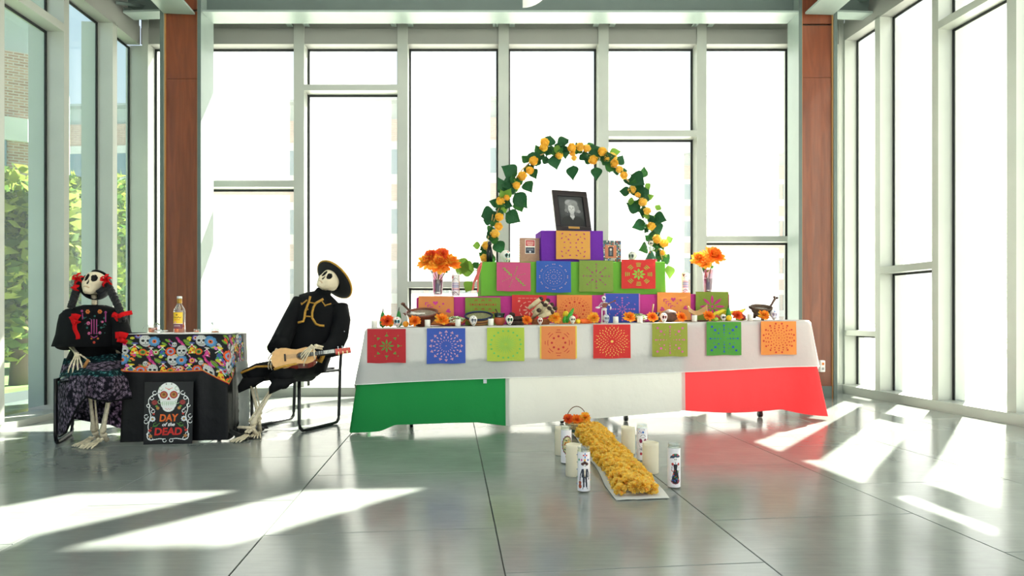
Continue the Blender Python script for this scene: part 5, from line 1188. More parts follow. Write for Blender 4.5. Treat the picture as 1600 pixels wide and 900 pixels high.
glass_candle(on(1070, 0.50, h1_+0.003), 0.030, 0.215, 'shelf_b', 'printed glass candle covered in beads, left of the right flower vase', 0.2)
VG = glass_mat('vase_glass', (0.80, 0.72, 0.76), 0.5, 0.02)
def vase(px, label, r0, r1, h, stem_top, b=0.52):
    e = empty('flower_vase', on(px, b, h1_+0.004), 0, label, 'vase')
    mb = MB(); mb.lathe([(0.001, 0), (r0, 0), (r0*1.05, 0.01), (r1, h), (r1*0.93, h), (r0*0.92, 0.02), (0.001, 0.018)], 28, cap=False, wob=lambda t, z: 1+0.012*math.cos(t*14)); mb.build('glass', VG, e)
    mb = MB(); k = 0.62; mb.lathe([(0.001, 0.02), (r0*0.90, 0.021), (r0*0.9+(r1-r0)*k*0.9, h*k), (0.001, h*k+0.001)], 24, cap=False); mb.build('dark_gravel', mat('purple_gravel', '#5a2540', 0.5, var=0.6, scale=140, bump=1.0), e)['kind'] = 'stuff'
    return e
v1 = vase(684, 'glass vase of dark gravel holding the left bouquet', 0.036, 0.052, 0.225, 0)
v2 = vase(1106, 'glass vase of dark gravel holding the right bouquet', 0.034, 0.052, 0.225, 0)
mb = MB(); mb.box((0, 0, 0.0), (0.12, 0.09, 0.006), bevel=0.002); o = mb.build('white_coaster', WHITE, None, on(684, 0.50, h1_+0.004), (0, 0, ang)); tag(o, 'white square coaster under the left flower vase', 'coaster'); v1.location.z += 0.005
def bouquet(pxs, vpx, b, side):
    base = on(vpx, 0.52, h1_+0.12)
    for (px, py, s, kind, lab) in pxs:
        a = apx(px, 0.52); q = T(a, 0.52); D = q.y-0.03*random.random(); p = W(px, py, D); d = p-base
        s *= 1.42; e = link('cut_flower', MG[kind], None, p, ((0.9+random.uniform(-.2,.2)), 0, (px-vpx)*0.03), s); tag(e, lab, 'flower')
        inv = e.matrix_basis.inverted(); m2 = MB(); P = [inv @ (p*1.0), inv @ (base+d*0.5+V((0,0,-0.01))), inv @ base]; m2.tube(P, 0.004/s, 5)
        for t, sd in ((0.55, 1), (0.68, -1)):
            c = inv @ (base+d*t); c2 = inv @ (base+d*t+V((0.03*sd, 0, 0.018))); u = (c2-c); w = V((0, 1, 0)).cross(u).normalized()*0.25
            m2._add([c, c+u*0.5+w, c2, c+u*0.5-w], [(0,1,2,3)])
        m2.build('stem', SEPAL, e); sepal(e)
bouquet([(668, 411, 0.066, 'gold', 'golden flower on the left of the left bouquet'), (686, 413, 0.080, 'amber', 'large amber flower in the centre of the left bouquet'), (703, 412, 0.070, 'amber', 'amber flower on the right of the left bouquet'),
         (674, 400, 0.048, 'red', 'small red-orange flower at the upper left of the left bouquet'), (691, 398, 0.048, 'red', 'small red-orange flower at the top of the left bouquet')], 684, 0.52, 0)
bouquet([(1093, 406, 0.062, 'amber', 'orange-yellow flower on the left of the right bouquet'), (1114, 402, 0.078, 'orange', 'large orange flower on the right of the right bouquet'), (1101, 413, 0.050, 'gold', 'golden flower low in the middle of the right bouquet')], 1106, 0.52, 1)

# ---------------- marigold path on the floor ----------------
cp = empty('white_cloth_strip', G(930, 730), label='narrow white cloth strip on the floor under the marigold path', cat='cloth')
cor = [G(963, 783), G(1046, 780), G(945, 672), G(890, 672)]
mb = MB(); mb.grid(6, 30, lambda u, v: (cor[0]*(1-u)+cor[1]*u)*(1-v)+(cor[3]*(1-u)+cor[2]*u)*v-V(cp.location)+V((0.008*math.sin(v*14)*(1 if u > .5 else -1), 0, 0.004+0.003*abs(math.sin(u*7+v*21)))))
solid(mb.build('cloth', WCL, cp), 0.002)
def puff_mesh(seed, mats):
    r = random.Random(seed); mb = MB()
    for k in range(110):
        d = V((r.gauss(0,1), r.gauss(0,1), r.gauss(0,1)+0.25)).normalized(); u = d.cross(V((r.gauss(0,1), r.gauss(0,1), r.gauss(0,1)))).normalized(); w = d.cross(u)
        L = r.uniform(0.8, 1.05); a = r.uniform(0.2, 0.34)
        p0, p1 = d*0.25, d*L
        q = [p0, p1*0.8+u*a, p1+u*a*0.45+w*0.09, p1*1.02-w*0.05, p1+w*0.1-u*a*0.45, p1*0.8-u*a]
        mb._add([V((x.x, x.y, x.z*0.85)) for x in q], [(0,1,2,3), (0,3,4,5)], 0 if r.random() < 0.55 else (1 if r.random() < 0.8 else 2))
    me = bpy.data.meshes.new('marigold_puff'); me.from_pydata(mb.v, [], mb.f)
    for m in mats: me.materials.append(m)
    me.polygons.foreach_set('material_index', mb.m); me.update(); return me
pm = [cloth_mat('puff_yellow', '#ffe67e', 0.5), cloth_mat('puff_gold', '#ffd85c', 0.5), cloth_mat('puff_orange', '#ffc262', 0.5)]
PF = [puff_mesh(k, pm) for k in range(4)]
rnd = random.Random(31); Lp = cor[3]-cor[0]
def strip(u, v): return (cor[0]*(1-u)+cor[1]*u)*(1-v)+(cor[3]*(1-u)+cor[2]*u)*v
k = 0; rowsn = 34
for i in range(rowsn):
    v = 0.035+0.95*i/rowsn
    cols = (0.16, 0.38, 0.6, 0.8) if i % 2 == 0 else (0.25, 0.48, 0.7)
    for u in cols:
        r = rnd.uniform(0.034, 0.044); p = strip(u*(0.92 if v < 0.12 else 1)+rnd.uniform(-.03,.03), v+rnd.uniform(-.008,.008)); p.z = 0.03+(0.018 if 0.2 < u < 0.72 else 0)+rnd.uniform(0, 0.012)
        o = link('marigold_blossom', PF[rnd.randrange(4)], None, p, (rnd.uniform(-.6,.6), rnd.uniform(-.6,.6), rnd.uniform(0,6.28)), r)
        tag(o, 'one of the fluffy yellow marigold blossoms heaped along the white cloth strip', 'flower', 'yellow marigold blossoms on the floor path')
# basket of flowers at the head of the path
bs = empty('flower_basket', G(901, 676), label='small woven basket with a hoop handle at the far end of the marigold path', cat='basket')
mb = MB()
for k in range(7): mb.tube([((0.062+0.0035*k)*math.cos(2*pi*i/30), (0.055+0.003*k)*math.sin(2*pi*i/30), 0.006+0.011*k) for i in range(30)], 0.0062, 6, closed=True, mi=(1 if k in (1, 2) else 0))
mb.lathe([(0.001, 0.003), (0.062, 0.004)], 20, cap=False); mb.build('woven_side', [mat('wicker', '#b8a070', 0.8, var=0.3, scale=150), mat('wicker_green', '#3f5a4a', 0.8)], bs)
mb = MB(); mb.tube([(0.076*math.cos(a), 0, 0.08+0.115*math.sin(a)) for a in [pi*i/16 for i in range(17)]], 0.0035, 6); mb.build('handle', mat('wicker_dark', '#6a4f38', 0.8), bs)
for px, py, s, kind, lab in ((888, 655, 0.045, 'red', 'red-orange flower on the left in the floor basket'), (901, 656, 0.045, 'orange', 'orange flower in the middle of the floor basket'), (914, 653, 0.048, 'gold', 'golden flower on the right of the floor basket')):
    D = bs.location.y-0.02; p = W(px, py, D); o = link('basket_flower', MG[kind], None, p, (0.9, 0, 0), s); sepal(o); tag(o, lab, 'flower')
# candles on the floor
def pillar(px0, px1, py0, py1, label, wave):
    pm_ = G((px0+px1)/2, py1-2); D = pm_.y; r = (px1-px0)*D/F/2; h = (py1-py0-2)*D/F
    e = empty('pillar_candle', pm_, 0, label, 'candle'); mb = MB()
    n = 32; prof = [(0.001, 0.0), (r*0.98, 0.0), (r, 0.004), (r, 0.5), (r, 0.9), (r, 1.0), (r*0.9, 1.002), (r*0.82, 0.93), (0.001, 0.90)]
    vs = []; fs = []
    for q, (rr, z) in enumerate(prof):
        for k in range(n):
            t = 2*pi*k/n; zz = z*h if z > 0.01 else z
            if z > 0.8: zz += wave*math.sin(t*2+px0)*1.0
            vs.append((rr*math.cos(t), rr*math.sin(t), zz))
    for q in range(len(prof)-1):
        for k in range(n): fs.append((q*n+k, q*n+(k+1)%n, (q+1)*n+(k+1)%n, (q+1)*n+k))
    mb._add(vs, fs, 0, True); mb.build('wax', WAX, e)
    m2 = MB(); m2.tube([(0,0,h*0.90), (0,0,h*0.96)], 0.0015, 5); m2.build('wick', C('#3a3530'), e)
pillar(867, 889, 667, 712, 'ivory pillar candle at the far left of the marigold path', 0.002)
pillar(884, 908, 694, 745, 'ivory pillar candle left of the marigold path, behind the guitarist candle', 0.001)
pillar(971, 992, 667, 710, 'ivory pillar candle with a wavy rim, right of the marigold path at the back', 0.004)
pillar(1004, 1029, 691, 740, 'ivory pillar candle right of the marigold path, nearest on that side', 0.001)
glass_candle(G(884.5, 724), 0.0315, 0.222, 'frida', 'printed glass candle with an oval floral skull, left of the path', 0.15)
glass_candle(G(912, 768), 0.031, 0.222, 'mariachi', 'printed glass candle with a guitarist in a brown hat, nearest on the left', 0.1)
glass_candle(G(1003, 719.5), 0.0315, 0.220, 'rose_skull', 'printed glass candle with a purple-eyed skull, partly behind a pillar candle', 0.0)
glass_candle(G(1053, 762), 0.0315, 0.225, 'catrina', 'printed glass candle with a lady in a wide blue hat, rightmost on the floor', -0.1)

# ================= BOTTLE TABLE =================
BT0, BT1 = V(((197-CX)*4.20/F, 4.20)), V(((352-CX)*4.28/F, 4.28))
bd = (BT1-BT0).normalized(); bn = V((-bd.y, bd.x)); BL = (BT1-BT0).length; BW = 0.50; BH = 0.735
bang = math.atan2(bd.y, bd.x)
def Q(a, b, z): q = BT0+bd*a+bn*b; return V((q.x, q.y, z))
bt_ = empty('side_table', Q(BL/2, BW/2, 0), bang, 'small square table under the skull-print cloth', 'table')
mb = MB(); mb.box((0, 0, BH-0.02), (BL-0.03, BW-0.03, 0.03), bevel=0.004); mb.build('tabletop', WHITE, bt_)
for sx in (-1, 1):
    for sy in (-1, 1): mb = MB(); mb.tube([(sx*(BL/2-0.06), sy*(BW/2-0.06), 0), (sx*(BL/2-0.06), sy*(BW/2-0.06), BH-0.03)], 0.014, 8); mb.build('leg', STEELD, bt_)
def perim(s):      # path along the left end (s < 0), the front, then the right end
    if s < 0: return BT0-bn*s*1.0+0*bd, -bd
    if s <= BL: return BT0+bd*s, -bn
    return BT1+bn*(s-BL), bd
def bsk(s, drop, off, flare, fold, seed, hz=BH):
    p, n = perim(s)
    c = max(0, 1-abs(s)/0.12) if s < BL/2 else max(0, 1-abs(s-BL)/0.12)
    if c > 0: dg = (((-bd) if s < BL/2 else bd)-bn).normalized(); n = (n*(1-c)+dg*c).normalized()
    w = (noise.noise(V((s*5+seed, drop*1.3, seed)))*fold+0.5*noise.noise(V((s*13+seed, drop*2.5, 7)))*fold)*min(1, drop*5)
    q = p+n*(off+w+drop*flare*(0.4+0.9*c)); return V((q.x, q.y, hz-drop))
bc = empty('black_tablecloth', Q(BL/2, BW/2, 0), label='black plastic cloth hanging to the floor around the bottle table', cat='tablecloth')
def bhem(s): return BH-0.006-(0.0 if s < BL-0.05 else 0.0)
BLP = mat('black_sheet', '#090a0b', 0.5, spec=0.3, bump=0.5, scale=14)
mb = MB(); mb.grid(110, 26, lambda u, v: bsk(-0.4+(BL+0.85)*u, (BH-0.008)*v, 0.010, 0.045, 0.016, 3.3)-V(bc.location)); mb.build('sheet', BLP, bc)
mb = MB(); mb.grid(6, 6, lambda u, v: Q(BL*u, BW*v, BH+0.001)-V(bc.location)); mb.build('top_sheet', BLP, bc)
mb = MB()      # bunched corner on the floor at the right
mb.grid(30, 12, lambda u, v: Q(BL-0.04+0.21*v+0.02*math.sin(u*20), -0.02+0.42*u, 0.006+0.10*(1-v)**1.5*(0.7+0.3*math.sin(u*23))+0.018*abs(noise.noise(V((u*6, v*5, 2))))*3)-V(bc.location)); mb.build('bunched_hem', BLP, bc)
LITPL = cloth_mat('lit_black_plastic', '#b4bdbb', 0.5, 0.3)  # black plastic with the light on it painted in as grey
mb = MB(); mb.grid(14, 30, lambda u, v: V((bsk(BL+0.10+0.22*u, 0.20+0.5*v, 0.035, 0.06, 0.03, 9.1)))+V((0.012*noise.noise(V((u*14, v*18, 4))), 0.010*noise.noise(V((u*14, v*18, 9))), 0))); mb2 = mb.build('crinkled_sheet', LITPL, None); tag(mb2, 'crinkled black plastic, coloured grey for the light on it, hanging on the right end of the bottle table', 'cloth')

# skull-print cloth: motifs painted on the cloth
PWd, PHt = 420, 110
cv = Canvas(PWd, PHt, '#0c0b0d')
rnd = random.Random(77)
def m_skull(x, y, s, a=0.0):
    s *= 1.28
    cv.ell(x, y, s*0.80, s, '#b9b9b4', a); cv.ell(x-0.1*s, y-0.15*s, s*0.62, s*0.72, '#cfcfca', a)
    for dx in (-0.34, 0.34): cv.ell(x+dx*s, y, s*0.22, s*0.2, '#141416')
    cv.ell(x, y+0.34*s, s*0.08, s*0.12, '#141416')
    for k in range(4): cv.ell(x+(-0.3+0.2*k)*s, y+0.62*s, s*0.06, s*0.1, '#6a6a68')
    for k in range(3): cv.ell(x+(-0.3+0.3*k)*s, y-0.55*s, s*0.07, s*0.07, '#8a8a88')
def m_flower(x, y, s, c, c2, c3):
    s *= 1.28
    for k in range(9): a = 2*pi*k/9; cv.ell(x+s*0.62*math.cos(a), y+s*0.62*math.sin(a), s*0.34, s*0.34, c)
    cv.ell(x, y, s*0.6, s*0.6, c2); cv.ell(x, y, s*0.35, s*0.35, c3); cv.ell(x, y, s*0.15, s*0.15, '#141416')
def m_lady(x, y, s, dress, hat, trim):
    s *= 1.28
    cv.poly([(x-0.25*s,y-0.1*s),(x+0.25*s,y-0.1*s),(x+0.6*s,y+1.1*s),(x-0.6*s,y+1.1*s)], dress)
    cv.ell(x-0.25*s, y+0.75*s, 0.2*s, 0.2*s, trim); cv.ell(x+0.22*s, y+0.45*s, 0.17*s, 0.17*s, trim); cv.ell(x+0.1*s, y+0.9*s, 0.15*s, 0.15*s, '#e6e0d0')
    cv.rect(x-0.22*s, y-0.5*s, x+0.22*s, y-0.05*s, trim); cv.ell(x, y-0.72*s, 0.2*s, 0.25*s, '#dcd8cc'); cv.ell(x, y-0.95*s, 0.52*s, 0.17*s, hat)
    cv.line([(x-0.2*s,y-0.4*s),(x-0.6*s,y)], 0.12*s, '#dcd8cc'); cv.line([(x+0.2*s,y-0.4*s),(x+0.6*s,y)], 0.12*s, '#dcd8cc')
def m_plume(x, y, s, c, c2):
    s *= 1.28
    for k in range(5): cv.ell(x+k*0.3*s, y+k*0.42*s+0.12*s*math.sin(k*2), 0.42*s, 0.22*s, c if k % 2 else c2, 0.9)
def m_leaf(x, y, s):
    s *= 1.28
    cv.ell(x, y, s*0.75, s*0.36, '#5f8a2a', 0.6); cv.line([(x-s*0.5,y-s*0.3),(x+s*0.5,y+s*0.3)], 1, '#a8c83a')
for k in range(150):
    x, y, c = rnd.uniform(0, PWd), rnd.uniform(0, PHt), rnd.choice(['#e8601c','#d8479a','#4f86b4','#6f9a32','#e8c830','#c83a2a','#b8b8b2','#6a4aa0','#e88a3a','#3f8a5a'])
    if k % 4 == 0: m_flower(x, y, 7, c, rnd.choice(['#d8d0c0', '#e8c830', '#7fa8c8']), '#c83a2a')
    elif k % 4 == 1: m_plume(x, y, 6, c, '#b82a74')
    elif k % 4 == 2: m_leaf(x, y, 8)
    else: cv.ell(x, y, 4, 3, c); cv.ell(x+4, y+4, 3, 3, c)
for rep in range(3):
    ox = rep*140
    for row in range(2):
        oy = row*56+4; sh = ox+row*68
        W_ = lambda x: (x) % (PWd+0)
        m_flower(W_(sh+12), oy+44, 11, '#e8571c', '#7fa8c8', '#d83a2a'); m_plume(W_(sh+30), oy+6, 12, '#d8478f', '#b82a74'); m_leaf(W_(sh+54), oy+16, 12)
        m_skull(W_(sh+40), oy+42, 13, 0.2); m_lady(W_(sh+66), oy+34, 12, '#e8c830', '#4f5a9a', '#d83a2a'); m_skull(W_(sh+90), oy+12, 14, -0.2)
        m_flower(W_(sh+112), oy+14, 12, '#4f86b4', '#6a9ec8', '#e86a1c'); m_lady(W_(sh+104), oy+44, 9, '#d8509a', '#c8c4bc', '#c83a7a'); m_lady(W_(sh+132), oy+42, 12, '#3f5aa0', '#e8d030', '#3f9a4a')
        m_flower(W_(sh+84), oy+46, 8, '#e8601c', '#6fa03a', '#2f5a2a'); cv.ell(W_(sh+60), oy+4, 5, 4, '#c8c83a'); cv.ell(W_(sh+124), oy+30, 4, 4, '#d87ac0'); m_skull(W_(sh+22), oy+24, 6, 0.3)
cv.rect(0, PHt-2, PWd, PHt, '#c82a2a'); cv.rect(0, PHt-3.5, PWd, PHt-2, '#d8a030')
pc = empty('skull_print_cloth', Q(BL/2, BW/2, BH), label='black cloth printed with skulls, ladies and bright flowers over the bottle table', cat='tablecloth')
def phem(s):
    if s < BL: return 0.245+0.01*math.sin(s*6)+(0.10*max(0, (s-(BL-0.14))/0.14) if s > BL-0.14 else 0)
    return 0.345-0.10*min(1, (s-BL)/0.12)
S0, S1 = -0.10, BL+0.34
cv.build('printed_skirt', lambda u, v: bsk(S0+(S1-S0)*u, 0.002+phem(S0+(S1-S0)*u)*v, 0.017, 0.07, 0.012, 3.3)-V(pc.location), attr_mat('skull_print', 0.8, tl=0.12), pc, smooth=True)
mb = MB(); mb.grid(10, 8, lambda u, v: Q(-0.015+(BL+0.03)*u, -0.016+(BW+0.03)*v, BH+0.006+0.001*math.sin(u*30))-V(pc.location)); mb.build('table_cover', mat('pale_cloth_back', '#e8e6e2', 0.8), pc)

# framed poster on the floor against the cloth
sg_ = empty('poster', G(262, 694), bang, 'black poster of a painted skull reading DAY of the DEAD, against the black cloth', 'poster')
D = sg_.location.y; pw, ph = 72*D/F, 97*D/F; sg_.rotation_euler = (-0.05, 0, bang)
mb = MB(); mb.box((0, 0.004, ph/2), (pw, 0.004, ph), bevel=0.001); mb.build('board', mat('poster_black', '#0e0f0e', 0.5), sg_)
cv = Canvas(144, 194, '#0e0f0e'); Wc = '#e9ebe6'
def scroll(pts, w=2.6): cv.line(pts, w, Wc)
for s in (-1, 1):
    X = lambda x: 72+s*x
    P = [(40,38),(48,42),(56,48),(60,56),(60,66),(56,74),(58,84),(56,94),(52,104),(54,116),(58,128),(60,140),(58,152),(60,162),(62,172),(58,180),(48,182),(36,180),(24,178),(12,180)]
    scroll([(X(x), y) for x, y in P])
    for x, y, r in ((42,34,6),(50,50,5),(60,74,5),(66,108,6),(66,124,6),(58,164,5),(50,178,5),(10,184,5)): cv.arc(X(x), y, r, 0, 4.9 if s > 0 else 5.2, 2.2, Wc, 16)
    cv.arc(X(46), 92, 5, 0, 5, 2, Wc, 12); cv.line([(X(52),80),(X(42),88)], 2, Wc)
    cv.ell(X(42), 64, 9, 8, '#8a2f2c'); cv.arc(X(42), 64, 5, 0, 5, 1.4, '#b5473e'); cv.ell(X(36), 76, 4, 3, '#5fa03a'); cv.ell(X(32), 82, 5, 5, '#b57a3a'); cv.ell(X(44), 100, 3, 3, '#c8342a')
    for k in range(8): a = k*pi/4; cv.ell(X(47)+6*math.cos(a), 116+6*math.sin(a), 2.6, 2.6, '#dfe3e4')
    cv.ell(X(47), 116, 2.6, 2.6, '#c8963a'); cv.arc(X(38), 134, 6, 0, 5, 1.8, '#4f8a34', 12); cv.line([(X(46),140),(X(32),134),(X(26),130)], 1.8, '#4f8a34'); cv.ell(X(50), 144, 2.5, 2.5, '#c8342a'); cv.ell(X(54), 152, 5, 4, '#c8342a'); cv.ell(X(52), 170, 5.5, 5, '#b57a3a')
cv.ell(72, 34, 33, 33, '#eceee8'); cv.poly([(44,48),(100,48),(94,76),(82,92),(62,92),(50,76)], '#eceee8'); cv.ell(72, 80, 18, 14, '#eceee8')
for s in (-1, 1):
    cv.ell(72+s*15, 40, 12, 12, '#a8242a'); cv.ell(72+s*15, 40, 8.5, 8.5, '#b5803a'); cv.ell(72+s*15, 39, 4.5, 4.5, '#7a4a20')
    cv.arc(72+s*24, 20, 6, 0, 5, 1.4, '#9ab88a'); cv.arc(72+s*26, 62, 6, 0.5, 5, 1.6, '#a8c89a'); cv.ell(72+s*29, 36, 1.8, 1.8, '#2a2a2a'); cv.ell(72+s*22, 26, 1.4, 1.4, '#2a2a2a'); cv.ell(72+s*8, 6, 2, 1.6, '#3a3a3a'); cv.line([(72+s*3,22),(72+s*10,18)], 1.6, '#e8763a')
cv.poly([(72,46),(66,56),(78,56)], '#a8242a'); cv.poly([(68,20),(72,26),(76,20),(72,22)], '#d83a3a')
cv.rect(52, 62, 92, 74, '#a8c89a')
for k in range(6): cv.rect(54+k*6.4, 63, 58.6+k*6.4, 67.5, '#eceee8'); cv.rect(54+k*6.4, 69, 58.6+k*6.4, 73.5, '#eceee8')
for k in range(5): cv.ell(64+k*4, 84+(k % 2)*3, 1.8, 1.5, '#e8a0a0')
cv.build('printed_face', lambda u, v: V(((u-0.5)*pw*0.985, 0.0008, ph*(0.995-0.985*v))), attr_mat('poster_print', 0.5), sg_)
zc = lambda y: ph*(0.995-0.985*y/194)
text_obj('DAY', 0.066, mat('orange_glitter', '#e86a20', 0.4, var=0.3, scale=300), 'lettering', sg_, (0.0, -0.001, zc(114)), off=0.0020, shear=0.1, sx=0.86)
text_obj('of the', 0.034, mat('white_ink', '#f2f2f0', 0.5), 'lettering', sg_, (0.0, -0.001, zc(134)), off=0.0008, shear=0.35)
text_obj('DEAD', 0.068, mat('red_glitter', '#d02a22', 0.4, var=0.35, scale=300), 'lettering', sg_, (0.0, -0.001, zc(157)), off=0.0022, shear=0.1, sx=0.98)

# things on the bottle table
TZ = BH+0.008
def tb(px, b): 
    k = (px-CX)/F; q = BT0+bn*b; a = (k*q.y-q.x)/(bd.x-k*bd.y); return Q(a, b, TZ)
bo = empty('liquor_bottle', tb(280.5, 0.20), label='tall clear bottle with yellow and maroon labels and a gold cap', cat='bottle')
AMB = mat('amber_liquor', '#f0701a', 0.1, trans=0.6); CG = glass_mat('clear_glass', (0.95, 0.98, 0.97), 0.6, 0.02)
mb = MB(); mb.lathe([(0.001, 0), (0.036, 0), (0.038, 0.008), (0.038, 0.155), (0.034, 0.175), (0.018, 0.20), (0.0145, 0.215), (0.0145, 0.235)], 28, cap=False); mb.build('glass', CG, bo)
mb = MB(); mb.lathe([(0.001, 0.004), (0.0355, 0.004), (0.0355, 0.075), (0.001, 0.076)], 24, cap=False); mb.build('liquor', AMB, bo)
mb = MB(); mb.lathe([(0.0155, 0.212), (0.0165, 0.222), (0.0165, 0.247), (0.0001, 0.247)], 20); mb.build('gold_collar', mat('gold_foil', '#b58a3a', 0.35, 0.7), bo)
mb = MB(); mb.lathe([(0.0170, 0.247), (0.0170, 0.262), (0.015, 0.265), (0.0001, 0.265)], 20); mb.build('cap', mat('silver_cap', '#d8dcd8', 0.3, 0.4), bo)
cv = Canvas(60, 76, '#f4c62a'); cv.rect(0, 0, 60, 3, '#e8b020'); cv.ell(30, 12, 5, 4, '#8a6a20'); cv.line([(8,26),(14,20),(20,28),(26,22),(32,28),(38,21),(46,27),(52,22)], 2.4, '#6a3a1a'); cv.rect(14, 34, 46, 36, '#c87a20'); cv.ell(22, 46, 5, 5, '#e06a6a'); cv.ell(22, 46, 2.6, 2.6, '#f8e8e0')
cv.rect(0, 52, 60, 54, '#f4f0e8'); cv.rect(0, 54, 60, 76, '#6a2438')
for k in range(6): cv.rect(12+k*6, 61, 16+k*6, 64, '#e8dcd8')
cv.rect(10, 68, 50, 69, '#c88a9a')
cv.build('paper_label', lambda u, v: V((0.0385*math.cos(-pi/2-1.05+2.1*u), 0.0385*math.sin(-pi/2-1.05+2.1*u), 0.150-0.118*v)), attr_mat('bottle_print', 0.4), bo, smooth=True)
mb = MB(); mb.ell((0, -0.027, 0.185), (0.006, 0.003, 0.006), 8, 6); mb.build('seal', C('#6a6a60'), bo)
mg = empty('glass_mug', tb(239, 0.16), label='short glass of orange drink left of the bottle', cat='glass')
mb = MB(); mb.lathe([(0.001, 0), (0.030, 0), (0.034, 0.060), (0.032, 0.060), (0.028, 0.006), (0.001, 0.005)], 24, cap=False); mb.build('glass', CG, mg)
mb = MB(); mb.lathe([(0.001, 0.006), (0.0275, 0.006), (0.0305, 0.040), (0.001, 0.041)], 22, cap=False); mb.build('drink', AMB, mg)
mb = MB(); mb.tube([(0.026*math.cos(a)-0.042, 0, 0.03+0.02*math.sin(a)) for a in [pi/2+pi*i/8 for i in range(9)]], 0.004, 6); mb.build('handle', CG, mg)
mb = MB(); mb.grid(6, 5, lambda u, v: V((0.01+0.035*u, -0.01+0.02*v, 0.058+0.016*math.sin(u*pi)))); solid(mb.build('lime_slice', C('#7a8a6a'), mg), 0.003)
sh = empty('shot_glass', tb(307, 0.12), label='tiny shot glass of amber liquor right of the bottle', cat='glass')
mb = MB(); mb.lathe([(0.001, 0), (0.016, 0), (0.019, 0.030), (0.017, 0.030), (0.014, 0.008), (0.001, 0.007)], 18, cap=False); mb.build('glass', CG, sh)
mb = MB(); mb.lathe([(0.001, 0.008), (0.0155, 0.008), (0.016, 0.019), (0.001, 0.02)], 16, cap=False); mb.build('liquor', AMB, sh)
g3 = empty('wide_glass', tb(336, 0.14), label='clear wide glass with a thin spoon at the right end of the bottle table', cat='glass')
mb = MB(); mb.lathe([(0.001, 0), (0.024, 0), (0.030, 0.035), (0.028, 0.035), (0.022, 0.005), (0.001, 0.004)], 20, cap=False); mb.build('glass', CG, g3)
mb = MB(); mb.lathe([(0.001, 0.006), (0.023, 0.006), (0.0245, 0.014), (0.001, 0.015)], 20, cap=False); mb.build('drink', AMB, g3)
o = MB(); o.tube([(0.01, 0, 0.01), (-0.01, 0, 0.05), (-0.018, 0, 0.068)], 0.0022, 6); o.ell((-0.02, 0, 0.072), (0.007, 0.004, 0.010), 8, 6); o = o.build('teaspoon', CHROME, None, g3.location); tag(o, 'small metal spoon standing in the wide glass at the table end', 'spoon')
pw_ = MB(); pw_.grid(10, 8, lambda u, v: V(((u-.5)*0.07, (v-.5)*0.05, 0.012+0.014*abs(noise.noise(V((u*4, v*4, 3))))*2))); o = pw_.build('paper_napkin', WHITE, None, tb(252, 0.12)); solid(o, 0.002); tag(o, 'crumpled white napkin between the orange drink and the bottle', 'napkin')

# ================= CHAIRS =================
def chair(origin, face, label, wide=0.46, dep=0.42, seatmat=None, bars=True):
    """origin: floor point under the seat centre; face: unit vector the seat faces"""
    f = V(face).normalized(); rz = math.atan2(f.x, -f.y)     # local -Y = forward
    e = empty('sled_chair', origin, rz, label, 'chair')
    w, d = wide/2, dep/2; r = 0.0125
    for s in (-1, 1):
        x = s*w
        mb = MB(); c = 0.05
        P = [(x, -d+0.0, 0.445)]
        P += [(x, -d, 0.07), (x, -d+0.008, 0.035), (x, -d+0.035, 0.0135), (x, -d+0.08, 0.0125), (x, d-0.06, 0.0125), (x, d-0.015, 0.0150), (x, d+0.008, 0.035), (x, d+0.012, 0.07)]
        P += [(x, d+0.03, 0.45), (x, d+0.045, 0.62), (x, d+0.055, 0.70)]
        mb.tube(P, r, 8); mb.build('side_frame', BLACKM, e)
        mb = MB(); mb.tube([(x, -d-0.006, 0.435), (x, d+0.03, 0.43)], 0.011, 8); mb.build('seat_rail', BLACKM, e)
    mb = MB()
    def seatf(u, v):
        X = (u-0.5)*(wide-0.03); Y = (v-0.5)*(dep+0.02); k = abs(u-.5)*2; q = abs(v-.5)*2
        return V((X*(1-0.04*q*q), Y, 0.462-0.016*(1-k*k)*(1-q*q)-0.02*max(0, k-0.85)/0.15*0.6-(0.02*max(0, 0.1-v)/0.1)))
    mb.grid(16, 14, seatf); solid(mb.build('seat', seatmat or mat('black_seat', '#14161a', 0.12, coat=0.8), e), 0.022, -1)
    mb = MB()
    def backf(u, v):
        X = (u-0.5)*(wide+0.03); k = abs(u-.5)*2; q = abs(v-.55)*2
        return V((X, d+0.02+0.03*(1-v)*0-0.025*k*k+0.04*v*0.5+0.03*(1-k*k), 0.53+0.21*v*(1-0.0*k)-0.035*(k**6)*(0.5-v)*2*(-1 if v < .5 else 1)*0+0.0))
    mb.grid(18, 8, lambda u, v: backf(0.5+(u-.5)*(1-0.35*max(0, 0.35-v)/0.35*abs(2*u-1)**2), v)); solid(mb.build('backrest', mat('black_back', '#17191c', 0.25, coat=0.5), e), 0.014, 0)
    return e
c1f = V((0.40, -0.917, 0)).normalized(); c1o = V((-2.93, 4.40, 0))
chair(c1o, c1f, 'black sled-base chair under the skeleton in the flowered dress')
c2f = V((-0.44, -0.90, 0)).normalized()
pA = G(472, 675.5); pB = G(524, 663)         # right runner, front and back
c2f = (pA-pB).normalized(); L2 = (pA-pB).length; side2 = V((c2f.y, -c2f.x, 0))       # to the sitter's right (left in the picture)
if side2.x > 0: side2 = -side2
c2o = (pA+pB)/2+side2*0.235; c2o.z = 0
chair(c2o, c2f, 'black sled-base chair under the skeleton with the guitar', wide=0.47, dep=0.43)

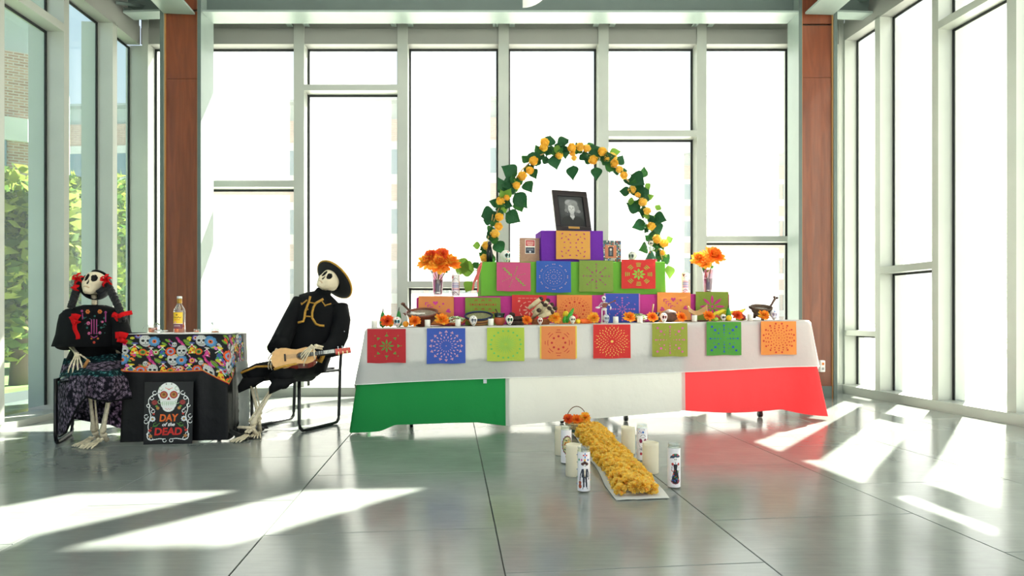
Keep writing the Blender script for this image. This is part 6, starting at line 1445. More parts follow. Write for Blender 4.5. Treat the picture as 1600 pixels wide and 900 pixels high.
# ================= SKELETONS =================
SKM = [BONE, BONED, BONE2, BONE, BONE]
def bone(mb, a, b, r, knob=1.7, n=7):
    a, b = V(a), V(b); mb.tube([a, a.lerp(b, 0.06), a.lerp(b, 0.16), a.lerp(b, 0.5), a.lerp(b, 0.84), a.lerp(b, 0.94), b], [r*knob*0.7, r*knob, r*1.1, r*0.85, r*1.1, r*knob, r*knob*0.7], n)
def hand(mb, wrist, dirv, palm_n, L=0.155, spread=0.30, curl=0.6, thumb=1, r=0.0042):
    """bony hand: wrist bones, five metacarpals and jointed fingers; palm_n points out of the back of the hand"""
    w = V(wrist); d = V(dirv).normalized(); nn = (V(palm_n)-d*V(palm_n).dot(d)).normalized(); s = d.cross(nn).normalized()
    for k in range(6): mb.ell(w+d*(0.004+0.010*(k//3))+s*(0.010*(k % 3-1)), (0.008, 0.008, 0.007), 7, 5)
    lens = [0.80, 0.96, 1.0, 0.92, 0.75]
    for k in range(5):
        if k == 0:
            a0 = w+s*thumb*0.016; dd = (d*0.72+s*thumb*0.7-nn*0.15).normalized(); l = L*0.62; segs = [0.38, 0.34, 0.28]
        else:
            o = (2.5-k)*thumb; a0 = w+d*0.018+s*o*0.0085; dd = (d+s*o*spread*0.42).normalized(); l = L*lens[k]; segs = [0.42, 0.26, 0.19, 0.13]
        p = a0; pts = [p]; c = 0
        for q, sg in enumerate(segs):
            v = dd*math.cos(c)-nn*math.sin(c); p = p+v*l*sg; pts.append(p); c += curl*(0.45 if q == 0 else 0.8)
        P, R = [], []
        for q in range(len(pts)-1):
            a, b = pts[q], pts[q+1]; rr = r*(1-0.1*q); P += [a.lerp(b, 0.04), a.lerp(b, 0.5), a.lerp(b, 0.96)]; R += [rr*1.35, rr*0.85, rr*1.3]
        mb.tube(P, R, 6)
def foot(mb, ankle, heading, L=0.20):
    a = V(ankle); h = V(heading).normalized(); s = h.cross(V((0,0,1))).normalized()
    zf = 0.008
    mb.ell(a+V((0,0,-0.012))-h*0.012, (0.022, 0.022, 0.018), 9, 6); heel = V((a.x, a.y, 0.018))-h*0.045; mb.tube([a+V((0,0,-0.01)), (a+heel)/2, heel], [0.014, 0.014, 0.016], 7)
    for k in range(4): mb.ell(V((a.x, a.y, 0))+h*(0.02+0.016*(k//2))+s*(0.013*(k % 2*2-1))+V((0, 0, max(0.025, a.z-0.035-0.008*(k//2)))), (0.012, 0.012, 0.010), 7, 5)
    for k in range(5):
        o = k-2; a0 = V((a.x, a.y, 0))+h*0.045+s*o*0.008+V((0,0,0.034)); l = L*(0.66-0.035*abs(o+0.5)); dd = (h+s*o*0.13).normalized()
        p1 = a0+dd*l*0.5; p1.z = 0.018; p2 = a0+dd*l*0.78; p2.z = 0.016; p3 = a0+dd*l; p3.z = zf
        mb.tube([a0, a0.lerp(p1, 0.5), p1, p1.lerp(p2, 0.5), p2, p3], [0.0065, 0.0045, 0.007, 0.0045, 0.006, 0.0045], 6)
def torso_bones(mb, pelvis, chest, neck, right, fwd, head_base):
    """spine, ribs, collar bones, pelvis"""
    pelvis, chest, neck = V(pelvis), V(chest), V(neck); r_ = V(right).normalized(); f_ = V(fwd).normalized()
    sp_ = [pelvis.lerp(neck, t) - f_*0.02*math.sin(t*pi) for t in [i/14 for i in range(15)]]
    mb.tube(sp_, [0.016 if i % 2 else 0.011 for i in range(15)], 7)
    nb = [neck.lerp(V(head_base), t) for t in [i/10 for i in range(11)]]
    mb.tube(nb, [0.020 if i % 2 else 0.013 for i in range(11)], 9)
    up = (neck-pelvis).normalized()
    for k in range(8):
        t = 0.45+0.065*k; c = pelvis.lerp(neck, t); w = (0.085+0.02*math.sin(k/7*pi)) * (1 if k < 6 else 0.85-0.12*(k-6))
        pts = [c+r_*w*math.sin(a)+f_*(0.045*(1-math.cos(a)))-up*0.03*(1-math.cos(a)) for a in [pi*i/9*0.92 for i in range(10)]]
        mb.tube(pts, 0.006, 5); mb.tube([c-r_*w*math.sin(a)+f_*(0.045*(1-math.cos(a)))-up*0.03*(1-math.cos(a)) for a in [pi*i/9*0.92 for i in range(10)]], 0.006, 5)
    mb.tube([pelvis.lerp(neck, 0.55)+f_*0.08, neck-up*0.03+f_*0.06], [0.010, 0.016], 6)
    for s in (-1, 1):
        mb.tube([neck-up*0.02+f_*0.06+r_*s*0.01, neck+r_*s*0.07+f_*0.03-up*0.01, neck+r_*s*0.12-up*0.04], [0.010, 0.007, 0.009], 6)
        mb.grid(6, 5, lambda u, v, s=s: pelvis+r_*s*(0.03+0.10*u)+up*(0.11*v*(0.4+0.6*math.sin(u*pi*0.8))-0.02)+f_*(0.05*u*u))
    mb.ell(pelvis-up*0.01, (0.05, 0.035, 0.04), 10, 7)
def skull_head(parent, centre, fwd, up, size, name='skull'):
    me = skull_mesh('skull', SKM, 5, 1.0, 0); R = frame_from(fwd, up).to_4x4()
    o = link(name, me, parent, V(centre)-V(parent.location)); o.rotation_euler = R.to_euler(); o.scale = (size,)*3; return o, R

# ---- skeleton in the dress ----
s1 = empty('skeleton', V((-2.93, 4.36, 0)), label='seated skeleton with black braids, flowered black blouse and paisley skirt', cat='skeleton')
inv1 = -V(s1.location)
def L1(p): return V(p)+inv1
hip1 = V((-2.95, 4.46, 0.53)); neck1 = W(147, 476, 4.42); chest1 = hip1.lerp(neck1, 0.65)
knL, knR = W(137, 588, 4.08), W(178, 588, 4.10)
anL, anR = W(147, 668, 4.20), W(160, 668, 4.14); anL.z = anR.z = 0.075
mb = MB()
R1 = V((0.93, 0.25, 0)).normalized(); F1 = V((0.25, -0.96, 0)).normalized()
torso_bones(mb, hip1, chest1, neck1, R1, F1, W(147, 461, 4.43))
bone(mb, hip1-R1*0.08, knL, 0.014); bone(mb, hip1+R1*0.08, knR, 0.014)
for kn, an, dx in ((knL, anL, 0.028), (knR, anR, -0.028)):
    bone(mb, kn, an, 0.0125); bone(mb, kn+V((dx, 0.015, -0.03)), an+V((dx*0.6, 0.01, 0.01)), 0.0065, 1.5)
anF1, anF2 = anL, anR
foot(mb, anL, V((0.0, -1, 0)), 0.19); foot(mb, anR, V((-0.05, -1, 0)), 0.20)
# left forearm of the picture with hand on the lap
shA, elA, wrA = W(110, 490, 4.42), W(108, 540, 4.36), W(119, 553, 4.22)
bone(mb, shA, elA, 0.011); bone(mb, elA, wrA, 0.008, 1.4); bone(mb, elA+V((0.018, 0, 0.004)), wrA+V((0.014, 0, 0.002)), 0.006, 1.4)
hand(mb, wrA+V((0.006,0,-0.005)), V((0.30, -0.55, -0.62)), V((0.25, -0.75, 0.55)), 0.17, 0.42, 0.30, thumb=-1, r=0.0052)
shB, elB = W(187, 492, 4.42), W(196, 535, 4.36); bone(mb, shB, elB, 0.011)
wrB = W(206, 558, 4.30); 
mb.v = [tuple(L1(p)) for p in mb.v]; mb.build('bones', BONE, s1)
skf, sku = V((0.10, -0.72, 0.68)), V((0.05, 0.6, 0.8)); sc1 = W(149, 445, 4.40)
hd1, Rh = skull_head(s1, sc1, skf, sku, 0.098)
# hair: cap, braids, ribbons
hm = MB()
def hair_fn(u, v):
    th = 2*pi*u; ph = -0.45+1.95*v; d = V((math.cos(th)*math.cos(ph), math.sin(th)*math.cos(ph), math.sin(ph)))
    return d
vs, fs = [], []
for j in range(15):
    for i in range(33):
        th = 2*pi*i/32; ph = -0.95+2.5*j/14; d = V((math.cos(th)*math.cos(ph), math.sin(th)*math.cos(ph), math.sin(ph)))
        vs.append(d); 
def keep(d): return d.y > -0.30 or d.z > 0.72
for j in range(14):
    for i in range(32):
        q = [j*33+i, j*33+i+1, (j+1)*33+i+1, (j+1)*33+i]; c = sum((vs[k] for k in q), V((0,0,0)))/4
        if keep(c): fs.append(q)
vv = [V((d.x*0.98, d.y*1.12, d.z*1.06)) for d in vs]
hm._add([Rh @ (v*0.098) for v in vv], fs, 0, True)
hm.v = [tuple(V(p)+L1(sc1)) for p in hm.v]; hcap = hm.build('hair_cap', mat('navy_hair', '#0b0d16', 0.8), s1); solid(hcap, 0.006, 0)
def braid(path, r, name):
    mb = MB(); path = [V(p) for p in path]; N = 34
    def at(t): 
        t *= len(path)-1; i = min(int(t), len(path)-2); return path[i].lerp(path[i+1], t-i)
    for st in range(3):
        pts = []
        for k in range(N+1):
            t = k/N; a = t*26+st*2*pi/3; tg = (at(min(1, t+0.02))-at(max(0, t-0.02))).normalized(); u = tg.cross(V((0, 1, 0))).normalized(); w = tg.cross(u)
            pts.append(at(t)+u*math.cos(a)*r*0.55+w*math.sin(a)*r*0.45)
        mb.tube(pts, [r*0.62*(1-0.25*k/N) for k in range(N+1)], 6)
    mb.v = [tuple(L1(p)) for p in mb.v]; return mb.build(name, mat('black_braid', '#0a0b0e', 0.7, bump=0.8, scale=90), s1)
braid([W(124, 439, 4.38), W(120, 452, 4.34), W(116, 465, 4.32), W(111, 480, 4.30)], 0.026, 'braid')
braid([W(166, 443, 4.38), W(172, 452, 4.34), W(180, 468, 4.30), W(188, 486, 4.26), W(192, 502, 4.24)], 0.026, 'braid')
def ribbon(pts, w, tw=0.0, name='ribbon'):
    pts = [V(p) for p in pts]; mb = MB()
    def at(t): t *= len(pts)-1; i = min(int(t), len(pts)-2); return pts[i].lerp(pts[i+1], t-i)
    def fn(u, v):
        t = (at(min(1, v+.05))-at(max(0, v-.05))).normalized(); sdv = t.cross(V((0.1, -1, 0.1))).normalized(); return L1(at(v)+sdv*(u-.5)*w+V((0, 0.01*math.sin(v*9), 0)))
    mb.grid(4, 10, fn); o = mb.build(name, RED, s1); solid(o, 0.0015); return o
for cx, cy, D in ((121, 436, 4.33), (165, 438, 4.33)):
    for a in (0.4, 1.9, 3.4, 4.6, 5.5): ribbon([W(cx, cy, D), W(cx+6*math.cos(a), cy+5*math.sin(a), D-0.02), W(cx+9*math.cos(a+0.3), cy+10*math.sin(a+0.3), D)], 0.024)
ribbon([W(119, 445, 4.30), W(116, 450, 4.28), W(118, 454, 4.3)], 0.04)
ribbon([W(113, 498, 4.24), W(117, 505, 4.22), W(119, 518, 4.22), W(121, 530, 4.22)], 0.028); ribbon([W(110, 500, 4.22), W(116, 494, 4.20), W(123, 497, 4.22)], 0.045)
ribbon([W(112, 505, 4.20), W(118, 502, 4.20), W(122, 505, 4.22)], 0.035)
ribbon([W(175, 492, 4.2), W(186, 494, 4.18), W(196, 490, 4.18), W(206, 488, 4.2)], 0.030); ribbon([W(176, 490, 4.19), W(183, 495, 4.18), W(180, 500, 4.2)], 0.03)
ribbon([W(180, 524, 4.17), W(190, 523, 4.16), W(198, 526, 4.18)], 0.045); ribbon([W(183, 530, 4.17), W(192, 532, 4.16), W(197, 536, 4.18)], 0.035)
# blouse
def ring_(cx, cy, D, rx, rz, dz=0.0): return (L1(W(cx, cy, D)), V((rx, rx*0.22, 0)), V((-rz*0.25, rz, dz)))
mb = MB(); k_ = 4.40/F
mb.loft([ring_(148, 477, 4.42, 14*k_, 0.075), ring_(147, 480, 4.42, 24*k_, 0.09), ring_(146, 484, 4.42, 37*k_, 0.11), ring_(146, 492, 4.42, 45*k_, 0.125), ring_(146, 505, 4.40, 47*k_, 0.14), ring_(146, 522, 4.40, 49*k_, 0.155), ring_(145, 540, 4.38, 53*k_, 0.17)], 36, wob=lambda t, q: 1+0.03*math.sin(t*9)*q/6)
solid(mb.build('blouse', BLACKC, s1), 0.004)
for pts, r0, r1 in (([W(111, 488, 4.40), W(106, 505, 4.38), W(103, 525, 4.35), W(102, 540, 4.31)], 0.050, 0.062), ([W(182, 490, 4.40), W(188, 505, 4.36), W(191, 522, 4.32), W(192, 540, 4.28)], 0.050, 0.062)):
    mb = MB(); n = len(pts); mb.tube([L1(p) for p in pts], [r0, r0*1.05, r1*0.95, r1], 18); mb.build('sleeve', BLACKC, s1)
mb = MB(); mb.loft([ring_(148, 477, 4.42, 14*k_, 0.085), ring_(146, 545, 4.43, 30*k_, 0.10), ring_(146, 560, 4.45, 36*k_, 0.12)], 24); mb.build('underskirt', BLACKC, s1)
# embroidery on the front: little coloured blooms and stripes
eb = MB(); cols = [C('#c2412c', 0.8), C('#a03a78', 0.8), C('#2c6a62', 0.8), C('#c46a2a', 0.8), C('#c2608a', 0.8)]
def pet(px, py, r, mi, n=6):
    r *= 0.8
    D = 4.40-0.125-0.012 if py < 500 else 4.40-0.15-0.015; 
    for k in range(n): a = 2*pi*k/n; c = L1(W(px+r*0.6*math.cos(a), py+r*0.6*math.sin(a), D)); eb.ell(c, (r*0.42*k_, 0.004, r*0.42*k_), 6, 4, mi=mi)
for px, py, r, mi in ((137, 487, 4.5, 3), (156, 487, 4.5, 3), (128, 486, 2.6, 1), (165, 488, 2.6, 1), (138, 505, 3.8, 4), (139, 521, 3, 4), (156, 520, 3, 4), (147, 535, 2.6, 0), (143, 529, 2, 3), (153, 529, 2, 3), (160, 503, 2.4, 4), (131, 497, 2, 2), (163, 497, 2, 2), (136, 512, 2, 2), (158, 512, 2, 2), (148, 494, 2, 2)): pet(px, py, r, mi)
for x in (143, 147, 151): eb.tube([L1(W(x, 499, 4.245)), L1(W(x, 522, 4.225))], 0.0035, 5, mi=1)
for x, y0, y1 in ((129, 489, 499), (165, 490, 503)): eb.tube([L1(W(x, y0, 4.27)), L1(W(x, y1, 4.26))], 0.004, 5, mi=1)
eb.tube([L1(W(142, 525, 4.22)), L1(W(147, 528, 4.215)), L1(W(152, 525, 4.22))], 0.0035, 5, mi=1)
for k in range(20): x0 = random.uniform(128, 166); y0 = random.uniform(492, 530); eb.tube([L1(W(x0, y0, 4.235)), L1(W(x0+random.uniform(-4, 4), y0+random.uniform(-3, 3), 4.232))], 0.002, 4, mi=2)
eb.build('embroidery', cols, s1)['kind'] = 'stuff'
# skirt
def paisley():
    m = cloth_mat('paisley_cloth', '#5a4160', 0.35); nt = m.node_tree; b = nt.nodes['Principled BSDF']; t = nt.nodes.new('ShaderNodeTexCoord')
    uvn = nt.nodes.new('ShaderNodeAttribute'); uvn.attribute_name = 'weave'
    vo = nt.nodes.new('ShaderNodeTexVoronoi'); vo.inputs['Scale'].default_value = 38; wv_ = nt.nodes.new('ShaderNodeTexWave'); wv_.inputs['Scale'].default_value = 14; wv_.inputs['Distortion'].default_value = 12; wv_.inputs['Detail Scale'].default_value = 4
    nt.links.new(t.outputs['Object'], vo.inputs['Vector']); nt.links.new(t.outputs['Object'], wv_.inputs['Vector'])
    r = nt.nodes.new('ShaderNodeValToRGB'); e = r.color_ramp.elements; e[0].position = 0.16; e[0].color = (*lin('#e8e0e8'), 1); e[1].position = 0.9; e[1].color = (*lin('#23202a'), 1)
    for p, c in ((0.30, '#7a4a80'), (0.42, '#b4acb4'), (0.52, '#4a3656'), (0.7, '#8a7a8c')): x = r.color_ramp.elements.new(p); x.color = (*lin(c), 1)
    ad = nt.nodes.new('ShaderNodeMath'); ad.operation = 'MULTIPLY_ADD'; ad.inputs[1].default_value = 1.3; nt.links.new(vo.outputs['Distance'], ad.inputs[0])
    ms = nt.nodes.new('ShaderNodeMath'); ms.operation = 'MULTIPLY'; ms.inputs[1].default_value = 0.35; nt.links.new(wv_.outputs['Fac'], ms.inputs[0]); nt.links.new(ms.outputs[0], ad.inputs[2]); nt.links.new(ad.outputs[0], r.inputs[0])
    r2 = nt.nodes.new('ShaderNodeValToRGB'); e = r2.color_ramp.elements; e[0].position = 0.1; e[0].color = (*lin('#c8d4d4'), 1); e[1].position = 0.8; e[1].color = (*lin('#12282c'), 1); x = r2.color_ramp.elements.new(0.35); x.color = (*lin('#3f8080'), 1); nt.links.new(ad.outputs[0], r2.inputs[0])
    mx = nt.nodes.new('ShaderNodeMix'); mx.data_type = 'RGBA'; nt.links.new(uvn.outputs['Fac'], mx.inputs['Factor']); nt.links.new(r.outputs[0], mx.inputs['A']); nt.links.new(r2.outputs[0], mx.inputs['B'])
    nt.links.new(mx.outputs['Result'], b.inputs['Base Color'])
    for n in nt.nodes:
        if n.type == 'BSDF_TRANSLUCENT': nt.links.new(mx.outputs['Result'], n.inputs[0])
    return m
PAIS = paisley()
def skirt_surface(name, rows_px, m, band):
    """rows of picture points (px, py, depth) from waist to hem, smoothed into one sheet"""
    nv = len(rows_px); nu = len(rows_px[0]); 
    def samp(u, v):
        a, b = u*(nu-1), v*(nv-1); i, j = min(int(a), nu-2), min(int(b), nv-2); fa, fb = a-i, b-j; fa = fa*fa*(3-2*fa); fb = fb*fb*(3-2*fb)*0.6+fb*0.4
        q = [V(rows_px[j][i]).lerp(V(rows_px[j][i+1]), fa), V(rows_px[j+1][i]).lerp(V(rows_px[j+1][i+1]), fa)]; p = q[0].lerp(q[1], fb)
        f = math.sin(u*38+2*noise.noise(V((u*5, v*3, 1))))*0.012*v+0.012*noise.noise(V((u*9, v*7, 2)))
        return L1(W(p.x, p.y, p.z+f))
    NU, NV = 90, 60; mb = MB(); mb.grid(NU, NV, samp); o = mb.build(name, m, s1); solid(o, 0.0015)
    a = o.data.attributes.new('weave', 'FLOAT', 'POINT'); vals = []
    for j in range(NV):
        for i in range(NU): v = j/(NV-1); vals.append(band(i/(NU-1), v))
    a.data.foreach_set('value', vals); return o
rows = [[(100, 560, 4.42), (120, 558, 4.36), (145, 557, 4.30), (170, 553, 4.32), (192, 552, 4.40)],
        [(96, 575, 4.36), (116, 572, 4.22), (142, 572, 4.16), (170, 570, 4.18), (198, 568, 4.34)],
        [(91, 596, 4.32), (112, 586, 4.10), (142, 582, 4.02), (176, 580, 4.06), (203, 580, 4.26)],
        [(89, 620, 4.32), (106, 604, 4.10), (140, 592, 3.99), (178, 592, 4.02), (205, 598, 4.22)],
        [(88, 650, 4.32), (102, 630, 4.12), (137, 605, 4.00), (176, 606, 4.02), (206, 612, 4.20)],
        [(88, 681, 4.30), (103, 676, 4.14), (135, 620, 4.02), (168, 628, 4.04), (206, 622, 4.20)]]
skirt_surface('skirt', rows, PAIS, lambda u, v: 1.0 if (0.30 < v+0.06*math.sin(u*7) < 0.48 or v < 0.12) else 0.0)
rows = [[(96, 600, 4.46), (120, 600, 4.46), (145, 600, 4.46), (170, 600, 4.46), (196, 600, 4.46)],
        [(94, 630, 4.50), (118, 630, 4.50), (145, 630, 4.50), (172, 630, 4.50), (198, 630, 4.48)],
        [(98, 655, 4.52), (118, 655, 4.53), (145, 660, 4.53), (172, 664, 4.52), (194, 672, 4.48)]]
skirt_surface('rear_skirt', rows, PAIS, lambda u, v: 0.0)
mb = MB(); hemp = [(88, 681, 4.30), (94, 682, 4.22), (103, 676, 4.14), (112, 655, 4.08), (122, 634, 4.04), (135, 620, 4.01), (150, 624, 4.02), (168, 628, 4.03), (188, 625, 4.10), (206, 622, 4.19)]
mb.tube([L1(W(*p)) for p in hemp], 0.006, 6); mb.build('black_hem', BLACKC, s1)
# cigar-like brown stick in the hand
mb = MB(); mb.tube([W(131, 574, 4.10), W(138, 562, 4.10)], 0.010, 8); o = mb.build('brown_stick', mat('tan_stick', '#a8743a', 0.6), None); tag(o, 'short brown stick held in the bony hand on the paisley skirt', 'stick')

# ---- skeleton with guitar ----
s2 = empty('skeleton', V(c2o), label='seated skeleton in a black gold-braided suit and sombrero, leaning back with a guitar', cat='skeleton')
inv2 = -V(s2.location)
def L2_(p): return V(p)+inv2
def fix2(mb): mb.v = [tuple(L2_(p)) for p in mb.v]; return mb
D2 = 4.80
hip2 = W(474, 574, 4.74); neck2 = W(499, 462, 4.80); R2 = V((0.97, -0.18, -0.12)).normalized(); F2 = V((-0.28, -0.92, 0.25)).normalized()
mb = MB(); torso_bones(mb, hip2+V((0,0,0.03)), hip2, neck2, R2, F2, W(508, 451, 4.80))
kA, kB = W(390, 590, 4.46), W(438, 588, 4.38); aA, aB = W(403, 660, 4.46), W(396, 656, 4.36); aA.z = 0.10; aB.z = 0.085
aA = W(404, 652, 4.46); aB = W(393, 664, 4.34); aA.z = max(aA.z, 0.09); aB.z = max(0.08, aB.z)
bone(mb, hip2-R2*0.08, kA, 0.014); bone(mb, hip2+R2*0.08, kB, 0.014)
bone(mb, kA, aA, 0.0125, 1.9); bone(mb, kA+V((0.03, 0.01, -0.03)), aA+V((0.02, 0, 0.02)), 0.0065, 1.5)
bone(mb, kB, aB, 0.0125, 1.9); bone(mb, kB+V((-0.03, 0.01, -0.03)), aB+V((-0.02, 0.0, 0.02)), 0.0065, 1.5)
foot(mb, aA, V((0.2, -1, 0)), 0.17); foot(mb, aB, V((-0.35, -1, 0)), 0.20)
mb.tube([aB+V((0,0.0,-0.02)), aB+V((-0.09, 0.0, -0.015)), aB+V((-0.10, 0, -0.02))], [0.012, 0.010, 0.007], 7)
# arms
shL, shR = W(468, 470, 4.78), W(532, 480, 4.76)
elL, wrL = W(440, 520, 4.66), W(431, 549, 4.44); elR, wrR = W(520, 545, 4.62), W(492, 540, 4.42)
bone(mb, shL, elL, 0.011); bone(mb, elL, wrL, 0.008, 1.4); bone(mb, shR, elR, 0.011); bone(mb, elR, wrR, 0.009, 1.5); bone(mb, elR+V((0, 0, -0.02)), wrR+V((0.0, 0, -0.014)), 0.006, 1.5)
hand(mb, wrL, V((-0.05, -0.55, -0.75)), V((-0.25, -0.85, 0.45)), 0.13, 0.40, 0.55, thumb=1, r=0.005)
hand(mb, wrR+V((-0.012, -0.01, 0)), V((-0.62, -0.15, -0.72)), V((-0.35, -0.90, 0.25)), 0.145, 0.34, 0.35, thumb=-1, r=0.005)
fix2(mb).build('bones', BONE, s2)
hn = V((0.50, 0.66, 0.56)).normalized(); hf = V((0.05, -0.82, 0.60)); hf = (hf-hn*hf.dot(hn)).normalized()
sc2 = W(513, 440, 4.76); _, Rh2 = skull_head(s2, sc2, hf, hn, 0.095)
# sombrero (worn, tilted back)
hat = empty('sombrero', V((0,0,0)), label=None); hat.parent = s2
hc = L2_(sc2)+hn*0.005+V((0.010, 0.06, 0.002)); hat.location = hc; hat.scale = (1.08,)*3; hat.rotation_euler = frame_from(hf, hn).to_euler()
mb = MB(); mb.lathe([(0.07, 0.0), (0.10, -0.004), (0.14, 0.004), (0.158, 0.022), (0.155, 0.028), (0.12, 0.014), (0.07, 0.012)], 40, cap=False); mb.lathe([(0.078, 0.0), (0.072, 0.05), (0.05, 0.10), (0.02, 0.12), (0.001, 0.122)], 30, cap=False)
hmsh = mb.build('felt', mat('black_felt', '#0c0c0e', 0.9), hat)
mb = MB(); mb.tube([(0.157*math.cos(2*pi*i/60), 0.157*math.sin(2*pi*i/60), 0.025) for i in range(60)], 0.0075, 7, closed=True); mb.build('gold_edge', GOLD, hat)
mb = MB(); mb.tube([(0.08*math.cos(2*pi*i/40), 0.08*math.sin(2*pi*i/40), 0.008) for i in range(40)], 0.006, 6, closed=True); mb.build('hat_band', mat('brown_band', '#7a4426', 0.7), hat)
# jacket
def ring2(cx, cy, D, rx, rz, tilt=0.28): return (L2_(W(cx, cy, D)), (V((0.96, -0.15, -tilt)).normalized())*rx, V((0.15, 0.98, 0.05))*rz)
q_ = 4.78/F
mb = MB(); mb.loft([ring2(507, 452, 4.80, 11*q_, 0.055), ring2(504, 458, 4.80, 13*q_, 0.06), ring2(502, 463, 4.80, 24*q_, 0.085), ring2(501, 470, 4.79, 35*q_, 0.115), ring2(499, 485, 4.78, 36*q_, 0.13), ring2(494, 505, 4.76, 35*q_, 0.14), ring2(486, 530, 4.74, 36*q_, 0.145), ring2(480, 552, 4.73, 37*q_, 0.15), ring2(476, 572, 4.72, 34*q_, 0.15)], 32, wob=lambda t, q: 1+0.02*math.sin(t*7+q))
jk = mb.build('jacket', BLACKC, s2)
for pts, rr in (([W(470, 470, 4.78), W(460, 490, 4.72), W(449, 513, 4.64), W(440, 532, 4.54), W(434, 546, 4.47)], [0.062, 0.066, 0.07, 0.072, 0.078]), ([W(531, 478, 4.76), W(534, 500, 4.72), W(530, 525, 4.67), W(520, 545, 4.60), W(502, 551, 4.52)], [0.062, 0.066, 0.068, 0.07, 0.05])):
    mb = MB(); mb.tube([L2_(p) for p in pts], rr, 16); mb.build('sleeve', BLACKC, s2)
# trousers: seat, thighs, flared knees
mb = MB(); mb.loft([ring2(476, 568, 4.72, 34*q_, 0.15, 0), ring2(470, 580, 4.70, 36*q_, 0.16, 0), ring2(466, 588, 4.70, 30*q_, 0.14, 0)], 24)
for pts, rr in (([W(462, 576, 4.70), W(430, 578, 4.56), W(404, 582, 4.48), W(388, 592, 4.42)], [0.085, 0.075, 0.07, 0.075]), ([W(482, 578, 4.66), W(462, 580, 4.52), W(446, 583, 4.40), W(436, 594, 4.33)], [0.088, 0.078, 0.072, 0.08])):
    mb.tube([L2_(p) for p in pts], rr, 16)
mb.build('trousers', BLACKC, s2)
for c, D in (((392, 596), 4.40), ((440, 598), 4.32)):
    mb = MB(); p = W(c[0], c[1], D); mb.loft([(L2_(p+V((0.01,0.03,0.03))), V((0.07, 0, 0)), V((0, 0.07, 0.0))), (L2_(p+V((0.0,0,-0.01))), V((0.085, 0.01, 0.02)), V((0, 0.075, 0.0))), (L2_(p+V((0.01,-0.01,-0.035))), V((0.09, 0.01, 0.045)), V((0, 0.07, 0.0)))], 20, wob=lambda t, q: 1+0.05*math.sin(t*5)*q)
    solid(mb.build('trouser_leg', BLACKC, s2), 0.003)
# braid on the jacket
def gold(pts, r=0.0065, w=2):
    mb = MB(); P = [L2_(W(x, y, D2_)) for x, y, D2_ in pts]; mb.tube(P, r, 6, flat=0.6, up=(0, 1, 0)); return mb.build('gold_braid', GOLD, s2)
fD = lambda y: 4.615 if y < 500 else 4.59
def gp(l): return [((430+x/6.92), (400+y/6.92), fD(400+y/6.92)+(-0.0)) for x, y in l]
gold(gp([(380,435),(365,490),(345,545),(325,600),(318,660),(305,705),(245,722)]), 0.009); gold(gp([(520,465),(440,510),(415,550),(400,610),(400,670),(440,735),(480,752),(530,755)]), 0.009)
gold(gp([(365,500),(430,512)]), 0.005); gold(gp([(325,652),(395,655)]), 0.005); gold(gp([(345,475),(315,500),(288,520),(280,505)]), 0.005); gold(gp([(508,492),(540,535),(605,515)]), 0.005)
gold([(376, 583, 4.36), (400, 573, 4.40), (430, 572, 4.45)], 0.008); gold([(428, 577, 4.27), (445, 572, 4.31), (475, 566, 4.42), (497, 563, 4.5)], 0.009)
gold([(500, 566, 4.50), (505, 555, 4.50), (508, 545, 4.52)], 0.016)
mb = MB()
for x, y in ((365, 497), (540, 535), (288, 520), (350, 576)): mb.ell(L2_(W(430+x/6.92, 400+y/6.92, fD(470)-0.01)), (0.007, 0.005, 0.007), 8, 6)
mb.build('button', GOLD, s2)['kind'] = 'stuff'
mb = MB()
for x, y in ((519, 534), (521, 530), (538, 518)): mb.ell(L2_(W(x, y, 4.58)), (0.005, 0.004, 0.005), 6, 5)
mb.build('cuff_stud', CHROME, s2)['kind'] = 'stuff'
# guitar
g0, g1 = W(424, 562, 4.36), W(548, 546, 4.52)       # tail and tip of the head
gd = (g1-g0).normalized(); gn = V((-0.10, -0.80, 0.58)); gn = (gn-gd*gn.dot(gd)).normalized(); gs = gn.cross(gd).normalized(); GLn = (g1-g0).length
if gs.z < 0: gs = -gs
gt = empty('guitar', g0, label='small acoustic guitar with a pale top and red sides held by the skeleton', cat='guitar')
def gpt(x, y, z): return gd*x+gs*y+gn*z
bl = GLn*0.56; out = []
hw = lambda t: 0.088*(math.sin(pi*min(1, t/0.54)**0.75) if t < 0.40 else 0)+0
prof = [(0, 0.02), (0.03, 0.055), (0.10, 0.082), (0.22, 0.092), (0.34, 0.086), (0.46, 0.070), (0.56, 0.062), (0.66, 0.066), (0.78, 0.073), (0.90, 0.062), (0.97, 0.040), (1.0, 0.02)]
pts = [(t*bl, w) for t, w in prof]+[(t*bl, -w) for t, w in prof[::-1]]
mb = MB(); mb.prism([gpt(x, y, -0.062) for x, y in pts], gn*0.058, 0); mb.build('body', mat('red_mahogany', '#7e1c12', 0.25, coat=0.6, var=0.2, scale=20), gt)
mb = MB(); mb.prism([gpt(x, y*1.01, -0.004) for x, y in pts], gn*0.005, 0); mb.build('soundboard', mat('spruce', '#d9a86c', 0.35, coat=0.4, var=0.08, scale=30), gt)
hc_ = bl*0.66
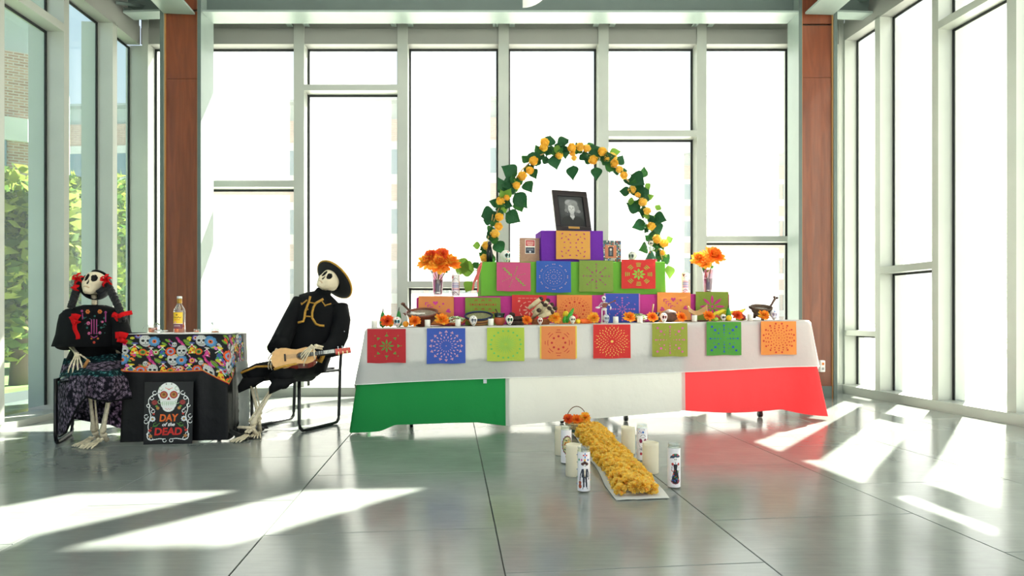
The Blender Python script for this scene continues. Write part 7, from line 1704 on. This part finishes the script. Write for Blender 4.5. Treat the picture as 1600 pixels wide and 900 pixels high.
mb = MB(); mb.tube([gpt(hc_, 0, 0.0012), gpt(hc_, 0, 0.0022)], 0.026, 26); mb.build('sound_hole', C('#1a100a'), gt)
for r_ in (0.029, 0.033): mb = MB(); mb.tube([gpt(hc_+r_*math.cos(2*pi*i/36), r_*math.sin(2*pi*i/36), 0.0016) for i in range(36)], 0.0013, 5, closed=True); mb.build('rosette', C('#5a3a20'), gt)
def gbox(x0, x1, y0, y1, z0, z1, name, m): mb = MB(); mb.hexa([gpt(x0,y0,z0), gpt(x1,y0,z0), gpt(x1,y1,z0), gpt(x0,y1,z0), gpt(x0,y0,z1), gpt(x1,y0,z1), gpt(x1,y1,z1), gpt(x0,y1,z1)]); return mb.build(name, m, gt)
gbox(bl*0.80, GLn*0.80, -0.016, 0.016, -0.012, 0.006, 'neck', mat('neck_black', '#16100e', 0.4))
for k in range(14): x = bl*0.83+(GLn*0.80-bl*0.83)*(1-0.93**k*1.0)/(1-0.93**14)*0.99; gbox(x, x+0.0035, -0.0165, 0.0165, 0.006, 0.0085, 'fret', CHROME)
for k in range(7): x = GLn*(0.66+0.019*k); gbox(x, x+0.008, -0.0155, 0.0155, 0.006, 0.0072, 'fret_inlay', C('#d8d4c8'))
gbox(GLn*0.80, GLn, -0.022, 0.022, -0.014, 0.002, 'headstock', mat('red_lacquer', '#c23a2a', 0.3, coat=0.6))
gbox(bl*0.28, bl*0.32, -0.03, 0.03, 0.001, 0.008, 'bridge', C('#2a1a12'))
for k in range(3):
    for s_ in (-1, 1): mb = MB(); x = GLn*(0.84+0.055*k); mb.tube([gpt(x, s_*0.012, 0.006), gpt(x, s_*0.030, 0.004)], 0.004, 7); mb.ell(gpt(x, s_*0.034, 0.004), (0.006, 0.006, 0.006), 7, 5); mb.build('tuning_peg', CHROME if s_ > 0 else C('#e8dca8'), gt)
mb = MB()
for k in range(6): y = -0.0125+0.005*k; mb.tube([gpt(bl*0.30, y*1.3, 0.009), gpt(GLn*0.81, y, 0.0095)], 0.0006, 4)
mb.build('strings', CHROME, gt)
